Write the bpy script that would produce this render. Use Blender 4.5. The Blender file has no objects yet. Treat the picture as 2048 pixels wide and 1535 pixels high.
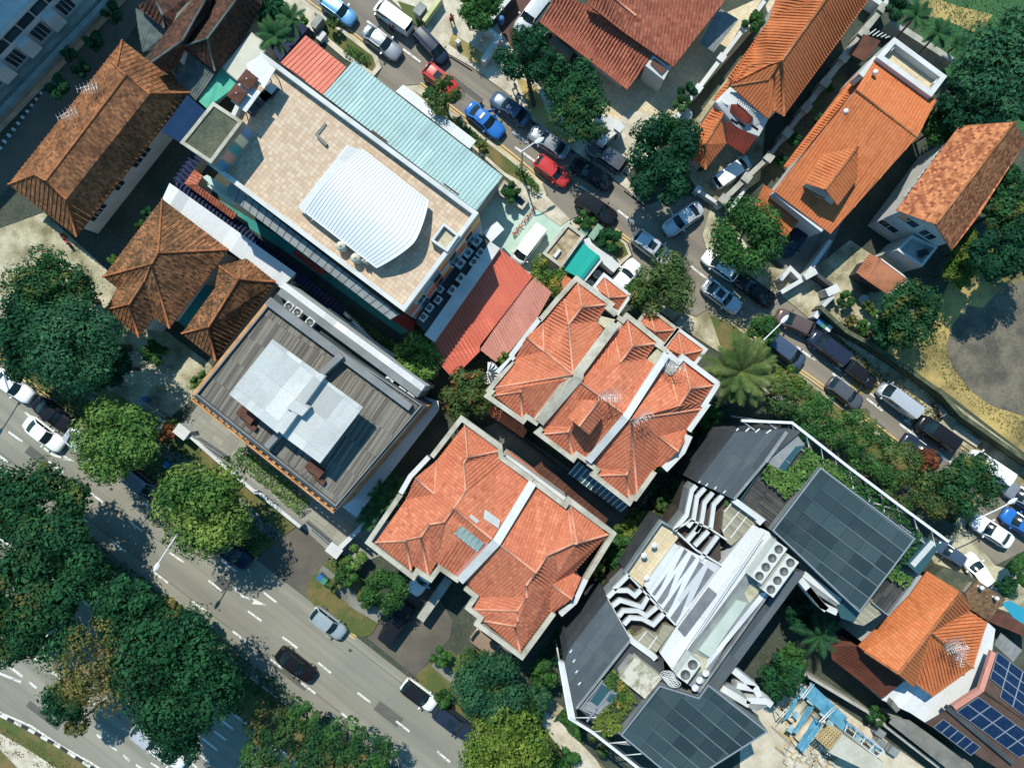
import bpy, math, random
import numpy as np
from mathutils import Vector
R = math.radians
D = bpy.data
scene = bpy.context.scene
COL = scene.collection
# ---------------------------------------------------------------- camera: a drone looking straight down
H = 75.0            # drone height above the road
S = 20.0            # photo pixels per metre at road level
cam_d = D.cameras.new('camera'); cam = D.objects.new('camera', cam_d); COL.objects.link(cam)
cam.location = (0, 0, H); cam.rotation_euler = (0, 0, 0)
cam_d.sensor_width = 36.0; cam_d.lens = 36.0 * H / (2048 / S); cam_d.clip_end = 600.0
scene.camera = cam
# ---------------------------------------------------------------- sky, sun, exposure
SUN_EL, SUN_DIR = R(55), Vector((-0.30, 0.954, 0)).normalized()
w = D.worlds.new('World'); scene.world = w; w.use_nodes = True
sky = w.node_tree.nodes.new('ShaderNodeTexSky'); sky.sky_type = 'NISHITA'; sky.sun_disc = False
sky.sun_elevation = SUN_EL; sky.sun_rotation = math.atan2(SUN_DIR.x, SUN_DIR.y)
sky.air_density = 1.5; sky.dust_density = 0.2; sky.ozone_density = 6.0
bg = w.node_tree.nodes['Background']; bg.inputs[1].default_value = 0.14
tint = w.node_tree.nodes.new('ShaderNodeMix'); tint.data_type = 'RGBA'; tint.blend_type = 'MULTIPLY'; tint.inputs[0].default_value = 1.0   # a clear deep blue sky
w.node_tree.links.new(sky.outputs[0], tint.inputs[6]); tint.inputs[7].default_value = (.51, .97, 1.02, 1); w.node_tree.links.new(tint.outputs[2], bg.inputs[0])
sd = D.lights.new('sun', 'SUN'); sd.energy = 4.9; sd.angle = R(0.5); sd.color = (1.0, 0.965, 0.86)
sun = D.objects.new('sun', sd); COL.objects.link(sun)
sv = Vector((SUN_DIR.x * math.cos(SUN_EL), SUN_DIR.y * math.cos(SUN_EL), math.sin(SUN_EL)))
sun.rotation_euler = sv.to_track_quat('Z', 'Y').to_euler(); sun.location = (0, 0, 60)
vs = scene.view_settings; vs.view_transform = 'Standard'; vs.look = 'None'; vs.exposure = 0.17; vs.gamma = 1.0; vs.use_curve_mapping = False
# ---------------------------------------------------------------- pixels of the survey photo -> metres
TILES = {'W': (0, 0, 1.0)}
for r_, y0_ in enumerate((0, 380, 760, 1135)):
    for c_ in range(4): TILES['%d%d' % (r_ + 1, c_ + 1)] = (c_ * 512, y0_, 3.838)
for k_, x_, y_, s_ in (('A1',960,530,6.979),('A2',1180,600,6.979),('A3',960,720,6.979),('A4',1160,790,6.979),
                       ('B1',720,820,6.979),('B2',720,1000,6.979),('B3',960,900,6.979),('B4',930,1100,6.979),
                       ('C1',1340,830,5.686),('C2',1200,1040,5.686),('C3',1100,1265,5.686),('C4',1400,1140,5.686),
                       ('D1',1480,1265,5.686),('D2',400,40,6.979),('D3',340,300,6.979),('D4',1120,440,10.967)):
    TILES[k_] = (x_, y_, s_)
def P(x, y, z=0.0, t='W'):
    X, Y, s = TILES[t]; k = (H - z) / H / S
    return Vector(((X + x / s - 1024) * k, (767.5 - Y - y / s) * k, z))
def K(spec, z=0.0, t='W'):
    """'@23 x,y[,z] x,y[,z] ...' -> list of points; '@' switches the survey tile"""
    out = []
    for tok in spec.split():
        if tok[0] == '@': t = tok[1:]; continue
        v = [float(q) for q in tok.split(',')]
        out.append(P(v[0], v[1], v[2] if len(v) > 2 else z, t))
    return out
def KD(spec, z=0.0, t='W', zs=1.0):
    out = {}
    for tok in spec.split():
        if tok[0] == '@': t = tok[1:]; continue
        n, v = tok.split('='); v = [float(q) for q in v.split(',')]
        out[n] = P(v[0], v[1], (v[2] if len(v) > 2 else z) * zs, t)
    return out
def poly_area(ps): return 0.5 * sum(ps[i].x * ps[(i + 1) % len(ps)].y - ps[(i + 1) % len(ps)].x * ps[i].y for i in range(len(ps)))
def ccw(ps): return list(ps) if poly_area(ps) > 0 else list(ps)[::-1]
def inset(ps, d):
    ps = ccw(ps); n = len(ps); out = []
    for i in range(n):
        a, b, c = ps[i - 1], ps[i], ps[(i + 1) % n]
        e1 = Vector((b.x - a.x, b.y - a.y)).normalized(); e2 = Vector((c.x - b.x, c.y - b.y)).normalized()
        n1 = Vector((-e1.y, e1.x)); n2 = Vector((-e2.y, e2.x))
        m = n1 + n2; q = max(0.3, 1 + n1.dot(n2))
        out.append(Vector((b.x + m.x * d / q, b.y + m.y * d / q, b.z)))
    return out
def offs(p, dx=0, dy=0, dz=0): return Vector((p.x + dx, p.y + dy, p.z + dz))
def setz(ps, z): return [Vector((p.x, p.y, z)) for p in ps]
def normal(ps):
    n = Vector((0, 0, 0))
    for i in range(len(ps)):
        a, b = ps[i], ps[(i + 1) % len(ps)]
        n += Vector(((a.y - b.y) * (a.z + b.z), (a.z - b.z) * (a.x + b.x), (a.x - b.x) * (a.y + b.y)))
    return n.normalized() if n.length > 1e-9 else Vector((0, 0, 1))
# ---------------------------------------------------------------- mesh builder
class MB:
    def __init__(s): s.v = []; s.f = []; s.m = []; s.uv = []; s.sm = []
    def face(s, ps, m=0, up=False, hint=None, smooth=False):
        n = normal(ps)
        if up and n.z < 0: ps = list(ps)[::-1]; n = -n
        if hint is not None: u = Vector(hint).normalized()
        elif abs(n.z) < 0.9995: u = Vector((0, 0, 1)).cross(n).normalized()
        else: u = Vector((0.79, -0.613, 0))
        d = n.cross(u)
        k = len(s.v); s.v += [tuple(p) for p in ps]; s.f.append(tuple(range(k, k + len(ps)))); s.m.append(m); s.sm.append(smooth)
        s.uv += [(u.dot(p), d.dot(p)) for p in ps]
        return s
    def prism(s, top, z0, m=0, mt=None, bottom=False, hint=None):
        """vertical walls under a top outline down to z0 (a number) and the top face"""
        top = ccw(top); n = len(top)
        bot = [Vector((p.x, p.y, z0)) for p in top]
        s.face(top, m if mt is None else mt, hint=hint)
        for i in range(n): s.face([bot[i], bot[(i + 1) % n], top[(i + 1) % n], top[i]], m)
        if bottom: s.face(bot[::-1], m)
        return s
    def ring(s, outer, d, z0, z1, m=0):
        o = ccw(outer); i_ = inset(o, d); n = len(o)
        for k in range(n):
            j = (k + 1) % n
            s.face([offs(Vector((o[k].x, o[k].y, z1))), Vector((o[j].x, o[j].y, z1)), Vector((i_[j].x, i_[j].y, z1)), Vector((i_[k].x, i_[k].y, z1))], m)
            s.face([Vector((o[k].x, o[k].y, z0)), Vector((o[j].x, o[j].y, z0)), Vector((o[j].x, o[j].y, z1)), Vector((o[k].x, o[k].y, z1))], m)
            s.face([Vector((i_[j].x, i_[j].y, z0)), Vector((i_[k].x, i_[k].y, z0)), Vector((i_[k].x, i_[k].y, z1)), Vector((i_[j].x, i_[j].y, z1))], m)
        return s
    def box(s, c, size, rz=0.0, m=0):
        """box standing on c (centre of its base)"""
        hx, hy = size[0] / 2, size[1] / 2; cs, sn = math.cos(rz), math.sin(rz)
        q = [Vector((c[0] + x * cs - y * sn, c[1] + x * sn + y * cs, c[2] + size[2])) for x, y in ((-hx, -hy), (hx, -hy), (hx, hy), (-hx, hy))]
        return s.prism(q, c[2], m, bottom=True)
    def beam(s, pts, w, h, m=0, closed=False):
        """sweeps a w x h bar along a polyline; the points lie on the middle of its top"""
        n = len(pts); L = []; Rr = []
        for i in range(n):
            a = pts[i - 1] if (i > 0 or closed) else pts[i]; b = pts[i]; c = pts[(i + 1) % n] if (i < n - 1 or closed) else pts[i]
            e1 = Vector((b.x - a.x, b.y - a.y)); e2 = Vector((c.x - b.x, c.y - b.y))
            if e1.length < 1e-6: e1 = e2
            if e2.length < 1e-6: e2 = e1
            e1.normalize(); e2.normalize(); n1 = Vector((-e1.y, e1.x)); n2 = Vector((-e2.y, e2.x))
            mm = (n1 + n2) / max(0.4, 1 + n1.dot(n2)) * (w / 2)
            L.append(offs(b, mm.x, mm.y)); Rr.append(offs(b, -mm.x, -mm.y))
        dz = Vector((0, 0, -h))
        for i in range(n if closed else n - 1):
            j = (i + 1) % n
            s.face([Rr[i], Rr[j], L[j], L[i]], m)
            s.face([L[i], L[j], L[j] + dz, L[i] + dz], m)
            s.face([Rr[j], Rr[i], Rr[i] + dz, Rr[j] + dz], m)
        if not closed:
            s.face([Rr[0], L[0], L[0] + dz, Rr[0] + dz], m); s.face([L[-1], Rr[-1], Rr[-1] + dz, L[-1] + dz], m)
        return s
    def tube(s, pts, r, n=6, m=0, r2=None, cap=True):
        pts = [Vector(p) for p in pts]; rings = []
        for i, p in enumerate(pts):
            t = (pts[min(i + 1, len(pts) - 1)] - pts[max(i - 1, 0)])
            t = t.normalized() if t.length > 1e-9 else Vector((0, 0, 1))
            a = t.cross(Vector((0, 0, 1)) if abs(t.z) < 0.9 else Vector((1, 0, 0))).normalized(); b = t.cross(a)
            rr = r if r2 is None else r + (r2 - r) * i / max(1, len(pts) - 1)
            rings.append([p + a * (rr * math.cos(2 * math.pi * k / n)) + b * (rr * math.sin(2 * math.pi * k / n)) for k in range(n)])
        for i in range(len(rings) - 1):
            for k in range(n):
                s.face([rings[i][k], rings[i + 1][k], rings[i + 1][(k + 1) % n], rings[i][(k + 1) % n]][::-1], m, smooth=True)
        if cap: s.face(rings[0][::-1][::-1], m); s.face(rings[-1][::-1], m)
        return s
    def lathe(s, c, prof, n=16, m=0):
        for i in range(len(prof) - 1):
            for k in range(n):
                a, b = 2 * math.pi * k / n, 2 * math.pi * (k + 1) / n
                q = []
                for (r, z), an in ((prof[i], a), (prof[i], b), (prof[i + 1], b), (prof[i + 1], a)):
                    q.append(Vector((c[0] + r * math.cos(an), c[1] + r * math.sin(an), c[2] + z)))
                if prof[i][0] < 1e-6: q = [q[0], q[2], q[3]]
                elif prof[i + 1][0] < 1e-6: q = q[:3]
                s.face(q, m, smooth=True)
        return s
OFF = {}
def link(o, parent=None):
    COL.objects.link(o)
    if parent is not None: o.parent = parent; OFF[o.name] = OFF.get(parent.name, Vector((0, 0, 0)))
    return o
def thing(name, label, cat, at=(0, 0, 0), group=None):
    o = D.objects.new(name, None); o.empty_display_size = 0.3; o.location = at
    COL.objects.link(o); OFF[o.name] = Vector(at)
    o['label'] = label; o['category'] = cat
    if group: o['group'] = group
    return o
def mesh(name, mb, mats, off=Vector((0, 0, 0))):
    me = D.meshes.new(name); o3 = tuple(off)
    me.from_pydata([(a - o3[0], b - o3[1], c - o3[2]) for a, b, c in mb.v], [], mb.f)
    for m_ in (mats if isinstance(mats, (list, tuple)) else [mats]): me.materials.append(m_)
    me.polygons.foreach_set('material_index', mb.m)
    me.polygons.foreach_set('use_smooth', mb.sm)
    uv = me.uv_layers.new(name='UVMap')
    uv.data.foreach_set('uv', [c for p in mb.uv for c in p])
    if any(mb.sm):
        import bmesh
        bm = bmesh.new(); bm.from_mesh(me); bmesh.ops.remove_doubles(bm, verts=bm.verts, dist=0.0005); bm.to_mesh(me); bm.free()
    me.update(); return me
def part(name, parent, mb, mats, label=None):
    o = D.objects.new(name, mesh(name, mb, mats, OFF.get(parent.name, Vector((0, 0, 0)))))
    link(o, parent)
    if label: o['label'] = label
    return o
def solo(name, mb, mats, label, cat, group=None, at=None):
    """a thing that is one mesh"""
    if at is None: at = Vector(mb.v[0])
    o = D.objects.new(name, mesh(name, mb, mats, Vector(at))); o.location = at; COL.objects.link(o); OFF[o.name] = Vector(at)
    o['label'] = label; o['category'] = cat
    if group: o['group'] = group
    return o
def struct(name, mb, mats, kind='structure'):
    o = D.objects.new(name, mesh(name, mb, mats)); COL.objects.link(o); o['kind'] = kind
    return o
def copy_thing(o, parent=None):
    c = o.copy(); COL.objects.link(c); OFF[c.name] = OFF.get(o.name, Vector((0, 0, 0)))
    if parent is not None: c.parent = parent
    for ch in list(o.children): copy_thing(ch, c)
    return c
# ---------------------------------------------------------------- materials
class NT:
    def __init__(s, name):
        s.m = D.materials.new(name); s.m.use_nodes = True; s.t = s.m.node_tree; s.b = s.t.nodes['Principled BSDF']
    def n(s, kind, **kw):
        x = s.t.nodes.new('ShaderNode' + kind)
        for k, v in kw.items(): setattr(x, k, v)
        return x
    def l(s, a, b): s.t.links.new(a, b)
    def math(s, op, a, b=None, c=None):
        x = s.n('Math', operation=op)
        for i, v in enumerate((a, b, c)):
            if v is None: continue
            if isinstance(v, (int, float)): x.inputs[i].default_value = v
            else: s.l(v, x.inputs[i])
        return x.outputs[0]
    def noise(s, vec, scale, detail=3, rough=0.55):
        x = s.n('TexNoise'); x.inputs['Scale'].default_value = scale; x.inputs['Detail'].default_value = detail; x.inputs['Roughness'].default_value = rough
        if vec is not None: s.l(vec, x.inputs['Vector'])
        return x.outputs[0]
    def ramp(s, fac, stops):
        x = s.n('ValToRGB'); e = x.color_ramp.elements
        while len(e) < len(stops): e.new(0.5)
        for i, (p, c) in enumerate(stops): e[i].position = p; e[i].color = tuple(c) + (1,) if len(c) == 3 else c
        s.l(fac, x.inputs[0]); return x.outputs[0]
    def mix(s, fac, a, b, mode='MIX'):
        x = s.n('Mix', data_type='RGBA', blend_type=mode)
        for i, v in ((0, fac), (6, a), (7, b)):
            if isinstance(v, (int, float)): x.inputs[i].default_value = v
            elif isinstance(v, (tuple, list)): x.inputs[i].default_value = tuple(v) + (1,)
            else: s.l(v, x.inputs[i])
        return x.outputs[2]
    def bump(s, hgt, strength=0.5, dist=0.05):
        x = s.n('Bump'); x.inputs['Strength'].default_value = strength; x.inputs['Distance'].default_value = dist
        s.l(hgt, x.inputs['Height']); s.l(x.outputs[0], s.b.inputs['Normal'])
    def done(s, col, rough=0.8, spec=0.3, metal=0.0):
        if isinstance(col, (tuple, list)): s.b.inputs['Base Color'].default_value = tuple(col) + (1,)
        else: s.l(col, s.b.inputs['Base Color'])
        s.b.inputs['Roughness'].default_value = rough; s.b.inputs['Specular IOR Level'].default_value = spec; s.b.inputs['Metallic'].default_value = metal
        return s.m
def sc(c, k): return tuple(min(1.0, x * k) for x in c)
MC = {}
def mat(name, c, c2=None, scale=0.6, lo=0.35, hi=0.65, fine=0.12, fscale=9.0, rough=0.85, spec=0.25, metal=0.0, bump=0.0, bscale=14.0):
    """weathered surface: two tones blended by broad noise, plus fine grain"""
    if name in MC: return MC[name]
    t = NT(name); pos = t.n('NewGeometry').outputs['Position']
    c2 = c2 or sc(c, 0.78)
    a = t.ramp(t.noise(pos, scale, 5, 0.6), [(lo, c2), (hi, c)])
    g = t.noise(pos, fscale, 3, 0.7)
    f = t.ramp(g, [(0.3, (1 - fine,) * 3), (0.7, (1 + fine,) * 3)])
    col = t.mix(1.0, a, f, 'MULTIPLY')
    if bump: t.bump(t.noise(pos, bscale, 4, 0.7), 1.0, bump)
    MC[name] = t.done(col, rough, spec, metal); return MC[name]
def flat(name, c, rough=0.5, spec=0.4, metal=0.0):
    if name in MC: return MC[name]
    MC[name] = NT(name).done(c, rough, spec, metal); return MC[name]
def tile_mat(name, c, c2, pu=0.31, pv=0.36, rnd=0.35, stain=(0.05, 0.045, 0.04), st=0.25, step=0.03, sscale=0.35, lo=0.52, hi=0.75, joint=0.0, rough=0.8, groove=0.0, streak=0.0, sw=1.1):
    """roof tiles or paving slabs laid along the face's own grid (UV in metres)"""
    if name in MC: return MC[name]
    t = NT(name); uv = t.n('UVMap').outputs[0]
    sp = t.n('SeparateXYZ'); t.l(uv, sp.inputs[0])
    u = t.math('DIVIDE', sp.outputs[0], pu); v = t.math('DIVIDE', sp.outputs[1], pv)
    cb = t.n('CombineXYZ'); t.l(t.math('FLOOR', u), cb.inputs[0]); t.l(t.math('FLOOR', v), cb.inputs[1])
    wn = t.n('TexWhiteNoise', noise_dimensions='2D'); t.l(cb.outputs[0], wn.inputs[0])
    col = t.ramp(wn.outputs[0], [(0.5 - rnd, c2), (0.5 + rnd, c)] if rnd < 0.45 else [(0.0, sc(c2, .8)), (.12, c2), (.85, c), (1.0, sc(c, 1.16))])
    pos = t.n('NewGeometry').outputs['Position']
    col = t.mix(t.math('MULTIPLY', t.ramp(t.noise(pos, sscale, 6, 0.65), [(lo, (0, 0, 0)), (hi, (1, 1, 1))]), st), col, stain)
    if streak:                                            # grime washed down the slope
        c3 = t.n('CombineXYZ'); t.l(t.math('MULTIPLY', sp.outputs[0], sw), c3.inputs[0]); t.l(t.math('MULTIPLY', sp.outputs[1], .16), c3.inputs[1])
        k_ = t.math('MULTIPLY', t.ramp(t.noise(c3.outputs[0], 1.6, 4, .6), [(.54, (0, 0, 0)), (.72, (1, 1, 1))]), t.ramp(t.noise(pos, .22, 3, .5), [(.42, (.15,) * 3), (.62, (1, 1, 1))]))
        col = t.mix(t.math('MULTIPLY', k_, streak), col, stain)
    fv = t.math('FRACT', v); fu = t.math('FRACT', u)
    if joint:
        j = t.math('MAXIMUM', t.math('LESS_THAN', fu, joint / pu), t.math('LESS_THAN', fv, joint / pv))
        col = t.mix(t.math('MULTIPLY', j, 0.6), col, sc(c2, 0.45))
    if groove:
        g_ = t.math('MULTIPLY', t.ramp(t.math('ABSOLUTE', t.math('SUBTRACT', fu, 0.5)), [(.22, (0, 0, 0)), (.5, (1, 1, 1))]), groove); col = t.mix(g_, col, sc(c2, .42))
    if step:
        hgt = fv
        t.bump(hgt, 1.0, step)
    col = t.mix(1.0, col, t.ramp(t.noise(pos, 7, 3, 0.7), [(0.3, (0.88,) * 3), (0.7, (1.1,) * 3)]), 'MULTIPLY')
    MC[name] = t.done(col, rough, 0.2); return MC[name]
def road_mat(name, c, c2, rot):
    """asphalt: aggregate grain, tyre-darkened bands along the road, old patches, cracks and oil spots"""
    t = NT(name); pos = t.n('NewGeometry').outputs['Position']; mp = t.n('Mapping'); mp.inputs['Rotation'].default_value = (0, 0, rot); t.l(pos, mp.inputs[0]); sp = t.n('SeparateXYZ'); t.l(mp.outputs[0], sp.inputs[0])
    cb = t.n('CombineXYZ'); t.l(t.math('MULTIPLY', sp.outputs[0], .035), cb.inputs[0]); t.l(sp.outputs[1], cb.inputs[1])
    col = t.ramp(t.noise(cb.outputs[0], .75, 4, .6), [(.36, c2), (.62, c)])
    col = t.mix(t.math('MULTIPLY', t.ramp(t.noise(pos, .10, 3, .5), [(.45, (0, 0, 0)), (.6, (1, 1, 1))]), .35), col, sc(c2, .86))
    col = t.mix(t.math('MULTIPLY', t.ramp(t.noise(pos, 1.1, 5, .7), [(.62, (0, 0, 0)), (.74, (1, 1, 1))]), .45), col, sc(c2, .66))
    col = t.mix(1.0, col, t.ramp(t.noise(pos, 24, 3, .8), [(.3, (.86,) * 3), (.7, (1.14,) * 3)]), 'MULTIPLY')
    t.bump(t.noise(pos, 40, 2, .7), .6, .02); MC[name] = t.done(col, .9, .2); return MC[name]
# tiled, ribbed or plain roof built of named corner points
def ribs(mb, ps, pitch, h, wd, m=0):
    n = normal(ps)
    if n.z < 0: ps = ps[::-1]; n = -n
    if n.z > 0.9995: return
    u = Vector((0, 0, 1)).cross(n).normalized(); N = len(ps)
    ss = [u.dot(p) for p in ps]
    k = math.floor(min(ss) / pitch) + 0.5
    while k * pitch < max(ss):
        s0 = k * pitch; cr = []
        for i in range(N):
            a, b = ss[i], ss[(i + 1) % N]
            if (a <= s0) != (b <= s0): cr.append(ps[i].lerp(ps[(i + 1) % N], (s0 - a) / (b - a)))
        d = n.cross(u); cr.sort(key=lambda p: d.dot(p))
        for i in range(0, len(cr) - 1, 2):
            a, b = cr[i], cr[i + 1]
            if (b - a).length < 0.12: continue
            L, T, Q = u * (-wd / 2), n * h, u * (wd / 2)
            mb.face([a + L, a + T - u * wd * .18, b + T - u * wd * .18, b + L][::-1], m); mb.face([a + T - u * wd * .18, a + T + u * wd * .18, b + T + u * wd * .18, b + T - u * wd * .18][::-1], m)
            mb.face([a + T + u * wd * .18, a + Q, b + Q, b + T + u * wd * .18][::-1], m)
            mb.face([a + L, a + Q, a + T], m)
        k += 1
def roof(root, spec, faces, mats, ridges='', pitch=0.31, h=0.048, wd=0.11, z=0.0, name='roof', t=0.14, cap=None, capr=0.11, label=None):
    pts = KD(spec, z) if isinstance(spec, str) else spec
    mb = MB(); edges = {}
    for f in faces.split():
        ns = f.split('.') if '.' in f else list(f)
        ps = [pts[q] for q in ns]
        if normal(ps).z < 0: ps = ps[::-1]; ns = ns[::-1]
        mb.face(ps)
        if len(ps) > 4 or t: mb.face([offs(p, dz=-t) for p in ps][::-1])
        if pitch: ribs(mb, ps, pitch, h, wd)
        for i in range(len(ns)):
            a, b = ns[i], ns[(i + 1) % len(ns)]
            edges[(a, b)] = 1
    for (a, b) in edges:
        if (b, a) not in edges:
            mb.face([offs(pts[a], dz=-t), offs(pts[b], dz=-t), pts[b], pts[a]])
    o = part(name, root, mb, mats, label)
    if ridges:
        c = MB()
        for e in ridges.split():
            ns = e.split('.') if '.' in e else list(e)
            for a, b in zip(ns, ns[1:]): c.tube([offs(pts[a], dz=.02), offs(pts[b], dz=.02)], capr, 6)
        part('ridge_cap', o, c, cap or mats)
    return o, pts
def windows(parent, a, b, spots, z0, z1, wd, frame, glass, name='window', proud=0.05):
    """windows on the wall that runs from a to b (its outside on the right-hand side); spots are fractions of its length"""
    a = Vector((a.x, a.y, 0)); b = Vector((b.x, b.y, 0)); e = (b - a).normalized(); L = (b - a).length; n = Vector((e.y, -e.x, 0))
    for tt in spots:
        c = a + e * (L * tt); f = MB()
        q = lambda s_, z_, o_: c + e * s_ + n * o_ + Vector((0, 0, z_))
        def bar(s0, s1, y0, y1, o0, o1, mb):
            p = [q(s0, y0, o1), q(s1, y0, o1), q(s1, y1, o1), q(s0, y1, o1)]; k = [q(s0, y0, o0), q(s1, y0, o0), q(s1, y1, o0), q(s0, y1, o0)]
            mb.face(p)
            for i in range(4): j = (i + 1) % 4; mb.face([k[i], k[j], p[j], p[i]])
        for s0, s1, y0, y1 in ((-wd / 2 - .06, wd / 2 + .06, z0 - .1, z0), (-wd / 2 - .06, wd / 2 + .06, z1, z1 + .07), (-wd / 2 - .06, -wd / 2, z0, z1), (wd / 2, wd / 2 + .06, z0, z1), (-.03, .03, z0, z1)):
            bar(s0, s1, y0, y1, -0.02, proud + .02, f)
        fo = part(name, parent, f, frame)
        g = MB(); g.face([q(-wd / 2, z0, .025), q(wd / 2, z0, .025), q(wd / 2, z1, .025), q(-wd / 2, z1, .025)])
        part('pane', fo, g, glass)
rnd = random.Random(7)
# ================================================================= materials
def s8(r, g, b, k=0.71):
    f = lambda c: ((c / 255 + 0.055) / 1.055) ** 2.4 if c > 10 else c / 255 / 12.92
    return (f(r) * k, f(g) * k, f(b) * k)
m_soil = mat('soil', (0.075, 0.078, 0.056), (0.036, 0.05, 0.036), 0.35, fine=.35, fscale=4, bump=.06)
m_grass = mat('grass_turf', (0.075, 0.10, 0.028), (0.17, 0.125, 0.05), 0.35, .38, .55, fine=.3, fscale=14, bump=.05)
m_lawn = mat('lawn_green', (0.03, 0.10, 0.04), (0.05, 0.12, 0.04), 0.3, fine=.3, fscale=12, bump=.05)
m_dry = mat('dry_grass', s8(205, 178, 112), (0.12, 0.11, 0.045), 0.22, .36, .6, fine=.3, fscale=10, bump=.04)
m_asph = road_mat('asphalt_worn', s8(147, 143, 129, .9), s8(126, 124, 113, .9), R(37.8))
m_asph2 = road_mat('asphalt_street', s8(142, 134, 120, .86), s8(120, 113, 103, .86), R(36.5))
m_asph3 = mat('asphalt_dark', s8(118, 110, 97), s8(96, 92, 84), 0.3, fine=.1, fscale=20, rough=.9)
m_conc = mat('concrete_pale', s8(222, 212, 190), s8(182, 171, 148), 0.6, .34, .6, fine=.12, fscale=6, rough=.9)
m_conc2 = mat('concrete_mossy', s8(204, 196, 166), s8(134, 126, 96), 0.4, .36, .6, fine=.18, fscale=5, rough=.9)
m_concg = mat('concrete_grey', s8(150, 148, 138), s8(120, 118, 110), 0.5, fine=.08)
m_kerb = mat('kerb_stone', s8(196, 180, 150), s8(160, 148, 124), 0.8, fine=.1)
m_mint = mat('painted_floor_mint', s8(206, 224, 208), s8(180, 208, 192), 0.4, fine=.04)
m_teal = mat('painted_floor_teal', s8(70, 160, 150), s8(50, 135, 130), 0.4, fine=.05)
m_dirt = mat('bare_dirt', s8(130, 122, 104), s8(94, 90, 80), 0.45, .38, .6, fine=.22, fscale=3.5, bump=.05)
m_dust = mat('site_dust', s8(225, 214, 192), s8(190, 178, 152), 0.5, fine=.12)
m_paver = tile_mat('yard_pavers', s8(232, 214, 178), s8(220, 200, 164), .6, .3, .3, st=.15, step=0, joint=.03)
m_paverg = tile_mat('grey_yard_slabs', s8(168, 166, 152), s8(154, 152, 140), 1.2, .6, .3, st=.2, step=0, joint=.03)
m_brownfl = mat('brown_court', (0.11, 0.055, 0.04), (0.085, 0.045, 0.035), 1.0)
m_white = mat('road_paint_white', s8(238, 236, 228), s8(176, 174, 164), 3.0, .36, .5, fine=.10, fscale=14, rough=.7)
m_yel = mat('road_paint_yellow', s8(236, 196, 120), s8(214, 176, 108), 1.5, .25, .5, fine=.06, rough=.7)
m_black = flat('black_paint', (0.03, 0.03, 0.03), .7)
m_dgrey0 = mat('dark_alley', s8(70, 84, 80), s8(48, 62, 58), .8, fine=.2)
m_water = flat('pool_water', (0.03, 0.26, 0.38), .05, .5)
# ================================================================= ground
SH = [0]
def sheet(name, spec, m, z, kind='structure', t='W'):
    SH[0] += 1; z += SH[0] * .0004; b = MB(); b.face(K(spec, z, t), up=True); return struct(name, b, m, kind)
def slab(name, spec, m, z1, z0=0.0, mk=None):
    b = MB(); b.prism(K(spec, z1), z0, 0 if mk is None else 1, 0); return struct(name, b, [m] if mk is None else [m, mk])
g = MB(); g.face([Vector(p) for p in ((-160, -130, 0), (160, -130, 0), (160, 130, 0), (-160, 130, 0))]); struct('ground', g, m_soil)
sheet('road', '-400,411 1500,1883 1500,2300 -400,2300', m_asph, .020)
SW = '480,-96 608,0 700,69 754,109 765,135 752,160 790,188 815,170 835,169 903,221 1024,313 1084,365 1096,390 1092,402 1138,440 1165,428 1191,439 1256,484 1266,512 1246,528 1238,548 1275,590 1330,610 1392,632 1420,615 1454,635 1488,659 1562,721 1627,766 1729,841 1860,940 1950,1020 1925,1085 1990,1130 2060,1095 2300,1260'
NE = '2380,1220 2080,1005 2034,972 1942,901 1853,833 1765,760 1664,656 1620,640 1562,590 1530,590 1440,520 1411,497 1404,470 1420,420 1408,392 1345,392 1292,411 1248,375 1149,303 1063,240 1024,195 944,135 898,109 781,0 650,-98'
sheet('street', SW + ' ' + NE, m_asph2, .020)
# driveways off the main road
sheet('driveway', '515,1118 560,1075 600,1050 668,1112 640,1140 617,1175 626,1205', m_asph3, .024)
sheet('driveway', '735,1275 750,1240 770,1190 850,1150 905,1240 900,1275 850,1330 838,1358', m_asph3, .024)
# raised pavements, verges and medians with a real kerb
slab('median', '-400,665 0,972 512,1365 1000,1741 1060,1880 512,1458 0,1074 -400,774', m_grass, .14, mk=m_kerb)
slab('verge', '-300,484 50,753 167,846 512,1113 556,1078 596,1050 470,935 290,822 60,690 -300,420', m_grass, .13, mk=m_kerb)
sheet('pavement', '-300,440 60,717 200,815 330,918 470,1020 545,1080 565,1070 470,985 320,880 70,695 -300,425', m_concg, .134)
slab('verge', '672,1112 640,1133 618,1165 613,1190 626,1208 700,1264 725,1274 742,1268 760,1240 772,1218 730,1170', m_grass, .13, mk=m_kerb)
sheet('pavement', '633,1148 650,1160 700,1212 755,1245 768,1222 715,1190 660,1140 645,1130', m_concg, .134)
slab('verge', '832,1352 838,1374 929,1434 1060,1533 1290,1720 1420,1720 1150,1480 1000,1390 900,1300 865,1320', m_grass, .13, mk=m_kerb)
sheet('pavement', '862,1330 930,1390 990,1440 1100,1520 1120,1510 1010,1425 940,1372 880,1318', m_concg, .134)
sheet('path', '1088,1422 1108,1430 1190,1515 1240,1590 1200,1600 1085,1450', m_conc, .138)
sheet('pavement', '1097,1392 1128,1415 1108,1436 1088,1424', m_conc2, .136)
slab('verge', '-300,1330 0,1430 56,1458 120,1494 180,1533 300,1612 300,1700 -300,1700', m_grass, .13)
sheet('path', '-300,1360 0,1466 60,1500 120,1540 180,1600 120,1620 60,1560 0,1498 -300,1395', m_conc, .138)
slab('pavement', '440,-125 608,0 700,69 754,109 763,135 748,152 690,118 585,30 520,-40 420,-120', m_conc, .12, mk=m_kerb)
sheet('verge', '628,24 745,112 752,132 744,143 700,112 640,62', m_grass, .124)
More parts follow.
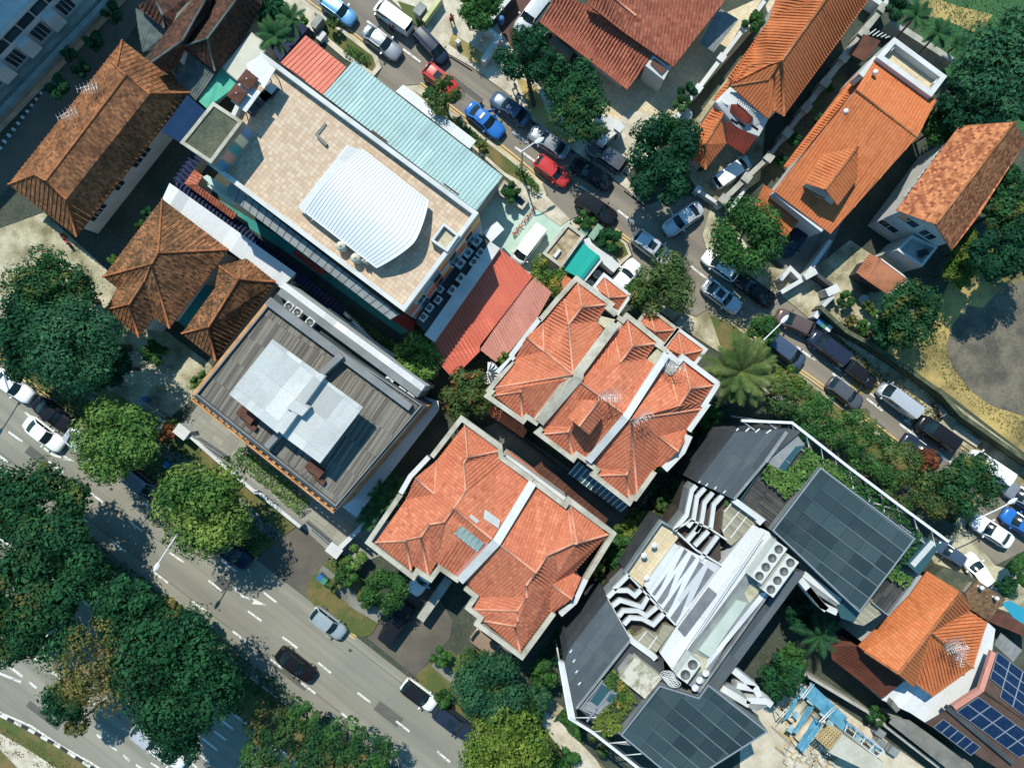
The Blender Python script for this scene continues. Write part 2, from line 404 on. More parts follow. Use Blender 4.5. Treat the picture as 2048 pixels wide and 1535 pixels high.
slab('pavement', '795,185 812,172 835,170 903,222 1024,315 1084,366 1093,388 1088,398 1050,382 1000,345 940,290 860,235', m_conc, .12, mk=m_kerb)
sheet('verge', '822,176 900,232 965,278 1022,322 1078,370 1080,384 1010,345 945,288', m_grass, .124)
slab('pavement', '1060,355 1096,395 1140,438 1120,452 1050,400 1030,375', m_conc, .10)
slab('pavement', '1140,441 1165,430 1191,441 1254,486 1263,510 1244,527 1228,545 1180,490 1150,465', m_conc, .12, mk=m_kerb)
sheet('verge', '1150,445 1185,442 1248,487 1257,508 1240,520 1212,500', m_grass, .124)
slab('pavement', '1330,612 1392,634 1420,617 1456,638 1490,662 1564,724 1629,769 1731,844 1862,943 1950,1022 1925,1060 1700,900 1540,790 1440,705 1370,660 1290,600', m_conc2, .12, mk=m_kerb)
sheet('verge', '1420,630 1460,645 1600,755 1740,860 1900,985 1925,1030 1700,885 1540,775 1440,690', m_grass, .124)
slab('pavement', '700,-80 781,-2 898,108 944,134 1024,194 1063,239 1149,302 1248,374 1290,410 1250,350 1180,290 1100,200 1040,120 1000,60 960,-30', m_conc, .12, mk=m_kerb)
sheet('verge', '795,2 868,26 850,62 815,40', m_grass, .124); sheet('verge', '905,66 975,112 960,135 897,88', m_dry, .124)
sheet('verge', '1030,150 1075,175 1100,240 1150,290 1120,285 1060,225', m_dry, .124)
slab('pavement', '1405,470 1420,420 1412,390 1445,395 1480,470 1520,530 1600,545 1690,600 1650,660 1620,638 1560,588 1530,588 1445,520 1412,496', m_conc2, .11, mk=m_kerb)
slab('pavement', '1645,645 1664,658 1765,762 1853,835 1942,903 2034,974 2300,1165 2300,1100 1900,800 1760,700', m_conc2, .12, mk=m_kerb)
# yards
sheet('yard', '-120,500 88,425 215,540 330,660 430,735 395,790 320,850 100,700 -120,640', m_conc2, .012)
sheet('yard', '350,868 400,805 520,880 690,1020 790,1045 760,1110 690,1140 600,1062 460,950', m_paverg, .016)
sheet('yard', '940,430 1000,375 1040,380 1142,442 1122,472 1150,490 1060,610 990,500', m_mint, .016)
sheet('yard', '350,330 470,400 820,640 860,690 780,700 560,560 440,470', m_dgrey0, .009)
sheet('yard', '440,400 575,482 700,570 800,632 830,660 800,668 690,588 568,500 450,425', m_teal, .013)
sheet('yard', '1130,165 1420,40 1510,0 1560,0 1345,245 1300,330 1220,290', m_paver, .016)
sheet('driveway', '1262,222 1325,232 1290,300 1255,350 1205,305 1225,245', m_conc, .125)
sheet('yard', '975,90 1010,-20 1090,-20 1105,30 1062,120', m_brownfl, .016)
sheet('yard', '1345,300 1480,120 1540,160 1520,360 1440,420 1395,380', m_conc2, .012)
sheet('yard', '1480,420 1520,400 1690,430 1650,520 1600,560 1530,500', m_concg, .012)
sheet('yard', '1600,560 1700,480 1760,520 1800,600 1700,680 1640,620', m_conc2, .010)
sheet('field', '1800,-60 2300,-60 2300,260 1980,260 1850,110', m_lawn, .012)
sheet('dry_patch', '1822,6 1870,-4 1920,14 1950,20 1985,30 1972,52 1945,66 1915,50 1880,38 1845,30', m_dry, .016)
sheet('field', '1690,790 1760,680 1860,640 1900,560 2010,500 2300,420 2300,1080 2048,905 1880,775', m_dry, .012)
sheet('dirt_lot', '1892,690 1905,650 1935,610 1965,615 2010,570 2300,500 2300,860 2048,832 1985,812 1945,785 1905,735', m_dirt, .016)
sheet('yard', '1300,940 1480,860 1400,1000 1290,1170 1230,1130', m_paverg, .012)
sheet('yard', '1215,1165 1300,1050 1350,1070 1290,1160 1260,1215', m_paver, .016)
sheet('yard', '1480,1420 1570,1350 1640,1385 1850,1535 1900,1620 1480,1620', m_dust, .016)
sheet('yard', '1860,1110 1925,1050 1990,1130 2060,1150 2060,1240 1900,1180', m_conc2, .014)
sheet('yard', '960,860 1000,840 1290,1040 1250,1080', m_concg, .012)
# the striped slab path behind the white block
b = MB()
for i in range(26):
    x, y = 2 + i * 9.4, 305 - i * 11.9
    if 12 <= i <= 13 or 16 <= i <= 17: continue
    b.face(K('%f,%f %f,%f %f,%f %f,%f' % (x - 9, y - 11, x - 5, y - 15, x + 13, y - 3, x + 9, y + 1), .016))
struct('path', b, m_white)
sheet('lane', '-200,560 -60,385 250,-40 330,-40 260,70 20,372 -60,470', m_asph3, .008)
# ================================================================= markings
wm = MB()
def dash(x0, y0, x1, y1, wpx=4.2, mb=wm, z=.028):
    a, c = P(x0, y0, z), P(x1, y1, z); d = (c - a).normalized(); n = Vector((-d.y, d.x, 0)) * (wpx / S / 2)
    mb.face([a - n, c - n, c + n, a + n], up=True)
def dashes(xs, z=.028):
    for q in xs: dash(*q, z=z)
dashes([(17,863,45,883),(97,922,126,944),(178,983,206,1004),(257,1041,285,1062),(338,1103,367,1124),(417,1160,443,1181),(496,1221,523,1241),(565,1273,595,1295),(636,1324,662,1345),(715,1384,741,1404),(792,1441,819,1462),(874,1501,900,1523),(950,1560,978,1581)])
dashes([(-14,900,15,924),(66,964,94,985),(147,1023,175,1044),(225,1082,252,1103),(309,1144,336,1165),(385,1202,413,1222),(465,1261,492,1282),(537,1315,565,1336),(603,1365,631,1386),(682,1424,710,1446),(761,1482,789,1504),(840,1541,868,1562)])
dashes([(50,824,65,836),(128,883,157,905),(208,944,237,965),(285,1003,313,1023),(365,1062,392,1082),(443,1120,473,1143),(525,1182,553,1204)])
dashes([(103,1342,120,1356),(133,1302,146,1312),(58,1363,73,1375),(87,1385,97,1394),(193,1468,203,1476),(220,1489,234,1500),(246,1509,260,1521),(272,1528,290,1541),(245,1321,270,1340),(59,1243,107,1282),(48,1299,76,1321),(428,1461,452,1479),(395,1505,418,1524),(178,1400,206,1421),(300,1380,328,1401),(355,1421,383,1442)])
dashes([(302,1524,318,1535),(404,1475,434,1499),(445,1441,467,1458),(360,1505,395,1535)])
for q in ((-400,774,0,1076),(0,1076,120,1166),(120,1166,512,1460),(512,1460,960,1798)): dash(*q, wpx=5)
for q in ((-400,663,0,970),(0,970,512,1363),(512,1363,1000,1738)): dash(*q, wpx=4)
for q in ((-60,1398,0,1424),(0,1424,62,1451),(62,1451,122,1491),(122,1491,183,1525),(183,1525,260,1575)): dash(*q, wpx=4)
# zebra-edged merge chevron at the left border
for q in ((-60,1272,45,1352),(-60,1322,42,1363),(0,1330,10,1332),(5,1312,8,1332)): dash(*q, wpx=5)
def arrow(pts, head):
    for (a, c_) in zip(pts, pts[1:]): dash(a[0], a[1], c_[0], c_[1], 4.5)
    wm.face(K(' '.join('%f,%f' % q for q in head), .028), up=True)
arrow([(88,895),(97,903),(108,910),(122,914)], [(119,905),(150,922),(124,919),(128,914)])
arrow([(469,1170),(472,1180),(482,1190),(500,1197)], [(497,1191),(534,1210),(503,1207),(508,1201)])
arrow([], [(485,1127),(491,1125),(503,1148)])
# street B
dashes([(806,98,841,124),(734,42,760,62),(949,205,975,225),(1024,263,1056,286),(1030,294,1076,327),(1235,420,1268,445),(1381,531,1412,556),(1593,693,1630,720),(1665,746,1700,773),(1733,796,1765,821),(1799,847,1836,874),(1871,901,1906,927),(1940,955,1970,977),(1160,372,1195,398)])
for x, y in ((1675,735),(1745,788),(1815,842),(1763,767)):
    dash(x - 6, y - 3, x + 7, y + 7, 3.5); dash(x + 1, y + 1, x + 7, y - 7, 3.5)
struct('lane_markings', wm, m_white)
ym = MB()
def double(pts, sep=6.0):
    for o in (0, 1):
        for a, c_ in zip(pts, pts[1:]):
            d = math.hypot(c_[0] - a[0], c_[1] - a[1]); nx, ny = -(c_[1] - a[1]) / d, (c_[0] - a[0]) / d
            k = o * sep
            dash(a[0] - nx * k, a[1] - ny * k, c_[0] - nx * k, c_[1] - ny * k, 2.6, ym)
double([(-200, 573), (50, 762), (167, 855), (512, 1121)]); double([(628, 1215), (709, 1277)])
double([(480, -88), (616, 8), (703, 70), (752, 108)]); double([(838, 170), (907, 222), (1025, 314), (1086, 366)]); double([(1192, 436), (1258, 484)])
double([(1456, 634), (1490, 657), (1564, 719), (1629, 764), (1731, 839), (1862, 938)])
double([(1840, 828), (1857, 841)]); double([(1922, 894), (1945, 911)]); double([(2014, 962), (2037, 980)])
double([(1063, 244), (1149, 307)], 0); double([(1248, 382), (1290, 414)], 0); double([(1413, 503), (1430, 514)], 0); double([(900, 114), (944, 142)], 0)
struct('yellow_lines', ym, m_yel)
# dark repair seams and manholes in the asphalt
m_seam = mat('tar_seam', (0.06, 0.06, 0.055), None, 2)
sm = MB()
for q in ((0,905,512,1296),(512,1296,900,1590),(180,985,330,1090),(260,1020,290,1010),(640,1240,900,1440)): dash(*q, wpx=1.0, mb=sm, z=.026)
for x, y in ((222, 978), (451, 1148), (905, 60), (1330, 470), (700, 1300)):
    sm.face(K('%f,%f %f,%f %f,%f %f,%f' % (x - 4, y, x, y - 4, x + 5, y, x + 1, y + 4), .0262), up=True)
struct('tar_seams', sm, m_seam)
pm_ = MB(); m_patch = mat('asphalt_patch', s8(112, 110, 103), s8(98, 97, 92), .5, fine=.12, fscale=18)
for x0, y0, L_, W_p in ((300, 1020, 70, 14), (520, 1300, 120, 10), (760, 1400, 60, 22), (60, 890, 55, 18), (905, 150, 80, 12), (1345, 520, 50, 22), (1700, 800, 90, 10), (1010, 300, 60, 14), (440, 1150, 26, 26), (60, 1400, 80, 14)):
    a_ = R(37.8); ex, ey = math.cos(a_), math.sin(a_); pm_.face(K(' '.join('%f,%f' % (x0 + ex * u + -ey * v, y0 + ey * u + ex * v) for u, v in ((0, 0), (L_, 0), (L_, W_p), (0, W_p))), .0232), up=True)
struct('road_patches', pm_, m_patch)
# kerb painted black and white at the bottom left
b = MB(); kp = [(-60, 1405), (0, 1430), (56, 1458), (120, 1494), (180, 1533), (260, 1588)]
acc = 0
for (x0, y0), (x1, y1) in zip(kp, kp[1:]):
    n = max(1, round(math.hypot(x1 - x0, y1 - y0) / 16))
    for i in range(n):
        f0, f1 = i / n, (i + 1) / n
        b.beam([P(x0 + (x1 - x0) * f0, y0 + (y1 - y0) * f0, .17), P(x0 + (x1 - x0) * f1, y0 + (y1 - y0) * f1, .17)], .24, .17, acc % 2); acc += 1
struct('kerb', b, [m_white, m_black])
# pool in the far corner
sheet('pool_water', '2002,1205 2020,1200 2100,1245 2100,1290 2040,1250', m_water, .02)
# ================================================================= building materials
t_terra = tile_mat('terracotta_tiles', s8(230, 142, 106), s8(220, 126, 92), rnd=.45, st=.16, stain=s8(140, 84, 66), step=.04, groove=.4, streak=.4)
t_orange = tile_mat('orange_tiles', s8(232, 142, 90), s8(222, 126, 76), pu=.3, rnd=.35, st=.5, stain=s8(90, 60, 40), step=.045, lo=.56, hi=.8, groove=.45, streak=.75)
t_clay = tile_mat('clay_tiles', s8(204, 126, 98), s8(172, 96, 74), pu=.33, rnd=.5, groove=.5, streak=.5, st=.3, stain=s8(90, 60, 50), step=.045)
t_brown = tile_mat('old_brown_tiles', s8(178, 122, 82), s8(126, 88, 62), pu=.21, pv=.3, rnd=.5, st=.7, stain=s8(66, 44, 32), step=.03, lo=.42, hi=.7)
t_brown2 = tile_mat('mossy_brown_tiles', s8(178, 124, 84), s8(96, 72, 54), pu=.2, pv=.34, rnd=.5, st=.75, stain=s8(70, 56, 38), step=.03, lo=.42, hi=.66, sscale=.6)
t_dark = tile_mat('dark_old_tiles', s8(112, 74, 56), s8(72, 52, 44), pu=.28, pv=.3, rnd=.5, st=.7, stain=s8(56, 54, 50), step=.03, lo=.4, hi=.7)
t_flat = tile_mat('flat_clay_shingles', s8(218, 142, 96), s8(160, 92, 62), pu=.26, pv=.24, rnd=.5, st=.45, stain=s8(120, 74, 50), step=.035, lo=.5, hi=.8)
t_cap = mat('ridge_tiles', s8(236, 172, 142), s8(216, 142, 110), 1.0, fine=.15)
t_capo = mat('ridge_tiles_old', s8(196, 128, 84), s8(150, 92, 60), 1.5, fine=.2)
t_beige = tile_mat('roof_terrace_tiles', s8(226, 204, 178), s8(208, 180, 152), .38, .38, .44, st=.3, stain=s8(206, 190, 164), step=0, joint=.03)
m_wall = mat('white_wall', s8(226, 226, 222), s8(204, 204, 200), .5, .3, .6, fine=.04)
m_wallg = mat('grey_white_wall', s8(190, 188, 176), s8(160, 156, 144), .8, fine=.08)
m_cream = mat('cream_coping', s8(206, 200, 182), s8(160, 152, 132), .7, .3, .6, fine=.08)
m_wroof = tile_mat('white_roof', s8(232, 233, 232, .70), s8(224, 226, 226, .70), 1.2, 6, .5, st=.35, stain=s8(190, 190, 180), step=0, joint=.012, lo=.5, hi=.8, rough=.6, streak=.35)
m_metal = mat('zinc_roof', s8(232, 234, 236, .80), s8(222, 225, 229, .80), .3, fine=.03, rough=.5, spec=.4)
m_tealr = tile_mat('teal_metal_roof', s8(178, 206, 204), s8(168, 198, 197), .72, 5.5, .5, st=.3, stain=s8(140, 168, 160), step=0, lo=.5, hi=.75, rough=.6, streak=.5, sw=2.2)
m_redr = tile_mat('red_metal_roof', s8(226, 122, 98), s8(218, 110, 88), .72, 7, .5, st=.3, stain=s8(176, 90, 76), step=0, lo=.5, hi=.75, streak=.5, sw=2.2)
m_salmon = tile_mat('salmon_metal_roof', s8(230, 138, 116), s8(222, 126, 106), .84, 5, .5, st=.3, stain=s8(180, 104, 88), step=0, lo=.5, hi=.75, streak=.5, sw=2.2)
m_pinkr = tile_mat('faded_pink_metal_roof', s8(222, 156, 138), s8(214, 146, 130), .6, 6, .5, st=.3, stain=s8(190, 128, 112), step=0, lo=.5, hi=.75, streak=.4, sw=2.2)
m_slate = mat('weathered_grey_sheet', s8(112, 124, 120), s8(80, 92, 92), 1.2, fine=.15)
m_moss = mat('mossy_flat_roof', s8(104, 106, 84), s8(70, 78, 64), .9, fine=.25, fscale=6)
m_green = mat('green_shade_cloth', s8(110, 202, 172), s8(88, 184, 154), .8, fine=.06)
m_blue = mat('navy_awning', s8(18, 58, 98), s8(14, 48, 84), .8, fine=.06)
m_btile = mat('blue_glazed_tiles', (0.02, 0.03, 0.075), (0.015, 0.02, 0.05), 1.5, rough=.75, spec=.2)
m_slabg = mat('grey_slab_ledge', s8(154, 158, 156), s8(128, 132, 132), .8, fine=.08)
m_deck = tile_mat('weathered_deck', s8(144, 138, 126), s8(104, 99, 92), .14, 2.4, .5, st=.4, stain=s8(90, 84, 78), step=0, joint=.02, lo=.5, hi=.75)
m_deckd = tile_mat('dark_deck', s8(84, 84, 80), s8(58, 60, 60), .14, 2.6, .5, st=.5, stain=s8(120, 112, 98), step=0, joint=.02, lo=.55, hi=.75)
m_canopy = tile_mat('pale_canopy', s8(208, 209, 205, .74), s8(198, 200, 197, .74), 1.5, 2.4, .5, st=.45, stain=s8(164, 166, 158), step=0, joint=.02, lo=.48, hi=.75, rough=.6, streak=.4)
m_grey = mat('grey_fascia', s8(146, 148, 148), s8(126, 130, 130), .6, fine=.06)
m_dgrey = mat('dark_grey', s8(82, 86, 88), s8(66, 70, 74), .6, fine=.08)
m_char = tile_mat('charcoal_roofing', s8(90, 98, 102), s8(80, 88, 93), .9, 7, .5, st=.4, stain=s8(124, 128, 124), step=0, joint=.02, lo=.5, hi=.8, rough=.75, streak=.35)
m_oran = mat('orange_timber', s8(222, 168, 116), s8(186, 132, 84), 1.2, fine=.12)
m_glass = flat('window_glass', (0.02, 0.035, 0.045), .08, .6)
m_glassc = flat('canopy_glass', (0.03, 0.075, 0.085), .12, .6)
m_rail = flat('rail_metal', (0.35, 0.37, 0.38), .4, .5, .5)
m_frame = flat('white_frame', (0.6, 0.6, 0.59), .5)
m_acw = mat('ac_casing', s8(226, 226, 218), s8(206, 206, 198), 2, fine=.04)
m_fan = flat('ac_fan', (0.10, 0.095, 0.085), .6)
m_wood = mat('brown_timber', s8(112, 74, 60), s8(88, 58, 48), 1.0, fine=.15)
m_alum = flat('aerial_metal', (0.62, 0.62, 0.6), .35, .5, .4)
def wall_of(root, eave, d=.6, z1=None, z0=0.0, m=None, name='wall'):
    """the walls under a roof: its outline pulled in by the overhang"""
    ps = inset(eave, d); z1 = z1 if z1 is not None else min(p.z for p in eave) - .1
    b = MB(); b.prism(setz(ps, z1), z0); part(name, root, b, m or m_wall); return ccw(setz(ps, z1))
def centre(ps): return Vector((sum(p.x for p in ps) / len(ps), sum(p.y for p in ps) / len(ps), 0))
def bldg(name, label, at, cat='house', group=None): return thing(name, label, cat, (at.x, at.y, 0), group)
def aerial(px, py, z, t, ang, label, h=1.6, n=6):
    """roof aerial: mast, boom and cross elements"""
    c = P(px, py, z, t); r = thing('tv_aerial', label, 'aerial', c, 'television aerials on the roofs')
    b = MB(); b.tube([c - Vector((0, 0, .25)), offs(c, dz=h)], .035, 5); part('mast', r, b, m_alum)
    d = Vector((math.cos(ang), math.sin(ang), 0)); p = Vector((-d.y, d.x, 0)); b = MB()
    for zz, L in ((h - .05, .9), (h - .6, .6)):
        b.tube([offs(c, dz=zz) - d * L, offs(c, dz=zz) + d * L], .022, 4)
        for i in range(n):
            q = offs(c, dz=zz) + d * (L * (2 * i / (n - 1) - 1)); b.tube([q - p * (.35 + .04 * i), q + p * (.35 + .04 * i)], .018, 4)
    part('antenna', r, b, m_alum); return r
AC0 = None
def ac_unit(c, rz, label, group, size=(.95, .75, .8), fans=1, name='air_conditioner'):
    r = thing(name, label, 'air conditioner', c, group)
    b = MB(); b.box(c, size, rz); part('casing', r, b, m_acw)
    for i in range(fans):
        o = (i - (fans - 1) / 2) * size[0] / fans; q = Vector((c.x + o * math.cos(rz), c.y + o * math.sin(rz), c.z + size[2]))
        rr = min(size[0] / fans, size[1]) * .40
        f = MB(); f.lathe(q, [(0, .012), (rr * .9, .012), (rr * .9, .03), (rr, .03), (rr, 0)], 16); fo = part('fan', r, f, m_fan)
        gr = MB()
        for k in range(6): a = math.pi * k / 6; gr.tube([offs(q, math.cos(a) * rr, math.sin(a) * rr, .045), offs(q, -math.cos(a) * rr, -math.sin(a) * rr, .045)], .012, 3)
        part('grille', fo, gr, m_rail)
    return r
ANG = math.atan2(-.613, .79)          # the street grid: along the street
# ================================================================= B1 white arcaded block (top-left corner)
e0 = K('-160,238 130,-66', 5.45); r = bldg('arcaded_block', 'white block with a row of arched windows, in the top-left corner', centre(e0), 'building')
ps = K('-160,238,5.45 130,-66,5.45 -120,-260,5.45 -420,60,5.45')
b = MB(); b.prism(ps, .9); part('wall', r, b, m_wall)
A_, B2_ = ps[0], ps[1]; e_ = (B2_ - A_).normalized(); n_ = Vector((-e_.y, e_.x, 0)); n_ = n_ if n_.x < 0 else -n_
b = MB(); b.prism([Vector((q.x, q.y, 18.0)) for q in (A_ + n_ * 3.4 - e_ * 6, B2_ + n_ * 3.4 + e_ * 10, B2_ + n_ * 16 + e_ * 10, A_ + n_ * 16 - e_ * 6)], 5.45); part('unseen_shade_mass', r, b, m_wall)  # unseen tall mass added behind the roof, out of view, to shade the lane
b = MB(); b.face(setz(inset(ps, .25), 5.48), up=True); part('roof', r, b, m_wroof)
A, B_ = ps[0], ps[1]; e = (B_ - A); e.z = 0; L = e.length; e.normalize(); n = Vector((e.y, -e.x, 0))
if n.dot(Vector((1, -1, 0))) < 0: n = -n
led = [A + e * -2 + n * .02, B_ + e * 2 + n * .02, B_ + e * 2 + n * 2.3, A + e * -2 + n * 2.3]
b = MB(); b.prism(setz(led, .95), 0); lo = part('podium', r, b, m_wallg)
b = MB(); b.beam(setz([led[3], led[2]], 1.45), .3, .5); b.beam(setz([led[3] - n * 1.2, led[2] - n * 1.2], 1.09), .25, .14); part('parapet', r, b, m_concg)
k = 0; x = 1.0
while x < L - 1:
    c = A + e * x; wd = .72; kind = k % 4
    f = MB(); arc = [c + e * (wd * math.cos(q)) + Vector((0, 0, -A.z + 3.05 + wd * math.sin(q))) + n * .9 for q in [math.pi * i / 8 for i in range(9)]]
    back = [p - n * .9 for p in arc]
    for i in range(8): f.face([arc[i], arc[i + 1], back[i + 1], back[i]])
    f.face(arc); lowf = [offs(c + n * .9 + e * s_, dz=-A.z + z_) for s_, z_ in ((-wd, 1.75), (wd, 1.75))]
    f.face([arc[-1], lowf[0], lowf[1], arc[0]])
    for s_, q in ((-1, arc[-1]), (1, arc[0])): l_ = lowf[0] if s_ < 0 else lowf[1]; f.face([q, l_, l_ - n * .9, q - n * .9])
    if kind in (0, 2):
        fo = part('balcony_bay', r, f, m_wall)
    wb = MB(); z_ = 3.9; q0 = [c + e * s_ * .8 + n * o_ + Vector((0, 0, zz - A.z)) for s_, zz, o_ in ((-1, z_, .05), (1, z_, .05), (1, 5.05, .05), (-1, 5.05, .05))]; wb.face(q0)
    part('window', r, wb, m_glass)
    if kind in (1, 3):
        wb = MB(); q0 = [c + e * s_ * .75 + n * .05 + Vector((0, 0, zz - A.z)) for s_, zz in ((-1, 1.35), (1, 1.35), (1, 3.15), (-1, 3.15))]; wb.face(q0)
        wo = part('window', r, wb, m_glass)
        wb = MB()
        for s_ in (-.75, -.25, .25, .75): q = c + e * s_ + n * .1 + Vector((0, 0, -A.z)); wb.tube([offs(q, dz=1.35), offs(q, dz=3.15)], .04, 4)
        part('frame', wo, wb, m_frame)
    x += 1.75; k += 1
# ================================================================= B2 old house with long brown roof
z = 6.0
spec = '@11 N=938,310,4 E=1455,710,4 a=895,520,6.2 b=970,580,7.0 c=1150,720,6.2 @21 S=585,355,4 f=510,70,6.2 @11 d=352,1386,7.0 g=270,1340,6.2 W=65,1415,4'
pt = KD(spec); r = bldg('brown_tile_house', 'house with a long ridged brown tile roof and two aerials, near the top left corner', centre([pt[q] for q in 'NESW']))
roof(r, pt, 'Wgd.bak W' .split()[0].replace('.bak', 'baN') + ' bcESfd NEca gWSf', t_brown, 'Na ab bd dg gW Ec cb Sf fd', pitch=.5, h=.07, wd=.16, cap=t_capo)
for tri in ('acb', 'gdf'): b = MB(); b.face([pt[q] for q in tri]); part('gablet', r, b, t_dark)
wl = wall_of(r, [pt[q] for q in 'NESW'], .75)
wl = [p for p in wl]
def edge_facing(wl, d):
    best = None
    for i in range(len(wl)):
        a, c_ = wl[i], wl[(i + 1) % len(wl)]; e = Vector((c_.x - a.x, c_.y - a.y)).normalized(); q = Vector((e.y, -e.x)).dot(Vector(d).normalized()) + .002 * (c_ - a).length
        if best is None or q > best[0]: best = (q, a, c_)
    return best[1], best[2]
a_, c_ = edge_facing(wl, (.75, -.65)); windows(r, a_, c_, [.1, .16, .34, .52, .6, .9], 1.9, 3.2, 1.1, m_frame, m_glass)
# lean-to with blue awning at its east corner
b = MB(); b.prism(K('375,190,4.6 412,222,4.2 368,290,4.0 322,262,4.4'), 3.9); solo('blue_awning', b, m_blue, 'navy blue awning between the brown roof and the mossy stair tower', 'awning')
aerial(192, 186, 6.0, 'W', .3, 'upper of two aerials on the long brown roof'); aerial(152, 238, 5.6, 'W', .5, 'lower of two aerials on the long brown roof')
# ================================================================= B3 cluster of dark shophouse roofs
pt = KD('@11 a=1500,-60,5.8 b=1615,-60,7.4 c=1400,315,7.4 d=1165,480,7.2 e=1130,440,6.2 f=1420,352,6.2 g=1360,495,5.4 h=1275,562,5.4 i=1860,-60,7.6 j=1590,300,7.6 k=1660,-60,6.2 l=1610,100,6.2 m=1650,545,5.4 n=1700,505,5.4 p=1915,215,5.4 q=2010,30,5.4 r=1990,-60,5.4 s=1420,388,5.4')
r = bldg('shophouse', 'dark tiled shophouse with twin ridges, at the top edge behind the long brown roof', centre(list(pt.values())), 'building')
roof(r, pt, 'abcde bklfc cfghd klij.x'.split()[0] + ' bklfc cfghd kijfl ijmnpqr jfsm', t_dark, 'bcd ij jm jf', pitch=.5, h=.04, wd=.14, cap=m_slate)
b = MB(); b.prism(inset(K('@11 1500,-60 1990,-60 1915,215 1660,520 1400,420 1270,540 1150,450', 5.2), .4), 0); part('wall', r, b, m_wallg)
pt = KD('@11 a=1065,35,5.2 b=1185,-20,6.8 c=1250,120,6.6 d=1258,215,6.0 f=1075,75,5.2 g=1490,-60,5.8 h=1400,180,5.6 i=1340,235,5.6')
r = bldg('rear_roof', 'dark brown hipped roof with a grey strip, at the top edge left of the twin ridges', centre(list(pt.values())), 'building')
roof(r, pt, 'abcdf bghc chid', t_dark, 'bc cd', pitch=.5, h=.04, wd=.14, cap=m_slate)
b = MB(); b.prism(inset(K('@11 1075,40 1200,-30 1480,-60 1390,180 1330,225 1250,205', 5.0), .3), 0); part('wall', r, b, m_wallg)
b = MB(); b.prism(K('@11 1440,20,6.2 1500,-5,6.2 1350,190,6.0 1310,150,6.0'), 5.9); part('gutter_sheet', r, b, m_concg)
for nm, sp, lb in (('a', '@11 1040,62,4.6 1085,85,4.6 1305,240,4.6 1232,362,3.9 1095,402,3.9 1060,225,4.2', 'grey corrugated lean-to beside the dark hipped roof'),
                   ('b', '@11 1420,392,4.8 1652,562,4.8 1502,772,4.0 1335,592,4.0', 'grey corrugated lean-to between two shophouse roofs and the green cloth')):
    ps = K(sp); pd = {chr(97 + i): p for i, p in enumerate(ps)}
    r = bldg('lean_to', lb, centre(ps), 'lean-to'); roof(r, pd, ''.join(pd), m_slate, pitch=.25, h=.035, wd=.12)
    b = MB(); b.prism(setz(inset(ps, .35), 3.8), 0); part('wall', r, b, m_wallg)
b = MB(); b.prism(K('@11 1400,378,5.3 1425,390,5.3 1385,475,5.3 1372,465,5.3'), 4.2); solo('party_wall', b, m_wall, 'short white wall end beside the grey corrugated lean-to', 'wall')
# pale roof and green shade cloth
ps = K('@11 1930,245,5.2 2065,345,5.2 1990,470,5.2 1840,640,4.9 1698,520,4.9'); r = bldg('pale_annex', 'cream flat-roofed annex beside the green shade cloth', centre(ps), 'annex')
b = MB(); b.prism(ps, 0); part('wall', r, b, [m_wallg]); b = MB(); b.face([offs(p, dz=.01) for p in inset(ps, .1)], up=True); part('roof', r, b, mat('cream_sheet', s8(222, 220, 204), s8(204, 204, 186), .5, fine=.05))
ps = K('@11 1697,522,4.4 1838,640,4.4 1640,790,3.8 1585,832,3.8 1518,772,3.8'); b = MB(); b.prism(ps, 3.6, bottom=True); solo('shade_cloth', b, m_green, 'sea green shade cloth behind the mossy stair tower', 'shade cloth')
# ================================================================= B4 beige building
zt = 12.0; q4 = K('@12 60,425 @22 1712,190 1145,940 @11 1618,1278', zt)
N4, E4, S4, W4 = q4
r = BEIGE = bldg('terrace_building', 'big block with a beige tiled roof terrace and curved metal roof, upper centre', centre(q4), 'building')
b = MB(); b.prism(setz(q4, zt), 0); part('wall', r, b, m_wall)
b = MB(); b.face(setz(inset(q4, .3), zt + .012), up=True); part('roof_terrace', r, b, t_beige)
b = MB(); b.ring(q4, .38, zt - .3, zt + .75); part('parapet', r, b, m_wall)
for f0 in (.12, .5, .83): b = MB(); p = N4.lerp(E4, f0); d = (E4 - N4).normalized(); nn = Vector((-d.y, d.x, 0)) * .03; b.beam([offs(p, dz=.62) + nn * 8, offs(p + d * 1.6, dz=.62) + nn * 8], .12, .12); part('drain_cover', r, b, m_wood)
# coloured panels on the south-east facade
d = (S4 - E4); L = Vector((d.x, d.y)).length; e = Vector((d.x, d.y, 0)).normalized(); nn = Vector((-e.y, e.x, 0))
if nn.dot(Vector((1, -1, 0))) < 0: nn = -nn
pal = [flat('panel_' + k_, c_, .5) for k_, c_ in (('red', (.42, .10, .06)), ('amber', (.55, .33, .08)), ('blue', (.06, .18, .34)), ('sky', (.22, .40, .50)), ('teal', (.05, .24, .24)), ('cream', (.6, .52, .4)), ('rose', (.5, .25, .2)))]
rows = [(6.3, 7.5), (7.55, 8.7), (8.75, 9.9), (9.95, 11.0), (11.05, 11.9)]
cols = int(L / 1.05); byc = {}
for ri, (z0, z1) in enumerate(rows):
    for ci in range(cols):
        s0, s1 = ci * L / cols + .02, (ci + 1) * L / cols - .02
        mi = rnd.randrange(7)
        fb = MB(); fb.face([E4 + e * s_ + nn * .04 + Vector((0, 0, z_ - zt)) for s_, z_ in ((s0, z0), (s1, z0), (s1, z1), (s0, z1))]); part('facade_panel', r, fb, pal[mi])
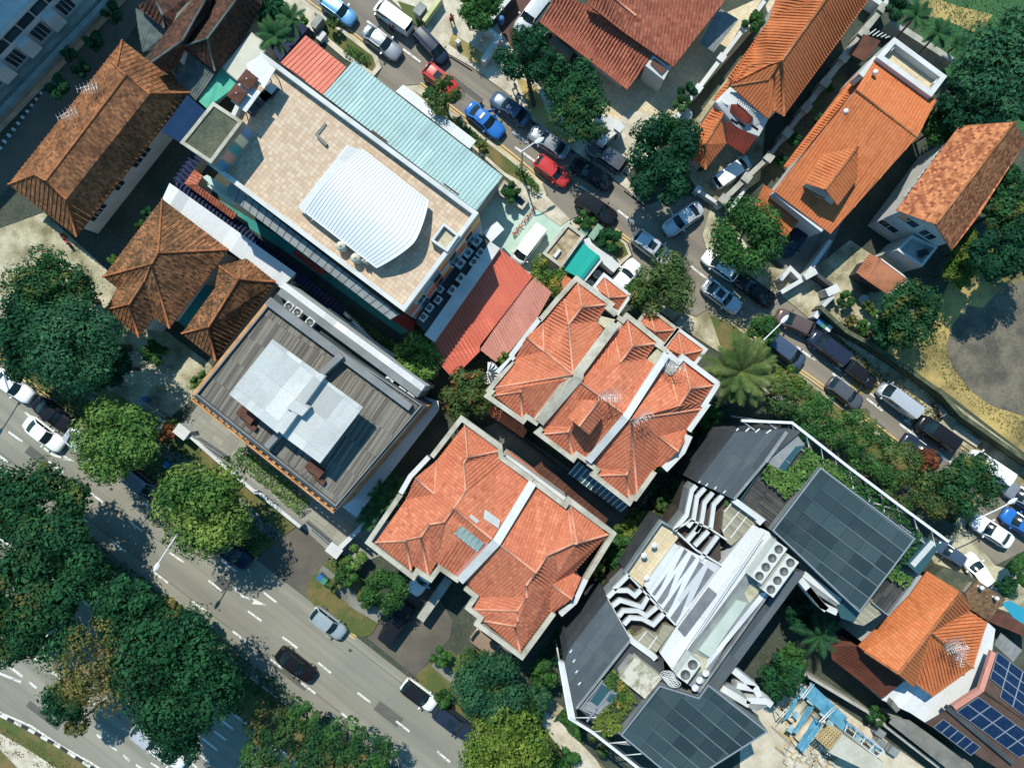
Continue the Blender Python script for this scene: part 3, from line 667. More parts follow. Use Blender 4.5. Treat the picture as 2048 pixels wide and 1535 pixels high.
for ci in range(1, cols - 1, 2):
    for z0 in (6.6, 9.0):
        s0 = ci * L / cols + .1; wb = MB(); wb.face([E4 + e * s_ + nn * .075 + Vector((0, 0, z_ - zt)) for s_, z_ in ((s0, z0), (s0 + .85, z0), (s0 + .85, z0 + 1.5), (s0, z0 + 1.5))]); part('window', r, wb, m_glass)
# curved roof over the terrace: springing at both long sides, arcs across
v = KD('nw=727,302 sw=612,426 se=755,537 ne=858,404 tip=824,482', 12.6)
r = thing('vault_roof', 'silver curved sheet-metal roof over the middle of the beige terrace', 'roof', (v['sw'].x, v['sw'].y, zt), None)
b = MB(); nA, nB = 18, 26
def vp(i, j):
    s_, u_ = i / nA, j / nB                       # s: along the ridge, u: across
    a0, b0 = v['sw'].lerp(v['se'], s_), v['nw'].lerp(v['ne'], s_); p = a0.lerp(b0, u_)
    bulge = max(0, (s_ - .3) / .7) ** 1.3 * 1.35 * (1 - abs(2 * u_ - 1) ** 1.5)
    ax = ((v['se'] - v['sw']) + (v['ne'] - v['nw'])).normalized()
    return p + ax * bulge + Vector((0, 0, 0.95 * math.sin(math.pi * u_) + .4))
for i in range(nA):
    for j in range(nB): b.face([vp(i, j), vp(i + 1, j), vp(i + 1, j + 1), vp(i, j + 1)], up=True, smooth=True)
so = part('roof_sheet', r, b, m_metal)
b = MB()
for i in range(0, nA + 9):
    q = i * nA / (nA + 8); b.tube([offs(vp(q, j), dz=.0) for j in range(0, nB + 1)], .035, 4)
part('standing_seam', so, b, mat('seam_grey', s8(206, 209, 216), s8(196, 200, 208), 1))
b = MB(); rim = [vp(0, j) for j in range(nB + 1)] + [vp(i, nB) for i in range(1, nA + 1)] + [vp(nA, j) for j in range(nB - 1, -1, -1)] + [vp(i, 0) for i in range(nA - 1, 0, -1)]
b.prism(setz(inset(KD_ if False else [v['sw'], v['se'], v['ne'], v['nw']], 1.3), zt + .9), zt); part('wall', r, b, m_wallg)
b = MB(); b.tube(rim + [rim[0]], .06, 5); part('edge_trim', so, b, m_metal)
b = MB(); b.prism(K('694,290,12.8 722,300,12.8 610,428,12.8 596,413,12.8'), 12.65, bottom=True); part('apron_sheet', r, b, m_wroof)
# water tanks, hatch and small fittings on the terrace
for (x, y, rr, lb) in ((683, 492, .42, 'round cream water tank on the beige terrace, nearest the curved roof edge'), (712, 516, .42, 'round cream water tank on the beige terrace, beside two small globes'),
                       (727, 522, .15, 'left of two small white globes on the beige terrace'), (733, 525, .13, 'right of two small white globes on the beige terrace')):
    c = P(x, y, zt + .8); b = MB(); b.lathe((c.x, c.y, zt), [(0, 0.02), (rr * .95, .02), (rr, .2), (rr, .9), (rr * .8, 1.1), (rr * .35, 1.22), (0, 1.25)], 18)
    b.lathe((c.x, c.y, zt + 1.22), [(0, .12), (rr * .25, .1), (rr * .25, 0)], 10)
    solo('water_tank', b, mat('cream_tank', s8(226, 218, 196), None, 1.5, fine=.05), lb, 'water tank', 'water tanks on the terrace', (c.x, c.y, zt))
ps = K('@22 1440,248 1560,345 1470,475 1340,385', 13.0); r = thing('roof_hatch', 'open white walled box at the corner of the beige terrace', 'roof hatch', (ps[3].x, ps[3].y, zt))
b = MB(); b.ring(ps, .2, zt, 13.0); part('wall', r, b, m_wall); b = MB(); b.face(setz(inset(ps, .15), 12.5), up=True); part('lid', r, b, m_conc2)
b = MB(); b.prism(K('632,272 637,269 655,288 651,292', zt + .3), zt + .01); b.prism(K('630,268 650,245 654,249 635,272', zt + .12), zt + .01); solo('low_kerb', b, m_concg, 'low grey L-shaped kerb on the beige terrace', 'kerb')
# stair tower with mossy top
ps = K('@11 1640,785 1870,935 1625,1260 1385,1100', 15.0); r = bldg('stair_tower', 'stair tower with a mossy flat top and pale rim beside the beige terrace', centre(ps), 'tower')
b = MB(); b.prism(ps, 0); part('wall', r, b, m_wallg); b = MB(); b.face(setz(inset(ps, .25), 15.02), up=True); part('roof', r, b, m_moss); b = MB(); b.ring(ps, .28, 14.6, 15.15); part('parapet', r, b, m_cream)
a_, c_ = edge_facing(ccw(ps), (.75, -.65)); ee = (c_ - a_).normalized(); LL = (c_ - a_).length; nn2 = Vector((ee.y, -ee.x, 0))
for i in range(5):
    wb = MB(); wb.face([a_ + ee * (LL * (i + t_) / 5) + nn2 * .04 + Vector((0, 0, z_ - 15)) for t_, z_ in ((.08, 12.4), (.92, 12.4), (.92, 14.4), (.08, 14.4))]); part('facade_panel', r, wb, [pal[2], pal[6], pal[4], pal[5], pal[2]][i])
# white canopies, parasols and tables at the far end of the terrace
for sp, lb in (('@D2 835,500 1055,680 890,965 670,680 640,620', 'white canopy at the corner of the beige terrace, nearest the red roof'), ('@D2 560,880 850,1000 640,1290 430,1130 520,900', 'white canopy on the beige terrace next to the mossy stair tower')):
    ps = K(sp, 14.2); r = thing('canopy', lb, 'canopy', (ps[0].x, ps[0].y, zt), 'white canopies on the beige terrace')
    b = MB(); b.prism(ps, 14.1, bottom=True); part('canopy_cover', r, b, m_wroof); 
    for p in inset(ps, .3): b = MB(); b.tube([Vector((p.x, p.y, zt)), Vector((p.x, p.y, 14.1))], .05, 6); part('post', r, b, m_rail)
for x, y, lb in ((648, 815, 'brown square parasol between the two white canopies'), (502, 1015, 'brown square parasol over the white canopy next to the mossy tower')):
    c = P(x, y, 14.9, 'D2'); r = thing('parasol', lb, 'parasol', (c.x, c.y, zt), 'brown parasols on the terrace'); b = MB()
    hs = .62; cs = [offs(c, *q) for q in (((hs * math.cos(ANG + a) * 1.414), (hs * math.sin(ANG + a) * 1.414), -.25) for a in (R(45), R(135), R(225), R(315)))]
    for i in range(4): b.face([cs[i], cs[(i + 1) % 4], c]); b.face([cs[i], cs[(i + 1) % 4], offs(cs[(i + 1) % 4], dz=-.12), offs(cs[i], dz=-.12)])
    part('parasol_cover', r, b, m_wood); b = MB(); b.tube([Vector((c.x, c.y, zt)), c], .04, 6); part('pole', r, b, m_rail)
for i, (x, y, lb) in enumerate(((1000, 1000, 'dark table by the canopy corner, topmost of the row on the beige terrace'), (930, 1040, 'dark table second from the top of the row on the beige terrace'), (850, 1110, 'dark table third from the top of the row on the beige terrace'), (740, 1240, 'dark table at the bottom of the row on the beige terrace, by the mossy tower'))):
    c = P(x, y, zt + .75, 'D2'); r = thing('table', lb, 'table', (c.x, c.y, zt), 'dark tables on the terrace')
    b = MB(); b.box((c.x, c.y, zt + .7), (.9, 1.1, .06), ANG); part('tabletop', r, b, m_dgrey)
    for sx in (-.35, .35):
        for sy in (-.45, .45): x_ = sx * math.cos(ANG) - sy * math.sin(ANG); y_ = sx * math.sin(ANG) + sy * math.cos(ANG); b = MB(); b.tube([(c.x + x_, c.y + y_, zt), (c.x + x_, c.y + y_, zt + .7)], .03, 4); part('leg', r, b, m_rail)
c = P(990, 955, zt + .8, 'D2'); b = MB(); b.box((c.x, c.y, zt + .01), (.7, .7, .8), ANG); b.box((c.x, c.y, zt + .81), (.74, .74, .05), ANG); solo('cabinet', b, m_acw, 'small pale cabinet among the dark tables on the beige terrace', 'cabinet')
# ledge with air conditioners, white beam
r = BEIGE
ps = K('@22 1712,330 1800,410 1330,1125 1225,1010', 5.6); b = MB(); b.prism(ps, 0); part('ac_ledge', r, b, m_dgrey)
for i, (x, y, w_, lb) in enumerate(((1695,390,.95,'air conditioner at the top of the inner row under the coloured facade'),(1630,480,.95,'air conditioner second in the inner row under the coloured facade'),(1570,560,.95,'air conditioner third in the inner row under the coloured facade'),(1722,478,.8,'air conditioner at the top of the outer row by the white beam'),(1672,548,.9,'air conditioner second in the outer row by the white beam'),(1570,672,.9,'air conditioner third in the outer row by the white beam'),(1505,765,.9,'air conditioner fourth in the outer row by the white beam'),(1410,757,.65,'small air conditioner fourth in the inner row under the coloured facade'),(1395,840,.75,'air conditioner fifth in the inner row under the coloured facade'),(1330,900,.85,'air conditioner sixth in the inner row under the coloured facade'),(1283,972,.85,'air conditioner at the bottom of the inner row under the coloured facade'))):
    c = P(x, y, 6.4, '22'); ac_unit(Vector((c.x, c.y, 5.61)), ANG + math.pi / 2, lb, 'air conditioners on the ledge', (w_ * .95, .55, .75), 1)
b = MB(); b.beam(K('@22 1835,420 1330,1138', 6.0), 1.1, 5.9); solo('party_wall', b, m_wall, 'broad white wall between the coloured facade and the red metal roof', 'wall')
b = MB(); b.prism(K('@22 1740,325,3.2 1850,240,3.2 1905,300,3.2 1805,400,3.2'), 2.9, bottom=True); solo('canopy', b, m_wroof, 'small white canopy at the east corner of the beige block, over the mint yard', 'canopy')
# ================================================================= B5 long roofs on the street side
def metal_roof(nm, lb, spec, z0, m, pitch, cat='building', wallm=None, h=.06, wd=.14):
    ps = K(spec); pd = {chr(97 + i): p for i, p in enumerate(ps)}; r = bldg(nm, lb, centre(ps), cat)
    roof(r, pd, ''.join(pd), m, pitch=pitch, h=h, wd=wd); b = MB(); b.prism(setz(inset(ps, .35), min(p.z for p in ps) - .2), z0); part('wall', r, b, wallm or m_wallg); return r
metal_roof('corrugated_hall', 'hall with ribbed salmon red roof, between the navy tiles and the long teal roof', '@12 382,272,5.2 692,515,5.2 515,728,6.2 188,482,6.2', 0, m_salmon, .42)
metal_roof('corrugated_hall', 'long hall with a ribbed pale teal roof beside the beige terrace', '@12 750,468,5.2 1893,1350,5.2 @22 1690,158,6.2 @12 516,727,6.2', 0, m_tealr, .36)
metal_roof('bus_shelter', 'long low shelter with a plain white roof beside the street', '@12 1130,650,3.2 1690,1080,3.2 1640,1142,3.3 1072,702,3.3', 0, m_wroof, 0, 'shelter')
b = MB(); b.face(K('@12 300,140,2.2 395,215,2.2 180,470,2.5 105,420,2.5'), up=True); 
for i in range(14): f0 = i / 13; b.beam([P(300, 140, 2.3, '12').lerp(P(395, 215, 2.3, '12'), f0), P(105, 420, 2.6, '12').lerp(P(180, 470, 2.6, '12'), f0)], .09, .1)
b.prism(inset(K('@12 300,140,2.1 395,215,2.1 180,470,2.1 105,420,2.1'), .2), 0)
solo('tile_canopy', b, m_btile, 'navy blue ribbed tile canopy under the palm beside the salmon red roof', 'canopy')
# ================================================================= B7 strips south-west of the beige block
ps = K('@D3 845,465 790,540 830,640 @22 1030,992 1090,935 @D3 900,470', 8.0)
ps = K('@D3 850,455 785,545 820,650 @22 1030,992 1100,950', 11.3); b = MB(); b.prism(ps, 11.0, bottom=True); ls = part('side_ledge', BEIGE, b, m_slabg)
b = MB(); a0, a1 = P(820, 650, 11.33, 'D3'), P(1030, 992, 11.33, '22'); c0, c1 = P(870, 470, 11.33, 'D3'), P(1100, 950, 11.33, '22')
for i in range(1, 24): f0 = i / 24; b.beam([a0.lerp(a1, f0), c0.lerp(c1, f0)], .05, .03)
part('slab_joint', ls, b, m_dgrey)
b = MB(); b.prism(K('@D3 455,375,10 520,345,10 860,570,10 790,640,10 560,480,10'), 9.8, bottom=True); b.prism(K('@D3 520,500,9.9 550,470,9.9 890,720,9.9 850,755,9.9'), 9.2, bottom=True); bo = part('balcony', BEIGE, b, m_mint)
b = MB()
for i in range(14): p = P(585 + i * 22.5, 505 + i * 16.3, 9.9, 'D3'); b.tube([p, offs(p, dz=.8)], .06, 5)
b.beam(K('@D3 570,490,10.75 880,720,10.75'), .14, .1); part('baluster', bo, b, m_cream)
pd = KD('@D3 a=340,270,3.4 b=455,360,3.7 c=385,490,3.7 d=940,885,3.7 e=875,965,3.3 f=200,465,3.3'); r = bldg('tile_lean_to', 'low L-shaped lean-to with salmon clay tiles beside the navy wall coping', centre(list(pd.values())), 'lean-to')
roof(r, pd, 'abcf fcde', t_clay, pitch=.3); b = MB(); b.prism(setz(inset([pd[q] for q in 'abcdef'], .2), 3.1), 0); part('wall', r, b, m_wallg)
b = MB()
line = K('@D3 370,70 90,450 990,1120 @22 660,950', 2.6); L0 = 0
b.beam(setz(line, 2.25), .3, 2.25, 1)
for p_, q_ in zip(line, line[1:]):
    n_ = int((q_ - p_).length / .42); dd = (q_ - p_).normalized(); nn_ = Vector((-dd.y, dd.x, 0))
    for i in range(n_): c_ = p_.lerp(q_, (i + .5) / n_); b.tube([c_ - nn_ * .55 - Vector((0, 0, .22)), c_, c_ + nn_ * .55 - Vector((0, 0, .22))], .13, 5)
    b.face([p_ - nn_ * .5 - Vector((0, 0, .3)), q_ - nn_ * .5 - Vector((0, 0, .3)), q_ - Vector((0, 0, .08)), p_ - Vector((0, 0, .08))]); b.face([p_ - Vector((0, 0, .08)), q_ - Vector((0, 0, .08)), q_ + nn_ * .5 - Vector((0, 0, .3)), p_ + nn_ * .5 - Vector((0, 0, .3))])
solo('boundary_wall', b, [m_btile, m_wallg], 'boundary wall capped with navy blue glazed tiles, below the beige block', 'wall')
m_dred = mat('dark_red_sheet', s8(150, 58, 50), s8(128, 48, 44), 1)
metal_roof('lean_to', 'narrow dark red lean-to in the teal alley below the grey slab ledge', '@22 280,490,2.9 300,455,3.1 532,628,3.1 500,652,2.9', 0, m_dred, .3, 'lean-to')
metal_roof('lean_to', 'dark red lean-to under the south corner of the beige block', '@22 1092,935,3.4 1222,1008,3.4 1200,1100,3.0 1045,995,3.0', 0, m_dred, .3, 'lean-to')
# ================================================================= B8 white strip roof, B9 brown hipped house
r = metal_roof('lean_to', 'long white flat strip roof between the brown hipped roof and the navy wall coping', '339,366,4.6 358,379,4.6 592,546,4.6 562,576,4.3 322,403,4.3', 0, m_wroof, 0, 'lean-to')
pt = KD('@21 N=1245,70,5.2 E=1755,455,5.2 p=1215,485,8.0 q=1165,565,8.0 W=790,665,5.2 S=1300,1060,5.2 v=900,752,5.2 r=1108,700,7.2 s=990,877,7.0 w=808,918,5.2 x=1065,1130,5.2 y=1178,978,5.2 k=1150,720,7.2')
r = bldg('brown_hipped_house', 'house with a mottled brown hipped tile roof and low wing, beside the white strip roof', centre([pt[q] for q in 'NESW']))
roof(r, pt, 'NEp NpqW pESq WqrvW'.replace('WqrvW', 'Wqrv') + ' qSyr rvws wxs rsxy', t_brown2, 'Np pE pq qW qS rs sw sx qr', pitch=.4, h=.05, wd=.15, cap=t_capo)
b = MB(); b.prism(setz(inset([pt[q] for q in 'NESyxwvW'], .6), 5.0), 0); part('wall', r, b, m_wall)
pt = KD('@21 a=1680,580,4.9 b=1830,690,6.9 c=1600,1050,6.9 d=1890,525,4.7 @22 E=150,702,4.7 @21 S=1652,1305,4.7 W=1395,1100,4.7 n=1648,755,4.7')
pt['a'] = KD('@21 a=1682,582,4.9')['a']
r = bldg('brown_annex', 'smaller mottled brown hipped annex roof beside the timber-decked building', centre(list(pt.values())), 'annex')
roof(r, pt, 'adEb bESc cSW nbcW anb', t_brown2, 'ab bE bc cW cS', pitch=.4, h=.05, wd=.15, cap=t_capo)
b = MB(); b.prism(setz(inset([pt[q] for q in 'adESWn'], .5), 4.5), 0); part('wall', r, b, m_wall)
metal_roof('lean_to', 'teal green strip roof between the two mottled brown roofs', '@21 1560,710,3.2 1650,760,3.2 1420,1050,3.0 1360,1000,3.0', 0, m_teal, 0, 'lean-to')
b = MB(); b.prism(K('@22 165,680,4.2 245,610,4.2 298,632,4.2 195,755,4.2'), 4.1, bottom=True); 
for i in range(5): f0 = i / 4; b.beam([P(165, 680, 4.25, '22').lerp(P(195, 755, 4.25, '22'), f0), P(245, 610, 4.25, '22').lerp(P(298, 632, 4.25, '22'), f0)], .08, .1, 1)
solo('glass_canopy', b, [m_canopy, m_frame], 'small glazed canopy at the end of the white strip roof', 'canopy')
# ================================================================= B10 timber-decked modern building
zt = 9.0; W_, N_, E_, S_ = K('388,789 541,600 @32 1300,190 620,985', zt); q4 = [W_, N_, E_, S_]
r = DECK = bldg('decked_building', 'modern block with a weathered timber roof deck and pale blue canopy roofs, centre left', centre(q4), 'building')
b = MB(); b.prism(q4, 0); part('wall', r, b, m_dgrey)
b = MB(); b.face(setz(inset(q4, .35), zt + .012), up=True, hint=(E_ - N_)); part('roof_deck', r, b, m_deck)
b = MB(); b.beam([offs(p, dz=.3) for p in inset(q4, .22)], .12, .34, closed=True); part('parapet', r, b, m_grey)
b = MB(); b.beam([offs(N_, dz=.14), offs(W_, dz=.14)], .32, .4); part('roof_edge', r, b, m_oran); b = MB(); b.beam([offs(W_, dz=.1), offs(S_, dz=.1), offs(E_, dz=.1)], .22, .4); part('roof_edge', r, b, m_dgrey)
def fin_row(a, c_, n, out, m, size):
    e = (c_ - a); L = e.length; e.normalize()
    for i in range(n):
        p = a + e * (L * (i + .5) / n); b = MB(); b.beam([offs(p, dz=-.3), offs(p + out * size, dz=-.3)], .3, 2.2); part('timber_fin', r, b, m)
ou = Vector((-.6, -.8, 0)); 
eSW = (S_ - W_).normalized(); outSW = Vector((eSW.y, -eSW.x, 0)); outSW = outSW if outSW.y < 0 else -outSW
fin_row(W_, S_, 22, outSW, m_oran, .42)
b = MB(); b.beam([offs(W_ + outSW * .5, dz=-.1), offs(S_ + outSW * .5, dz=-.1)], .14, .5); part('fin_rail', r, b, m_oran)
# south-east timber screen
eSE = (E_ - S_).normalized(); outSE = Vector((eSE.y, -eSE.x, 0)); outSE = outSE if outSE.x > 0 else -outSE
b = MB(); L = (E_ - S_).length
p0, p1 = S_ + outSE * .06, E_ + outSE * .06
for i in range(9): z_ = 8.6 - i * .62; b.beam([Vector((p0.x, p0.y, z_)), Vector((p1.x, p1.y, z_))], .14 + .1 * (i % 2), .4)
part('timber_cladding', r, b, m_oran)
# glass balustrade along the deck
b = MB(); gi = inset(q4, .6)
for i, j in ((3, 0), (0, 1)): b.beam([offs(gi[i], dz=1.0), offs(gi[j], dz=1.0)], .05, .95)
for i in range(len(gi)):
    pass
part('balustrade', r, b, m_rail) if False else None
# party walls on the deck
b = MB(); b.beam(K('@22 655,1262 500,1405', 10.2), .55, 1.15); part('deck_wall', r, b, m_grey); b = MB(); b.beam(K('@32 170,410 75,515', 10.2), .55, 1.15); part('deck_wall', r, b, m_grey)
# canopies
for sp, z_, lb in (('545,678 641,748 555,866 458,788', 12.4, 'larger'), ('641,752 726,814 640,926 556,864', 12.0, 'smaller')):
    ps = K(sp, z_); b = MB(); b.prism(ps, z_ - .3, bottom=True); part('canopy_roof', r, b, m_canopy)
    b = MB(); b.prism(setz(inset(ps, 1.6), z_ - .3), zt); part('pavilion', r, b, m_dgrey)
b = MB(); b.prism(K('@32 300,140,12.8 415,205,12.8 352,275,12.8 232,212,12.8'), 12.1); b.prism(K('@32 232,212,12.8 300,140,12.8 300,140,12.8 180,80,12.8 100,330,12.8 150,360,12.8') if False else K('640,746,12.7 650,752,12.7 566,868,12.7 555,860,12.7'), 12.0); part('roof_box', r, b, m_canopy)
for k_, (x, y) in enumerate(((493, 830), (630, 938))):
    c = P(x, y, zt + .5); b = MB(); b.box((c.x, c.y, zt + .02), (1.6, .8, .7), ANG); b.box((c.x + .3, c.y - .9, zt + .02), (1.2, .4, .4), ANG)
    solo('bench', b, m_wood, ('brown timber bench on the west edge of the timber deck', 'brown timber bench at the south corner of the timber deck')[k_], 'bench', 'benches on the timber deck')
# north-east plant strip with air conditioners
def strip(nm, oa, ob, wa, wb, s0, s1, z_, z0, m, par=None):
    q = []
    for s_, k_ in ((s0, -1), (s1, -1), (s1, 1), (s0, 1)):
        f = (s_ - s0) / (s1 - s0); o = oa + (ob - oa) * f + k_ * (wa + (wb - wa) * f); q.append(P(541 + .829 * s_ + .559 * o, 600 + .559 * s_ - .829 * o, z_))
    b = MB(); b.prism(q, z0)
    return part(nm, par or r, b, m)
strip('plant_wall', -4, -21.5, 9, 7, -4, 352, 9.7, 8.9, m_grey); strip('plant_ledge', 11, -6, 10, 9, 2, 350, 7.9, 0, m_dgrey); strip('plant_roof', 25, 10.5, 7.5, 7.5, 4, 352, 8.9, 0, m_grey); strip('white_ledge', 39, 25, 6.5, 6.5, 2, 352, 8.6, 0, m_wroof)
for i, (t_, x, y, lb) in enumerate((('22', 252, 890, 'first air conditioner in the trough beside the timber deck, at the north corner'), ('22', 318, 935, 'second air conditioner in the trough beside the timber deck'), ('22', 414, 1012, 'third air conditioner in the trough beside the timber deck'), ('22', 1012, 1470, 'fourth air conditioner in the trough beside the timber deck'), ('32', 1108, 88, 'fifth air conditioner in the trough beside the timber deck'), ('32', 1172, 132, 'last air conditioner in the trough beside the timber deck, at the east end'))):
    c = P(x, y, 8.9, t_); ac_unit(Vector((c.x, c.y, 7.92)), ANG, lb, 'air conditioners beside the timber deck', (.75, .75, 1.0), 1)
b = MB(); ps = K('@22 522,932,3.2 562,905,3.2 1062,1268,3.2 1075,1360,3.2'); b.prism(ps, 3.0, bottom=True)
for i in range(9): f0 = (i + .5) / 9; b.beam([ps[0].lerp(ps[3], f0) + Vector((0, 0, .03)), ps[1].lerp(ps[2], f0) + Vector((0, 0, .03))], .06, .04)
solo('slab_canopy', b, m_canopy, 'pale slab canopy beside the green hedge strip', 'canopy')
b = MB(); b.beam(K('@22 165,835 288,690 660,925 900,1165 1070,1275', 2.3), .3, 2.3); solo('boundary_wall', b, m_wall, 'white boundary wall around the long narrow white wing', 'wall')
# south-east lean-to walkway
metal_roof('walkway_roof', 'grey ribbed walkway roof under the orange timber screen', '@32 1290,125,3.0 1400,160,3.0 1405,230,3.0 770,1050,3.0 650,965,3.0', 0, m_wroof, .3, 'walkway', h=.03)
# front wall, gates and hedge
b = MB(); b.beam(K('@31 1415,390 1640,590 1965,865', 1.6), .35, 1.6); b.beam(K('@32 0,850 340,1125', 1.6), .35, 1.6); solo('front_wall', b, m_wall, 'long white street wall in front of the timber-decked block', 'wall')
def gate(label, a, c_, n, t, z=1.6, m=None):
    g0, g1 = P(*a, z, t), P(*c_, z, t); r = thing('sliding_gate', label, 'gate', (g0.x, g0.y, 0)); b = MB()
    b.beam([g0, g1], .08, .1); b.beam([offs(g0, dz=-1.4), offs(g1, dz=-1.4)], .08, .1)
    for i in range(n): p = g0.lerp(g1, i / (n - 1)); b.tube([p, offs(p, dz=-1.5)], .03, 4)
    part('gate_frame', r, b, m or m_rail); b = MB(); d = (g1 - g0).normalized(); b.beam([offs(g0 + d * .1, dz=-.1), offs(g1 - d * .1, dz=-.1)], .05, 1.2); part('gate_panel', r, b, m_slabg); return r
gate('grey sliding gate to the grey slab yard, left of the hedge', (1440, 410), (1715, 590), 9, '31'); gate('grey sliding gate beside the driveway mouth, right of the hedge', (370, 1090), (600, 1285), 8, '32')
for x, y, t_, lb in ((1395, 395, '31', 'white gate pier by the mossy concrete yard'), (600, 1305, '32', 'white gate pier at the driveway mouth beside the lawn of the red roofed pair')):
    c = P(x, y, 1.9, t_); b = MB(); b.box((c.x, c.y, 0), (1.3, 1.0, 1.9), ANG); b.box((c.x, c.y, 1.9), (1.4, 1.1, .08), ANG); solo('gate_pier', b, m_wall, lb, 'gate pier', 'white gate piers')
b = MB(); b.beam(K('@32 600,1330 850,1085', 1.9), .45, 1.9); solo('side_wall', b, m_wall, 'short white side wall from the gate pier towards the red roofed pair', 'wall')
gate('slatted gate panel at the mossy concrete yard', (1085, 160), (1265, 285), 7, '31')
b = MB(); b.beam(K('@31 1215,290 1260,325 1200,390', 1.5), .3, 1.5); solo('front_wall', b, m_conc2, 'low mossy wall beside the slatted gate panel', 'wall')
# ================================================================= red metal roofs beside the terrace houses
metal_roof('metal_roof_shed', 'large shed with a red ribbed metal roof, shaded by the beige block', '@22 1872,448,5.4 @23 160,662,5.2 @A1 510,455,5.0 0,1120,4.8 @22 1715,1240,4.9 1510,1445,4.7 1370,1290,4.9 1362,1130,5.2', 0, m_redr, .36, 'shed', m_wallg)
metal_roof('metal_roof_shed', 'shed with a faded pink ribbed metal roof beside the first red terrace house', '@A1 510,440,4.9 760,170,5.1 1000,380,5.0 800,735,4.4 420,1200,4.2 220,1350,4.2 0,1180,4.6', 0, m_pinkr, .26, 'shed', m_wallg)
# spiral stair
c = P(105, 175, 0, 'A3'); c = P(105, 175, 4.6, 'A3'); r = thing('spiral_stair', 'white spiral staircase at the west corner of the first red terrace house', 'staircase', (c.x, c.y, 0))
for i in range(13):
    a = R(70) - i * R(22); b = MB(); z_ = 5.0 - i * .32
    q = [Vector((c.x, c.y, z_))] + [Vector((c.x + 1.0 * math.cos(a + k * R(9)), c.y + 1.0 * math.sin(a + k * R(9)), z_)) for k in range(3)]; b.prism(q, z_ - .06, bottom=True); part('tread', r, b, m_frame)
b = MB(); b.tube([(c.x, c.y, 0), (c.x, c.y, 5.6)], .08, 8); part('pole', r, b, m_frame)
b = MB(); b.tube([(c.x + 1.05 * math.cos(R(70) - i * R(11)), c.y + 1.05 * math.sin(R(70) - i * R(11)), 5.9 - i * .16) for i in range(26)], .05, 5); part('handrail', r, b, m_frame)
# ================================================================= B11 terrace of three houses
E = 7.8
pa = KD('@A1 a=1360,215 b=1790,545 c=1420,590,9.5 d=1238,826,9.5 f=1178,480 f2=1272,350 g=1620,790,8.3 P=1300,1525,10.6 h=890,1195,9.0 i=880,800 i2=1110,490 j=645,1008,9.0 k=490,1303 m=1720,890,8.1 n=1330,1500,10.5 @A3 W=200,385 q=578,378,9.0 r=565,440,8.8 s=650,740 t=592,800 u=195,492 v=800,830 w=1220,260,10.3', E)
r = bldg('terrace_house', 'first red roofed terrace house of three, beside the faded pink shed', centre(list(pa.values())), 'house', 'row of terrace houses'); TH = [r]
roof(r, pa, 'abc acdff2'.replace('acdff2', 'a.c.d.f.f2').replace('abc', 'a.b.c') + ' c.b.g.d f.d.P.h.i.i2 i.h.j h.k.j h.P.W.k d.g.m.n.P W.P.w.v.s.q W.q.r.u r.t.u q.s.t.r', t_terra, 'a.c.b c.d f.d P.d P.h h.j P.W q.r r.u r.t h.i', cap=t_cap)
pb = KD('@A2 a=520,258 b=930,600 c=590,650,9.5 d=420,870,9.5 f=345,500 g=780,822,8.3 m=960,935,8.1 l=300,470,8.0 @A3 R=1372,285,10.6 q=1290,908,9.0 r=1225,1000,8.8 s=1350,1288 t=1292,1325 u=885,1030 w=1490,1365 x=890,905 @A4 Z=625,268,10.6 y=95,850', E)
r = bldg('terrace_house', 'middle red roofed terrace house with a raised dormer on its roof', centre(list(pb.values())), 'house', 'row of terrace houses'); TH.append(r)
roof(r, pb, 'a.b.c a.c.d.f c.b.g.d l.f.d.R d.g.m.Z.R R.Z.y.w.s.q.x q.r.u.x r.t.u q.s.t.r', t_terra, 'a.c.b c.d f.d R.Z q.r r.u r.t', cap=t_cap)
b = MB(); dm = KD('@A3 a=1432,553,10.9 b=1660,562,11.7 c=1382,922,11.7 d=1230,802,10.9 e=1702,800,10.9 f=1522,1040,10.9')
roof(r, dm, 'abcd becf'.replace('becf', 'befc'), t_terra, 'bc', name='dormer_roof', cap=t_cap, t=.1)
b = MB(); b.prism(setz(inset([dm[q] for q in 'abefcd'], .25), 10.75), 8.6); part('dormer', r, b, m_wall)
pc = KD('@A2 a=1310,870 b=1732,1188 c=1400,1240,9.5 d=1240,1480,9.5 f=1130,1080 l=985,985,8.0 @A4 g=1700,98,8.3 N=1700,188 P=715,340,10.6 o=735,270,10.5 e=1640,235 k=1480,478 h=1097,575,9.0 i=1372,782,9.0 i1=1505,595 j=1085,990 j1=1168,1002 S=795,1370 q=695,1028,9.0 r=645,1110,8.8 s=690,1445 u=240,1118 x=285,1030 y=170,915 z=800,175,10.2 z1=640,330,10.4', E)
r = bldg('terrace_house', 'third red roofed terrace house, at the palm tree end of the row', centre(list(pc.values())), 'house', 'row of terrace houses'); TH.append(r)
roof(r, pc, 'a.b.c a.c.d.f c.b.g.d l.f.d.g.N.P P.N.e.k.h.j.S h.k.i1.i h.i.j1.j P.q.x.y P.S.q q.r.u.x r.s.u q.S.s.r', t_terra, 'a.c.b c.d f.d P.N P.S h.i q.r r.u r.s', cap=t_cap)
for i, (hs, sp) in enumerate(((pa, 'a b g m P w v s t u W k j i i2 f2'), (pb, 'a b g m Z y w s t u x R l f'), (pc, 'a b g N e k i1 i j1 j S s u x y P l f'))):
    base = setz(inset([hs[q] for q in sp.split()], .12), 7.55); b = MB(); b.prism(base, 0); part('wall', TH[i], b, m_wall)
def parapet(root, sp, w_=.44, h_=.75, m=None, z=8.15, nm='parapet'):
    b = MB(); b.beam(K(sp, z), w_, h_); return part(nm, root, b, m or m_cream)
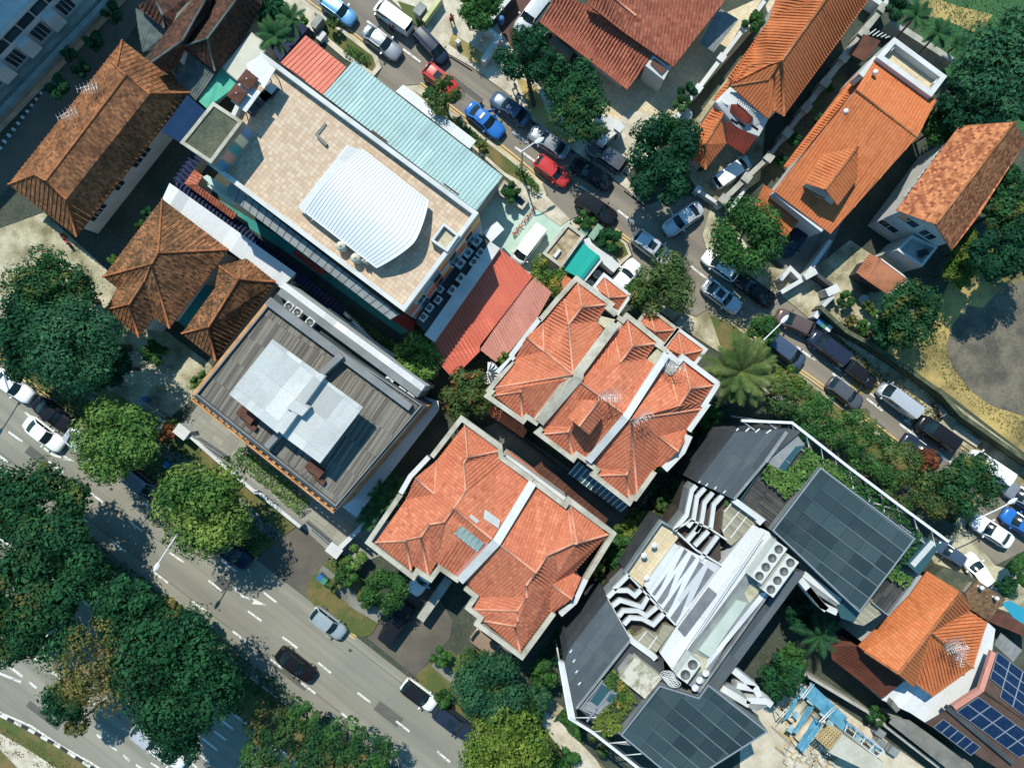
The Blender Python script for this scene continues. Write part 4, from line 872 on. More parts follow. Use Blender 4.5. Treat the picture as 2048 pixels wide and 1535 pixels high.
parapet(TH[0], '@A1 835,770 1090,465 1125,430 1345,185 1835,545 1785,595 1900,690'); parapet(TH[0], '@A1 240,1500 455,1290 440,1255 640,990 835,745', m=m_wall)
parapet(TH[0], '@A3 460,10 160,370 125,420 160,440 100,500 600,850 650,785 810,890')
parapet(TH[1], '@A2 390,235 460,285 515,215 985,590 950,625 1075,715'); parapet(TH[1], '@A3 870,950 800,1010 1300,1385 1350,1310 1500,1410')
parapet(TH[2], '@A2 1092,765 1235,865 1297,795 1790,1165 @A4 1735,140 1770,150 1520,500', m=m_wall); parapet(TH[2], '@A4 1525,560 1425,780 1180,1035', m=m_wall, w_=.65); parapet(TH[2], '@A4 1045,1065 775,1440 735,1425 690,1500 185,1110 245,1040 110,945')
for rt, sp, lb in ((TH[0], '@A1 1890,810,8.5 1380,1490,10.9 @A3 1375,240,10.9 830,870,8.4', 1.0), (TH[1], '@A2 1075,750,8.6 @A4 640,310,10.95 115,925,8.5', .75)):
    b = MB(); b.beam(K(sp), lb * .85, 1.0); part('party_wall', rt, b, m_wall if rt is TH[1] else m_cream)
b = MB(); b.beam(K('@A3 1270,235,10.45 800,845,7.98'), .8, .3); part('gutter', TH[0], b, m_conc); b = MB(); b.beam(K('@A4 560,330,10.2 130,830,7.98'), .4, .2); part('gutter', TH[1], b, m_cream)
for rt, sp in ((TH[0], '@A1 1650,700 1890,760 1780,900 1630,800'), (TH[1], '@A2 390,290 440,330 350,480 295,450'), (TH[1], '@A2 940,680 1060,770 950,930 790,830'), (TH[2], '@A2 1100,800 1250,900 1140,1060 985,960')):
    b = MB(); b.prism(K(sp, 8.05), 7.5); part('flat_roof', rt, b, m_conc2 if rt is not TH[2] else m_wallg)
# porch roofs on the street side
for i, (sp, fc, lb, e_) in enumerate((('@23 a=705,662 b=895,812 c=745,828,5.4 d=640,745 e=810,935', 'abc acd cbe cde'.replace('cde', 'c.e.d') , 0, 'first'), ('@A2 a=825,130 b=1190,412 c=905,442,5.4 d=695,300 e=1035,605', 'abc acd cbe ced', 0, ''), ('@A2 a=1228,425 b=1590,692 c=1285,762,5.4 d=1045,665 e=1455,868 f=1240,825', 'abc acfd cbef'.replace('cbef', 'cbe'), 0, ''))):
    pd = KD(sp, 4.4); r = bldg('porch', ('hipped red tile porch of the first terrace house, by the white gate', 'soot-stained red tile porch of the middle terrace house', 'hipped red tile porch of the third terrace house, by the palm')[i], centre(list(pd.values())), 'porch', 'tiled porches')
    roof(r, pd, ' '.join('.'.join(f) for f in ('abc', 'acd', 'cbe') + (('ced',) if i < 2 else ('cef', 'cfd'))), t_terra, 'ac cb', cap=t_cap)
    op = [pd[q] for q in ('abed' if i < 2 else 'abefd')]; b = MB(); b.prism(setz(inset(op, .3), 4.1), 0); part('wall', r, b, m_wall); b = MB(); b.ring(inset(op, -.25), .3, 3.9, 4.6); part('parapet', r, b, m_cream if i == 1 else m_wall)
b = MB(); b.beam(K('@A2 1220,390,3.0 1350,205,2.6'), .8, 2.6); solo('garden_wall', b, m_concg, 'mottled grey garden wall running to the street beside the third tiled porch', 'wall')
metal_roof('lean_to', 'small red tiled lean-to at the north corner of the first terrace house', '@A1 1170,130,4.6 1300,215,4.6 1170,360,4.8 1030,315,4.6', 0, t_terra, .3, 'lean-to')
# rear glass awning and red lean-to below the row
r = thing('glass_awning', 'dark glass awning with white bars below the third terrace house', 'awning', K('1142,942', 5)[0]); ps = K('@B3 1385,160,5.2 @A4 690,1510,5.2 560,1620,4.9 @B3 1240,330,4.9')
b = MB(); b.prism(ps, 4.85, bottom=True); so = part('glass', r, b, m_glassc)
for i in range(13): f0 = i / 12; b = MB(); b.beam([ps[0].lerp(ps[1], f0) + Vector((0, 0, .06)), ps[3].lerp(ps[2], f0) + Vector((0, 0, .06))], .09, .08); part('glazing_bar', r, b, m_frame)
b = MB(); b.beam([ps[3], ps[2]], .1, .25); part('gutter', r, b, m_dgrey)
metal_roof('lean_to', 'red tiled lean-to in the dark passage below the first terrace house', '@A3 130,600,3.2 600,900,3.2 660,990,3.0 590,1080,2.8 130,760,2.8', 0, t_terra, .31, 'lean-to')
metal_roof('deck_roof', 'brown ribbed roof strip between the terrace and the semi-detached pair', '@B3 860,160,2.9 1300,560,2.9 1790,960,2.9 1735,1035,2.7 740,255,2.7', 0, m_wood, .5, 'lean-to', h=.04)
b = MB(); b.beam(K('@A3 100,760 860,1320 @B3 1900,880', 1.9), .18, 1.9); solo('boundary_wall', b, m_dgrey, 'thin dark boundary wall in the passage between the red roofed rows', 'wall')
# aerials
aerial(1213, 790, 11.2, 'W', .1, 'tall tangled aerial on the ridge beside the raised dormer', 1.9, 9); aerial(1278, 833, 10.6, 'W', .6, 'aerial at the peak of the third terrace house'); aerial(1342, 732, 9.0, 'W', -.3, 'aerial on the grey flat patch of the third terrace house')
# ================================================================= B12 semi-detached pair
pa = KD('@B1 N=1462,205 p=1500,662,9.6 E=1942,565 v=1475,712,9.4 k=1445,740,9.6 m=1475,1130,10.3 n=1310,1372,10.4 a=640,1245 g=1040,1168,9.0 b=1070,700 b2=770,945,9.0 e1=1900,625,8.0 @B2 W=215,585 c=1172,302,10.0 d=980,333,9.6 e=850,505,9.1 f=655,545,8.9 f2=640,565,8.8 R=1840,540,10.4 h=1350,1085 i=1112,920 j=1078,852 l=955,1062 o=750,920 q=712,972 s=745,905 @B3 t=245,80,7.9 u=700,430', E)
r = bldg('semi_detached_house', 'left house of the red roofed pair, with a grey skylight panel', centre(list(pa.values())), 'house', 'semi-detached pair'); SH2 = [r]
roof(r, pa, 'N.E.p N.p.v.k.m.n.c.d.e.f.f2.W.a.g.b g.b2.b g.a.b2 p.E.e1.k v.p.k k.e1.t.u.R.n.m n.R.h.i.j.d.c d.j.l.e e.l.o.f f.o.s.f2 f2.q.W f2.s.q', t_terra, 'N.p p.E p.k.m.n b.g g.b2 n.R n.c.d.e.f.f2.W e.l f2.q', cap=t_cap)
pb = KD('@B3 L=235,1285,10.4 a=765,490 b=1195,815 c=1235,850 d=1290,1305,9.8 D=1355,1300,9.7 m=940,1465,10.2 e=1268,785 F=1790,1172 @B4 R=990,310,10.4 m2=1140,80,10.2 f=860,482,9.8 g=862,655,9.4 h=725,842,9.0 i=738,985,8.9 j=695,1055,8.7 S=768,1405 k=1183,848 l=1205,478,9.0 o=1492,680,9.0 q=1515,318 q1=1625,375 s=1245,858 t=212,648 u=108,822 v=268,985 w=10,440', E)
r = bldg('semi_detached_house', 'right house of the red roofed pair, with a dark shadow below its ridge', centre(list(pb.values())), 'house', 'semi-detached pair'); SH2.append(r)
roof(r, pb, 'a.b.c.d.m.m2.R.L e.F.D c.e.D.d F.q.l.k.S.j.i.h.g.f.R.m2.m.d.D l.q.q1.o l.o.s.k L.R.f.g.t.w g.h.u.t h.i.v.u i.j.v j.S.v', t_terra, 'L.R D.F e.D c.d D.d.m.m2.R.f.g.h.i.j.S l.o h.u j.v', cap=t_cap)
for rt, hs, sp in ((SH2[0], pa, 'N E t u R h i j l o q W a b2 b'), (SH2[1], pb, 'a b e F q q1 o s k S v u t w L')):
    base = setz(inset([hs[q] for q in sp.split()], .12), 7.55); b = MB(); b.prism(base, 0); part('wall', rt, b, m_wall)
parapet(SH2[0], '@B1 1000,650 1415,115 1950,500 @B3 290,100 735,425'); parapet(SH2[0], '@B1 955,655 700,925 565,1160', m=m_wall); parapet(SH2[0], '@B1 565,1180 520,1240 @B2 110,588 745,1075 795,985 985,1105 1110,940 1380,1125')
parapet(SH2[1], '@B3 740,435 1190,770 1240,690 1865,1165 @B4 1690,395'); parapet(SH2[1], '@B4 1690,400 1535,720 1330,900', m=m_wall); parapet(SH2[1], '@B4 1240,880 795,1490 165,1030 220,945 40,805 150,645 0,525')
b = MB(); b.beam(K('@B3 735,455,8.4 230,1285,10.8 @B2 1390,1130,8.4'), .75, 1.0); part('party_wall', SH2[0], b, m_wall)
b = MB(); b.beam(K('@B2 1790,600,10.2 1350,1080,7.98'), .6, .2); part('gutter', SH2[0], b, m_pinkr)
def on_plane(pl, sp, t, dz):
    n = normal(pl); n = n if n.z > 0 else -n; c = pl[0]; out = []
    for tok in sp.split():
        x, y = map(float, tok.split(',')); z = 9.0
        for _ in range(12): p = P(x, y, z, t); z = c.z - (n.x * (p.x - c.x) + n.y * (p.y - c.y)) / n.z
        out.append(P(x, y, z, t) + n * dz)
    return out
pl = [pa['n'], pa['R'], pa['h']]; q = on_plane(pl, '1430,340 1745,590 1640,705 1325,455', 'B2', .16); b = MB(); b.prism(q, 0) if False else b.face(q, up=True)
for i in range(4): b.face([q[i], q[(i + 1) % 4], offs(q[(i + 1) % 4], dz=-.2), offs(q[i], dz=-.2)])
sk = part('skylight', SH2[0], b, mat('skylight_glass', s8(172, 190, 180), s8(158, 178, 170), .8, fine=.03, rough=.2, spec=.5))
b = MB()
for i in range(6): f0 = i / 5; b.tube([q[0].lerp(q[1], f0), q[3].lerp(q[2], f0)], .035, 4)
part('skylight_bar', sk, b, m_rail)
pl = [pa['n'], pa['m'], pa['R'], pa['u']]; pl = [pa['n'], pa['R'], pa['u']]
q = on_plane(pl, '1635,60 1950,285 1925,400 1700,245 1620,330 1520,240', 'B2', .2); b = MB(); b.face(q, up=True)
for i in range(6): b.face([q[i], q[(i + 1) % 6], offs(q[(i + 1) % 6], dz=-.3), offs(q[i], dz=-.3)])
vt = part('vent_tray', SH2[0], b, m_canopy); c = P(1620, 225, 9.9, 'B2'); b = MB(); b.lathe((c.x, c.y, 9.6), [(.2, 0), (.2, .3), (.26, .45), (.2, .6), (0, .66)], 14); part('turbine_vent', SH2[0], b, m_metal)
# verandah strip between the pair and the passage
b = MB(); b.beam(K('@B3 330,105 560,265 1000,590 1180,720', 6.6), .8, 6.6); solo('verandah_wall', b, m_wall, 'white verandah wall along the north side of the red roofed pair', 'wall')
metal_roof('lean_to', 'narrow red tiled lean-to along the north side of the red roofed pair', '@B3 395,5,4.0 760,275,4.0 1225,690,4.0 1190,715,4.3 720,335,4.3 360,60,4.3', 0, t_terra, .3, 'lean-to', h=.05)
b = MB(); b.beam(K('@42 1480,90 1260,400', 2.2), .8, 2.2); solo('garden_wall', b, m_wallg, 'pale dividing wall between the two shaded driveways of the red roofed pair', 'wall')
# ================================================================= B13 dark modern building
t_panel = tile_mat('dark_roof_panels', s8(60, 80, 84), s8(44, 62, 68), 1.9, 1.25, .45, st=.4, stain=s8(92, 98, 96), step=.0, joint=.05, lo=.5, hi=.8, rough=.6)
m_louv = mat('grey_louvre', s8(140, 144, 148), s8(120, 125, 130), 1)
m_tan = tile_mat('tan_terrace_deck', s8(176, 170, 146), s8(158, 152, 130), .16, 2.5, .5, st=.3, stain=s8(130, 124, 106), step=0, joint=.015)
ZB = 13.0
def zb(z): return z if z < 8.6 else 8.6 + (z - 8.6) * .37          # storeys of the block are close to one another in height
def KB(spec, z=0.0, t='W'):
    out = []
    for tok in spec.split():
        if tok[0] == '@': t = tok[1:]; continue
        v = [float(q) for q in tok.split(',')]; out.append(P(v[0], v[1], zb(v[2] if len(v) > 2 else z), t))
    return out
def PB(x, y, z, t): return P(x, y, zb(z), t)
r = MOD = bldg('courtyard_building', 'large dark modern building with a white spine roof and black panel roofs, lower right', KB('1480,1150', 0)[0], 'building')
# masses
upper = KB('@C1 740,185 1320,150 1500,180 1100,520 725,955 300,760', ZB); b = MB(); b.prism(upper, 0); part('wing', r, b, m_dgrey)
b = MB(); b.face([offs(p, dz=.02) for p in inset(KB('@C1 735,195 1320,160 1095,520 722,958 310,762', ZB), .02)], up=True); part('flat_roof', r, b, m_char)
lower = KB('@C2 85,895 335,1340 @C3 905,90 280,875 165,340 210,190', ZB); b = MB(); b.prism(lower, 0); part('wing', r, b, m_dgrey)
b = MB(); b.face([offs(p, dz=.02) for p in inset(lower, .02)], up=True); part('flat_roof', r, b, m_char)
for sp in ('755,175 780,150', '860,185 905,145', '970,195 1020,155', '1095,205 1150,165', '325,770 345,745', '405,805 430,775', '505,840 530,810', '605,885 635,855'):
    b = MB(); b.beam(KB('@C1 ' + sp, ZB + .12), .1, .1); part('roof_batten', r, b, m_frame)
for sp in ('225,225 250,190', '260,335 285,300', '290,455 315,425', '320,590 350,560'):
    b = MB(); b.beam(KB('@C3 ' + sp, ZB + .12), .1, .1); part('roof_batten', r, b, m_frame)
b = MB(); b.prism(KB('@C3 105,325,14 165,345,14 255,800,14 295,1000,14 220,960,14 165,640,14'), zb(12.5)); part('parapet', r, b, m_wall)
b = MB(); b.beam(KB('@C1 1330,190 1090,530', ZB + .4), .3, .5); b.beam(KB('@C1 1085,530 730,955', ZB + .3), .22, .4); part('parapet', r, b, m_slabg)
b = MB(); b.beam(KB('@C3 905,95 300,860', ZB + .3), .22, .4); part('parapet', r, b, m_slabg)
# spine
spine = KB('@C2 1740,50 1910,128 2005,205 1010,1480 @C3 1680,660 1420,440 1250,225 1340,60 @C2 880,1190 845,1175', zb(13.42) + 1.0)
spine = KB('@C2 1745,50,14.6 1925,125,14.6 2010,200,14.6 @C4 740,160,14.6 @C3 1510,515,14.6 1410,440,14.6 1250,235,14.6 1335,90,14.6 @C2 880,1220,14.6'); 
spine = KB('@C2 1740,50 1915,128 2000,200 1050,1435 @C3 1410,450 1250,230 1340,90 @C2 870,1210 1380,500', zb(13.42) + 1.0)
b = MB(); b.prism(spine, 0); part('spine', r, b, m_wroof)
b = MB(); b.beam(KB('@C2 1870,150 @C3 1450,330', 14.66), .05, .05); part('roof_seam', r, b, m_rail)
plant = KB('@C2 2000,200 @C4 1000,0 @C4 790,250 @C3 2060,30 1690,670 1415,450 @C2 1050,1435', 13.6); plant = KB('@C2 2000,205 @C4 1000,-10 800,235 @C3 2047,60 1685,665 1425,455', 13.4)
b = MB(); b.prism(plant, 0); part('plant_terrace', r, b, m_slabg)
b = MB(); b.prism(KB('@C2 1640,830 1730,700 1830,790 1700,940', 13.5), zb(13.3)); b.prism(KB('@C3 1640,230 1800,300 1760,420 1600,500 1510,480', 13.5), zb(13.3)); part('service_pad', r, b, m_conc2)
b = MB(); b.prism(KB('@C2 1555,905,14.0 1680,940,14.0 1250,1560,14.0 1120,1475,14.0'), zb(13.3)); part('skylight_trough', r, b, mat('frosted_glass', s8(206, 214, 202), s8(190, 200, 188), .6, fine=.03, rough=.3))
b = MB(); a0, a1, c0, c1 = PB(1960, 800, 13.6, 'C2'), PB(1300, 1560, 13.6, 'C2'), PB(1750, 930, 13.6, 'C2'), PB(1330, 1535, 13.6, 'C2')
g0, g1 = KB('@C4 780,245 60,1120', 13.62); h0, h1 = KB('@C4 690,260 90,1010', 13.62); b.face([g0, g1, h1, h0], up=True)
for i in range(70): f0 = i / 69; b.beam([g0.lerp(g1, f0) + Vector((0, 0, .09)), h0.lerp(h1, f0) + Vector((0, 0, .09))], .07, .07)
part('louvre', r, b, m_metal)
b = MB(); b.beam(KB('@C4 1000,10 800,245 @C3 1700,670 1420,455', 14.0), .16, .6); part('parapet', r, b, m_slabg)
b = MB(); b.prism(KB('@C4 1040,10 1195,20 205,1365 0,1440 -20,1330', 11.5), 0); part('corridor_roof', r, b, m_char)
# black panel roofs
for sp, lb in (('@34 400,665 1128,1213 @44 700,342 @34 30,1150', 0), ('@C3 1245,590 800,1155 1500,1740 @43 1965,1255 @C4 90,1290 -20,1440', 1)):
    ps = KB(sp, 13.8); b = MB(); b.prism(setz(ps, zb(13.8)), 0); w1 = part('wing', r, b, m_slabg)
    b = MB(); hint = (ps[1] - ps[0]) if lb == 0 else (ps[2] - ps[1]); b.face([offs(p, dz=.05) for p in inset(ps, .12)], up=True, hint=hint); po = part('panel_roof', r, b, t_panel)
    h_ = hint.normalized(); h_.z = 0; vv = Vector((-h_.y, h_.x, 0)); hs_ = [p.dot(h_) for p in ps]; vs_ = [p.dot(vv) for p in ps]
    y = math.ceil(min(vs_) / 1.25) * 1.25
    for k_ in range(14):
        if y > max(vs_): break
        cr = []
        for i in range(len(ps)):
            a, c_ = ps[i], ps[(i + 1) % len(ps)]; va, vc = a.dot(vv), c_.dot(vv)
            if (va <= y) != (vc <= y): cr.append(a.lerp(c_, (y - va) / (vc - va)))
        if len(cr) >= 2: sb = MB(); sb.tube([offs(cr[0], dz=.06), offs(cr[1], dz=.06)], .05, 4); part('panel_seam', po, sb, mat('seam_teal_grey', s8(118, 130, 130), None, 1))
        y += 1.25
    b = MB(); b.beam([offs(p, dz=.1) for p in inset(ps, .06)], .12, .3, closed=True); part('roof_edge', r, b, m_rail)
# roof terraces: dark deck, tan terraces, planters
b = MB(); b.prism(KB('@C1 960,700 1090,560 1560,340 1720,590 1300,1140 1150,1320 1050,1210 805,965', 11.0), 0, hint=(.62, .79, 0)); part('roof_deck', r, b, m_deckd)
b = MB(); b.beam(KB('@C1 1090,545 805,965 1060,1200', 12.0), .08, .9); part('balustrade', r, b, m_glassc); b = MB(); b.beam(KB('@C1 730,965 1040,1190 1000,1230', 12.9), .5, 1.6); part('parapet', r, b, m_wall)
b = MB(); b.prism(KB('@C1 1100,530 1335,190 1440,220 1535,330 1290,650', 12.2), 0); part('glass_box', r, b, m_slabg); b = MB(); b.face(KB('@C1 1235,605 1420,360 1520,340 1300,650', 12.23), up=True); part('skylight', r, b, m_glassc)
b = MB(); b.beam(KB('@C1 1215,600 1415,365', 12.4), .12, .2); b.beam(KB('@C1 1325,515 1370,550', 12.4), .06, .1); part('frame', r, b, m_rail)
b = MB(); b.prism(KB('@C1 720,975 1060,1200 960,1260 700,1480 640,1440 590,1300 610,1090', 11.0), 0, hint=(.62, .79, 0)); part('roof_deck', r, b, m_tan)
b = MB(); b.prism(KB('@C2 360,1350 520,1240 660,1300 720,1180 850,1215 640,1500', 11.0), 0, hint=(.62, .79, 0)); part('roof_deck', r, b, m_tan)
for sp in ('@C1 815,1060 600,1325', '@C1 905,1110 690,1395', '@C1 720,975 620,1100', '@C2 530,1265 425,1390', '@C2 650,1320 545,1470'):
    b = MB(); b.beam(KB(sp, 11.12), .08, .1); part('deck_strip', r, b, m_frame)
b = MB(); b.beam(KB('@C2 320,1310 365,1370 600,1540 @C3 1205,300', 12.0), .5, 1.2); part('parapet', r, b, m_wall)
# wide base beneath the zigzag fins
b = MB(); b.prism(KB('@C1 290,780 720,960 590,1100 570,1400 @C2 1380,500 880,1200 640,1310 340,1330 90,890 150,790 320,620 470,760 840,260 @C1 50,1315 200,1120', 9.0), 0); part('terrace_block', r, b, mat('recess_brown', s8(92, 80, 72), s8(70, 62, 58), .8, fine=.12))
b = MB(); b.face(KB('@C2 640,560 870,280 1370,520 880,1190 550,760', 9.04), up=True); part('flat_roof', r, b, m_wroof)
fins = ['@C1 300,800 250,860 190,1140 50,1310', '@C1 400,830 310,930 270,1185 205,1270', '@C1 490,880 395,1000 360,1225 300,1330', '@C1 600,910 500,1020 465,1290', '@C1 345,1255 200,1430', '@C1 440,1320 285,1485', '@C1 545,1375 350,1640', '@C1 40,1310 250,1195 @C1 460,1290 650,1420', '@C1 90,1335 300,1535 @C2 1380,510',
        '@C2 90,880 170,800 320,800 400,860 480,780', '@C2 140,980 230,910 330,940 480,990 560,850', '@C2 215,1095 265,1030 440,1030 530,1090 660,980', '@C2 275,1185 345,1110 480,1120 610,1190 740,1050', '@C2 85,895 335,1335', '@C2 320,620 860,1190', '@C2 160,790 330,620']
for i, sp in enumerate(fins):
    thin = sp in ('@C2 85,895 335,1335', '@C2 320,620 860,1190', '@C1 90,1335 300,1535 @C2 1380,510', '@C1 40,1310 250,1195 @C1 460,1290 650,1420')
    b = MB(); b.beam(KB(sp, 12.4), .14 if thin else .36, .35 if not thin else .6); part('white_fin', r, b, m_wall); b = MB()
    if not thin: b.beam(KB(sp, 12.03), .2, 2.9); part('fin_web', r, b, m_slabg)
# white fan of louvre slots
slots = ['960,320 995,355 825,590', '1045,385 1090,425 870,720', '1130,460 1180,500 940,815', '1225,535 1295,590 1030,945', '590,835 620,860 690,760 775,590', '645,925 695,960 770,860 865,595', '715,1010 765,1055 830,940 940,690', '795,1110 850,1185 920,1060 1025,790', '1235,755 1330,835 965,1320 885,1225', '565,770 600,740 700,570']
for sp in slots:
    ps = KB('@C2 ' + sp, 11.92); b = MB(); b.face(ps, up=True)
    e = (ps[-1] - ps[0]).normalized(); n_ = Vector((-e.y, e.x, 0)); ss = [p.dot(e) for p in ps]; y = min(ss) + .15
    while y < max(ss) - .1:
        cr = []
        for i in range(len(ps)):
            a, c_ = ps[i], ps[(i + 1) % len(ps)]; va, vc = a.dot(e), c_.dot(e)
            if (va <= y) != (vc <= y): cr.append(a.lerp(c_, (y - va) / (vc - va)))
        if len(cr) == 2 and (cr[0] - cr[1]).length > .1: b.beam([offs(cr[0], dz=.05), offs(cr[1], dz=.05)], .06, .05)
        y += .18
    part('louvre', r, b, m_louv)
b = MB(); b.prism(KB('@C2 920,300 1370,520 870,1200 530,790 640,580', 11.9), zb(9.6)); part('fan_roof', r, b, m_wroof)
b = MB(); b.prism(KB('@C2 700,15 870,110 905,185 840,262 480,765 290,602', 10.4), 0, 1, 0, hint=(.62, .79, 0)); part('roof_terrace', r, b, [m_paver, m_dgrey])
b = MB(); b.beam(KB('@C2 870,110 700,15 290,602 480,765', 12.0), .14, .95); part('balustrade', r, b, m_slabg)
b = MB(); b.prism(KB('@C2 850,265 905,300 560,800 500,740', 12.1), zb(9.6)); part('white_fin', r, b, m_wall)
for k_, (x, y) in enumerate(((490, 385), (605, 270), (520, 640))):
    c = PB(x, y, 11, 'C2'); c.z = zb(10.4) + .012; t_ = thing('terrace_table', ('white table on the tan roof terrace, in the middle of three', 'white table on the tan roof terrace, nearest the upper fins', 'white table on the tan roof terrace, nearest the lower fins')[k_], 'table', c, 'white tables on the tan roof terrace'); b = MB(); b.lathe((c.x, c.y, c.z + .7), [(0, .05), (.27, .05), (.27, 0), (0, 0)], 14); part('tabletop', t_, b, m_frame); b = MB(); b.tube([c, offs(c, dz=.7)], .06, 6); part('leg', t_, b, m_rail)
# courtyard fins on the shaded side
for sp in ('@C4 250,1340 560,1530', '@C4 420,1310 640,1350 680,1440', '@C4 530,1480 760,1490 820,1535', '@C4 380,1135 620,1330', '@C4 1140,100 1370,380 1440,450', '@C4 1230,210 1390,400 1560,480', '@C4 1180,40 1600,360'):
    b = MB(); b.beam(KB(sp, 10.5), .55, 1.6); part('white_fin', r, b, m_wall)
b = MB(); b.prism(KB('@C4 1160,60 1600,360 1560,420 1110,130', 10.2), zb(8.8)); part('terrace_slab', r, b, m_slabg); b = MB(); b.prism(KB('@C4 300,1290 420,1320 560,1490 800,1535 640,1600 220,1400', 10.0), 8.6); part('terrace_slab', r, b, m_slabg)
b = MB(); b.prism(KB('@C4 1560,420,11 1640,345,11 1820,480,11 1750,590,11 1600,540,11'), 0); part('stair_bay', r, b, m_glassc)
b = MB(); b.prism(KB('@C4 1820,480,11 1960,330,11 2060,500,11 1860,630,11 1745,600,11'), 0, hint=(.62, .79, 0)); part('roof_deck', r, b, m_tan)
b = MB(); b.prism(KB('@44 800,255,11 960,30,11 1040,160,11 930,360,11'), 0, hint=(.79, -.61, 0)); part('roof_deck', r, b, m_deckd)
b = MB(); b.beam(KB('@44 800,265 925,365 1130,90', 12), .1, .9); part('balustrade', r, b, m_rail)
b = MB(); b.prism(KB('@34 1060,1405,12 1240,1215,12 1330,1260,12 1160,1500,12'), 0); part('glass_box', r, b, m_glassc); b = MB(); b.beam(KB('@34 1110,1420,12.1 1270,1240,12.1'), .5, .08); part('frame', r, b, m_canopy)
b = MB(); b.prism(KB('@C3 900,235 975,265 800,490 765,410', 11.6), 0); part('glass_box', r, b, m_slabg)
b = MB(); b.prism(KB('@C3 975,268 1280,510 1080,750 792,515', 13.4), 0); part('concrete_top', r, b, mat('stained_concrete', s8(214, 206, 186), s8(150, 142, 116), 1.6, .35, .55, fine=.1))
b = MB(); b.prism(KB('@C3 905,110 1215,340 1290,300 1300,420 1100,760 800,1150 690,1150 480,1010 330,860 590,530', 11.0), 0); part('roof_terrace', r, b, m_dgrey)
b = MB(); b.prism(KB('@C3 440,780 590,560 770,690 590,940 350,860', 12.2), 0); part('glass_box', r, b, m_slabg); b = MB(); b.face(KB('@C3 455,775 590,575 690,650 550,840', 12.23), up=True); b.face(KB('@C3 640,760 690,690 760,705 680,800', 12.23), up=True); part('skylight', r, b, m_glassc)
for sp in ('@C3 600,540 340,870', '@C3 690,660 420,1010', '@C3 410,790 570,900'): b = MB(); b.beam(KB(sp, 12.5), .12, .25); part('frame', r, b, m_rail)
# rooftop plant: two long four-fan units, one two-fan unit, dishes, cage ladder
for i, (x, y, t_, n_, L, lb) in enumerate(((1880, 450, 'C2', 4, 3.7, 'long four-fan air conditioner on the spine roof, inner of the pair'), (2010, 600, 'C2', 4, 3.7, 'long four-fan air conditioner on the spine roof, outer of the pair'), (1552, 370, 'C3', 2, 2.1, 'two-fan air conditioner at the lower end of the spine roof'))):
    c = PB(x, y, 15, t_); ac_unit(Vector((c.x, c.y, zb(13.42))), ANG + math.pi / 2 + .03, lb, 'air conditioners on the spine roof', (L, 1.15, 1.5), n_)
for i, (x, y) in enumerate(((1760, 440), (1690, 520), (1640, 605))):
    c = PB(x, y, 14.2, 'C3'); rr = thing('satellite_dish', ('satellite dish nearest the two-fan air conditioner', 'middle satellite dish at the lower end of the spine roof', 'satellite dish at the very corner of the spine roof')[i], 'satellite dish', (c.x, c.y, zb(13.42)), 'satellite dishes')
    b = MB(); b.lathe((c.x, c.y, zb(13.42) + .5), [(0, 0), (.2, .05), (.3, .14), (.3, .17), (.2, .08), (0, .03)], 16); part('dish', rr, b, m_frame); b = MB(); b.tube([(c.x, c.y, zb(13.42)), (c.x, c.y, zb(13.42) + .55)], .04, 5); b.tube([(c.x + .2, c.y, zb(13.42) + .65), (c.x, c.y, zb(13.42) + 1.0)], .02, 4); part('mount', rr, b, m_rail)
rr = thing('cage_ladder', 'white caged ladder at the lower end of the spine roof', 'ladder', PB(1390, 520, 13.9, 'C3')); b = MB()
for k_ in range(7):
    z_ = 14.4 + k_ * .25; c = PB(1330 + k_ * 14, 470 + k_ * 18, 14.6, 'C3'); b.tube([Vector((c.x + .55 * math.cos(a), c.y + .3 * math.sin(a), c.z)) for a in [2 * math.pi * i / 14 for i in range(15)]], .03, 4)
part('hoop', rr, b, m_frame); b = MB()
for dx, dy in ((-25, 10), (0, 0), (28, -12)): b.tube(KB('@C3 %d,%d,14.6 %d,%d,14.6' % (1310 + dx, 440 + dy, 1430 + dx, 600 + dy)), .03, 4)
part('rail', rr, b, m_frame)
# white perimeter frame
def frame_line(sp, lb, z=13.2, inner=None):
    pts = KB(sp, z); r2 = thing('perimeter_truss', lb, 'truss', (pts[0].x, pts[0].y, 0)); sg = -1 if inner == 'r' else 1
    inn = []
    for i, p in enumerate(pts):
        d = (pts[min(i + 1, len(pts) - 1)] - pts[max(i - 1, 0)]).normalized(); inn.append(p + Vector((d.y, -d.x, 0)) * sg * 1.25 - Vector((0, 0, .5)))
    for q_, w_, m_ in ((pts, .22, m_frame), (inn, .13, m_rail)): b = MB(); b.beam(q_, w_, .25); part('frame_beam', r2, b, m_)
    b = MB(); b.beam([offs(p, dz=-.45) for p in [p_ + (q_ - p_) * .12 for p_, q_ in zip(pts, inn)]], .07, .08); part('frame_beam', r2, b, m_dgrey)
    for p_, q_, pi, qi in zip(pts, pts[1:], inn, inn[1:]):
        n_ = max(1, int((q_ - p_).length / 1.5))
        for i in range(n_):
            a_, c_ = p_.lerp(q_, i / n_), pi.lerp(qi, (i + 1) / n_); b = MB(); b.tube([offs(a_, dz=-.12), offs(c_, dz=-.1)], .05, 4); part('strut', r2, b, m_frame)
            if i % 3 == 1: b = MB(); b.tube([offs(a_, dz=-.2), Vector((a_.x, a_.y, 0))], .09, 5); part('post', r2, b, m_frame); b = MB(); e_ = (c_ - a_); b.face([offs(a_, dz=-.3), offs(c_, dz=-.25), offs(c_ + (q_ - p_).normalized() * .8, dz=-.25)]); part('gusset', r2, b, m_slabg)
frame_line('@C1 815,60 1390,85 2047,600 @34 990,945 1390,1240', 'white steel frame along the street side of the dark modern building', inner='l')
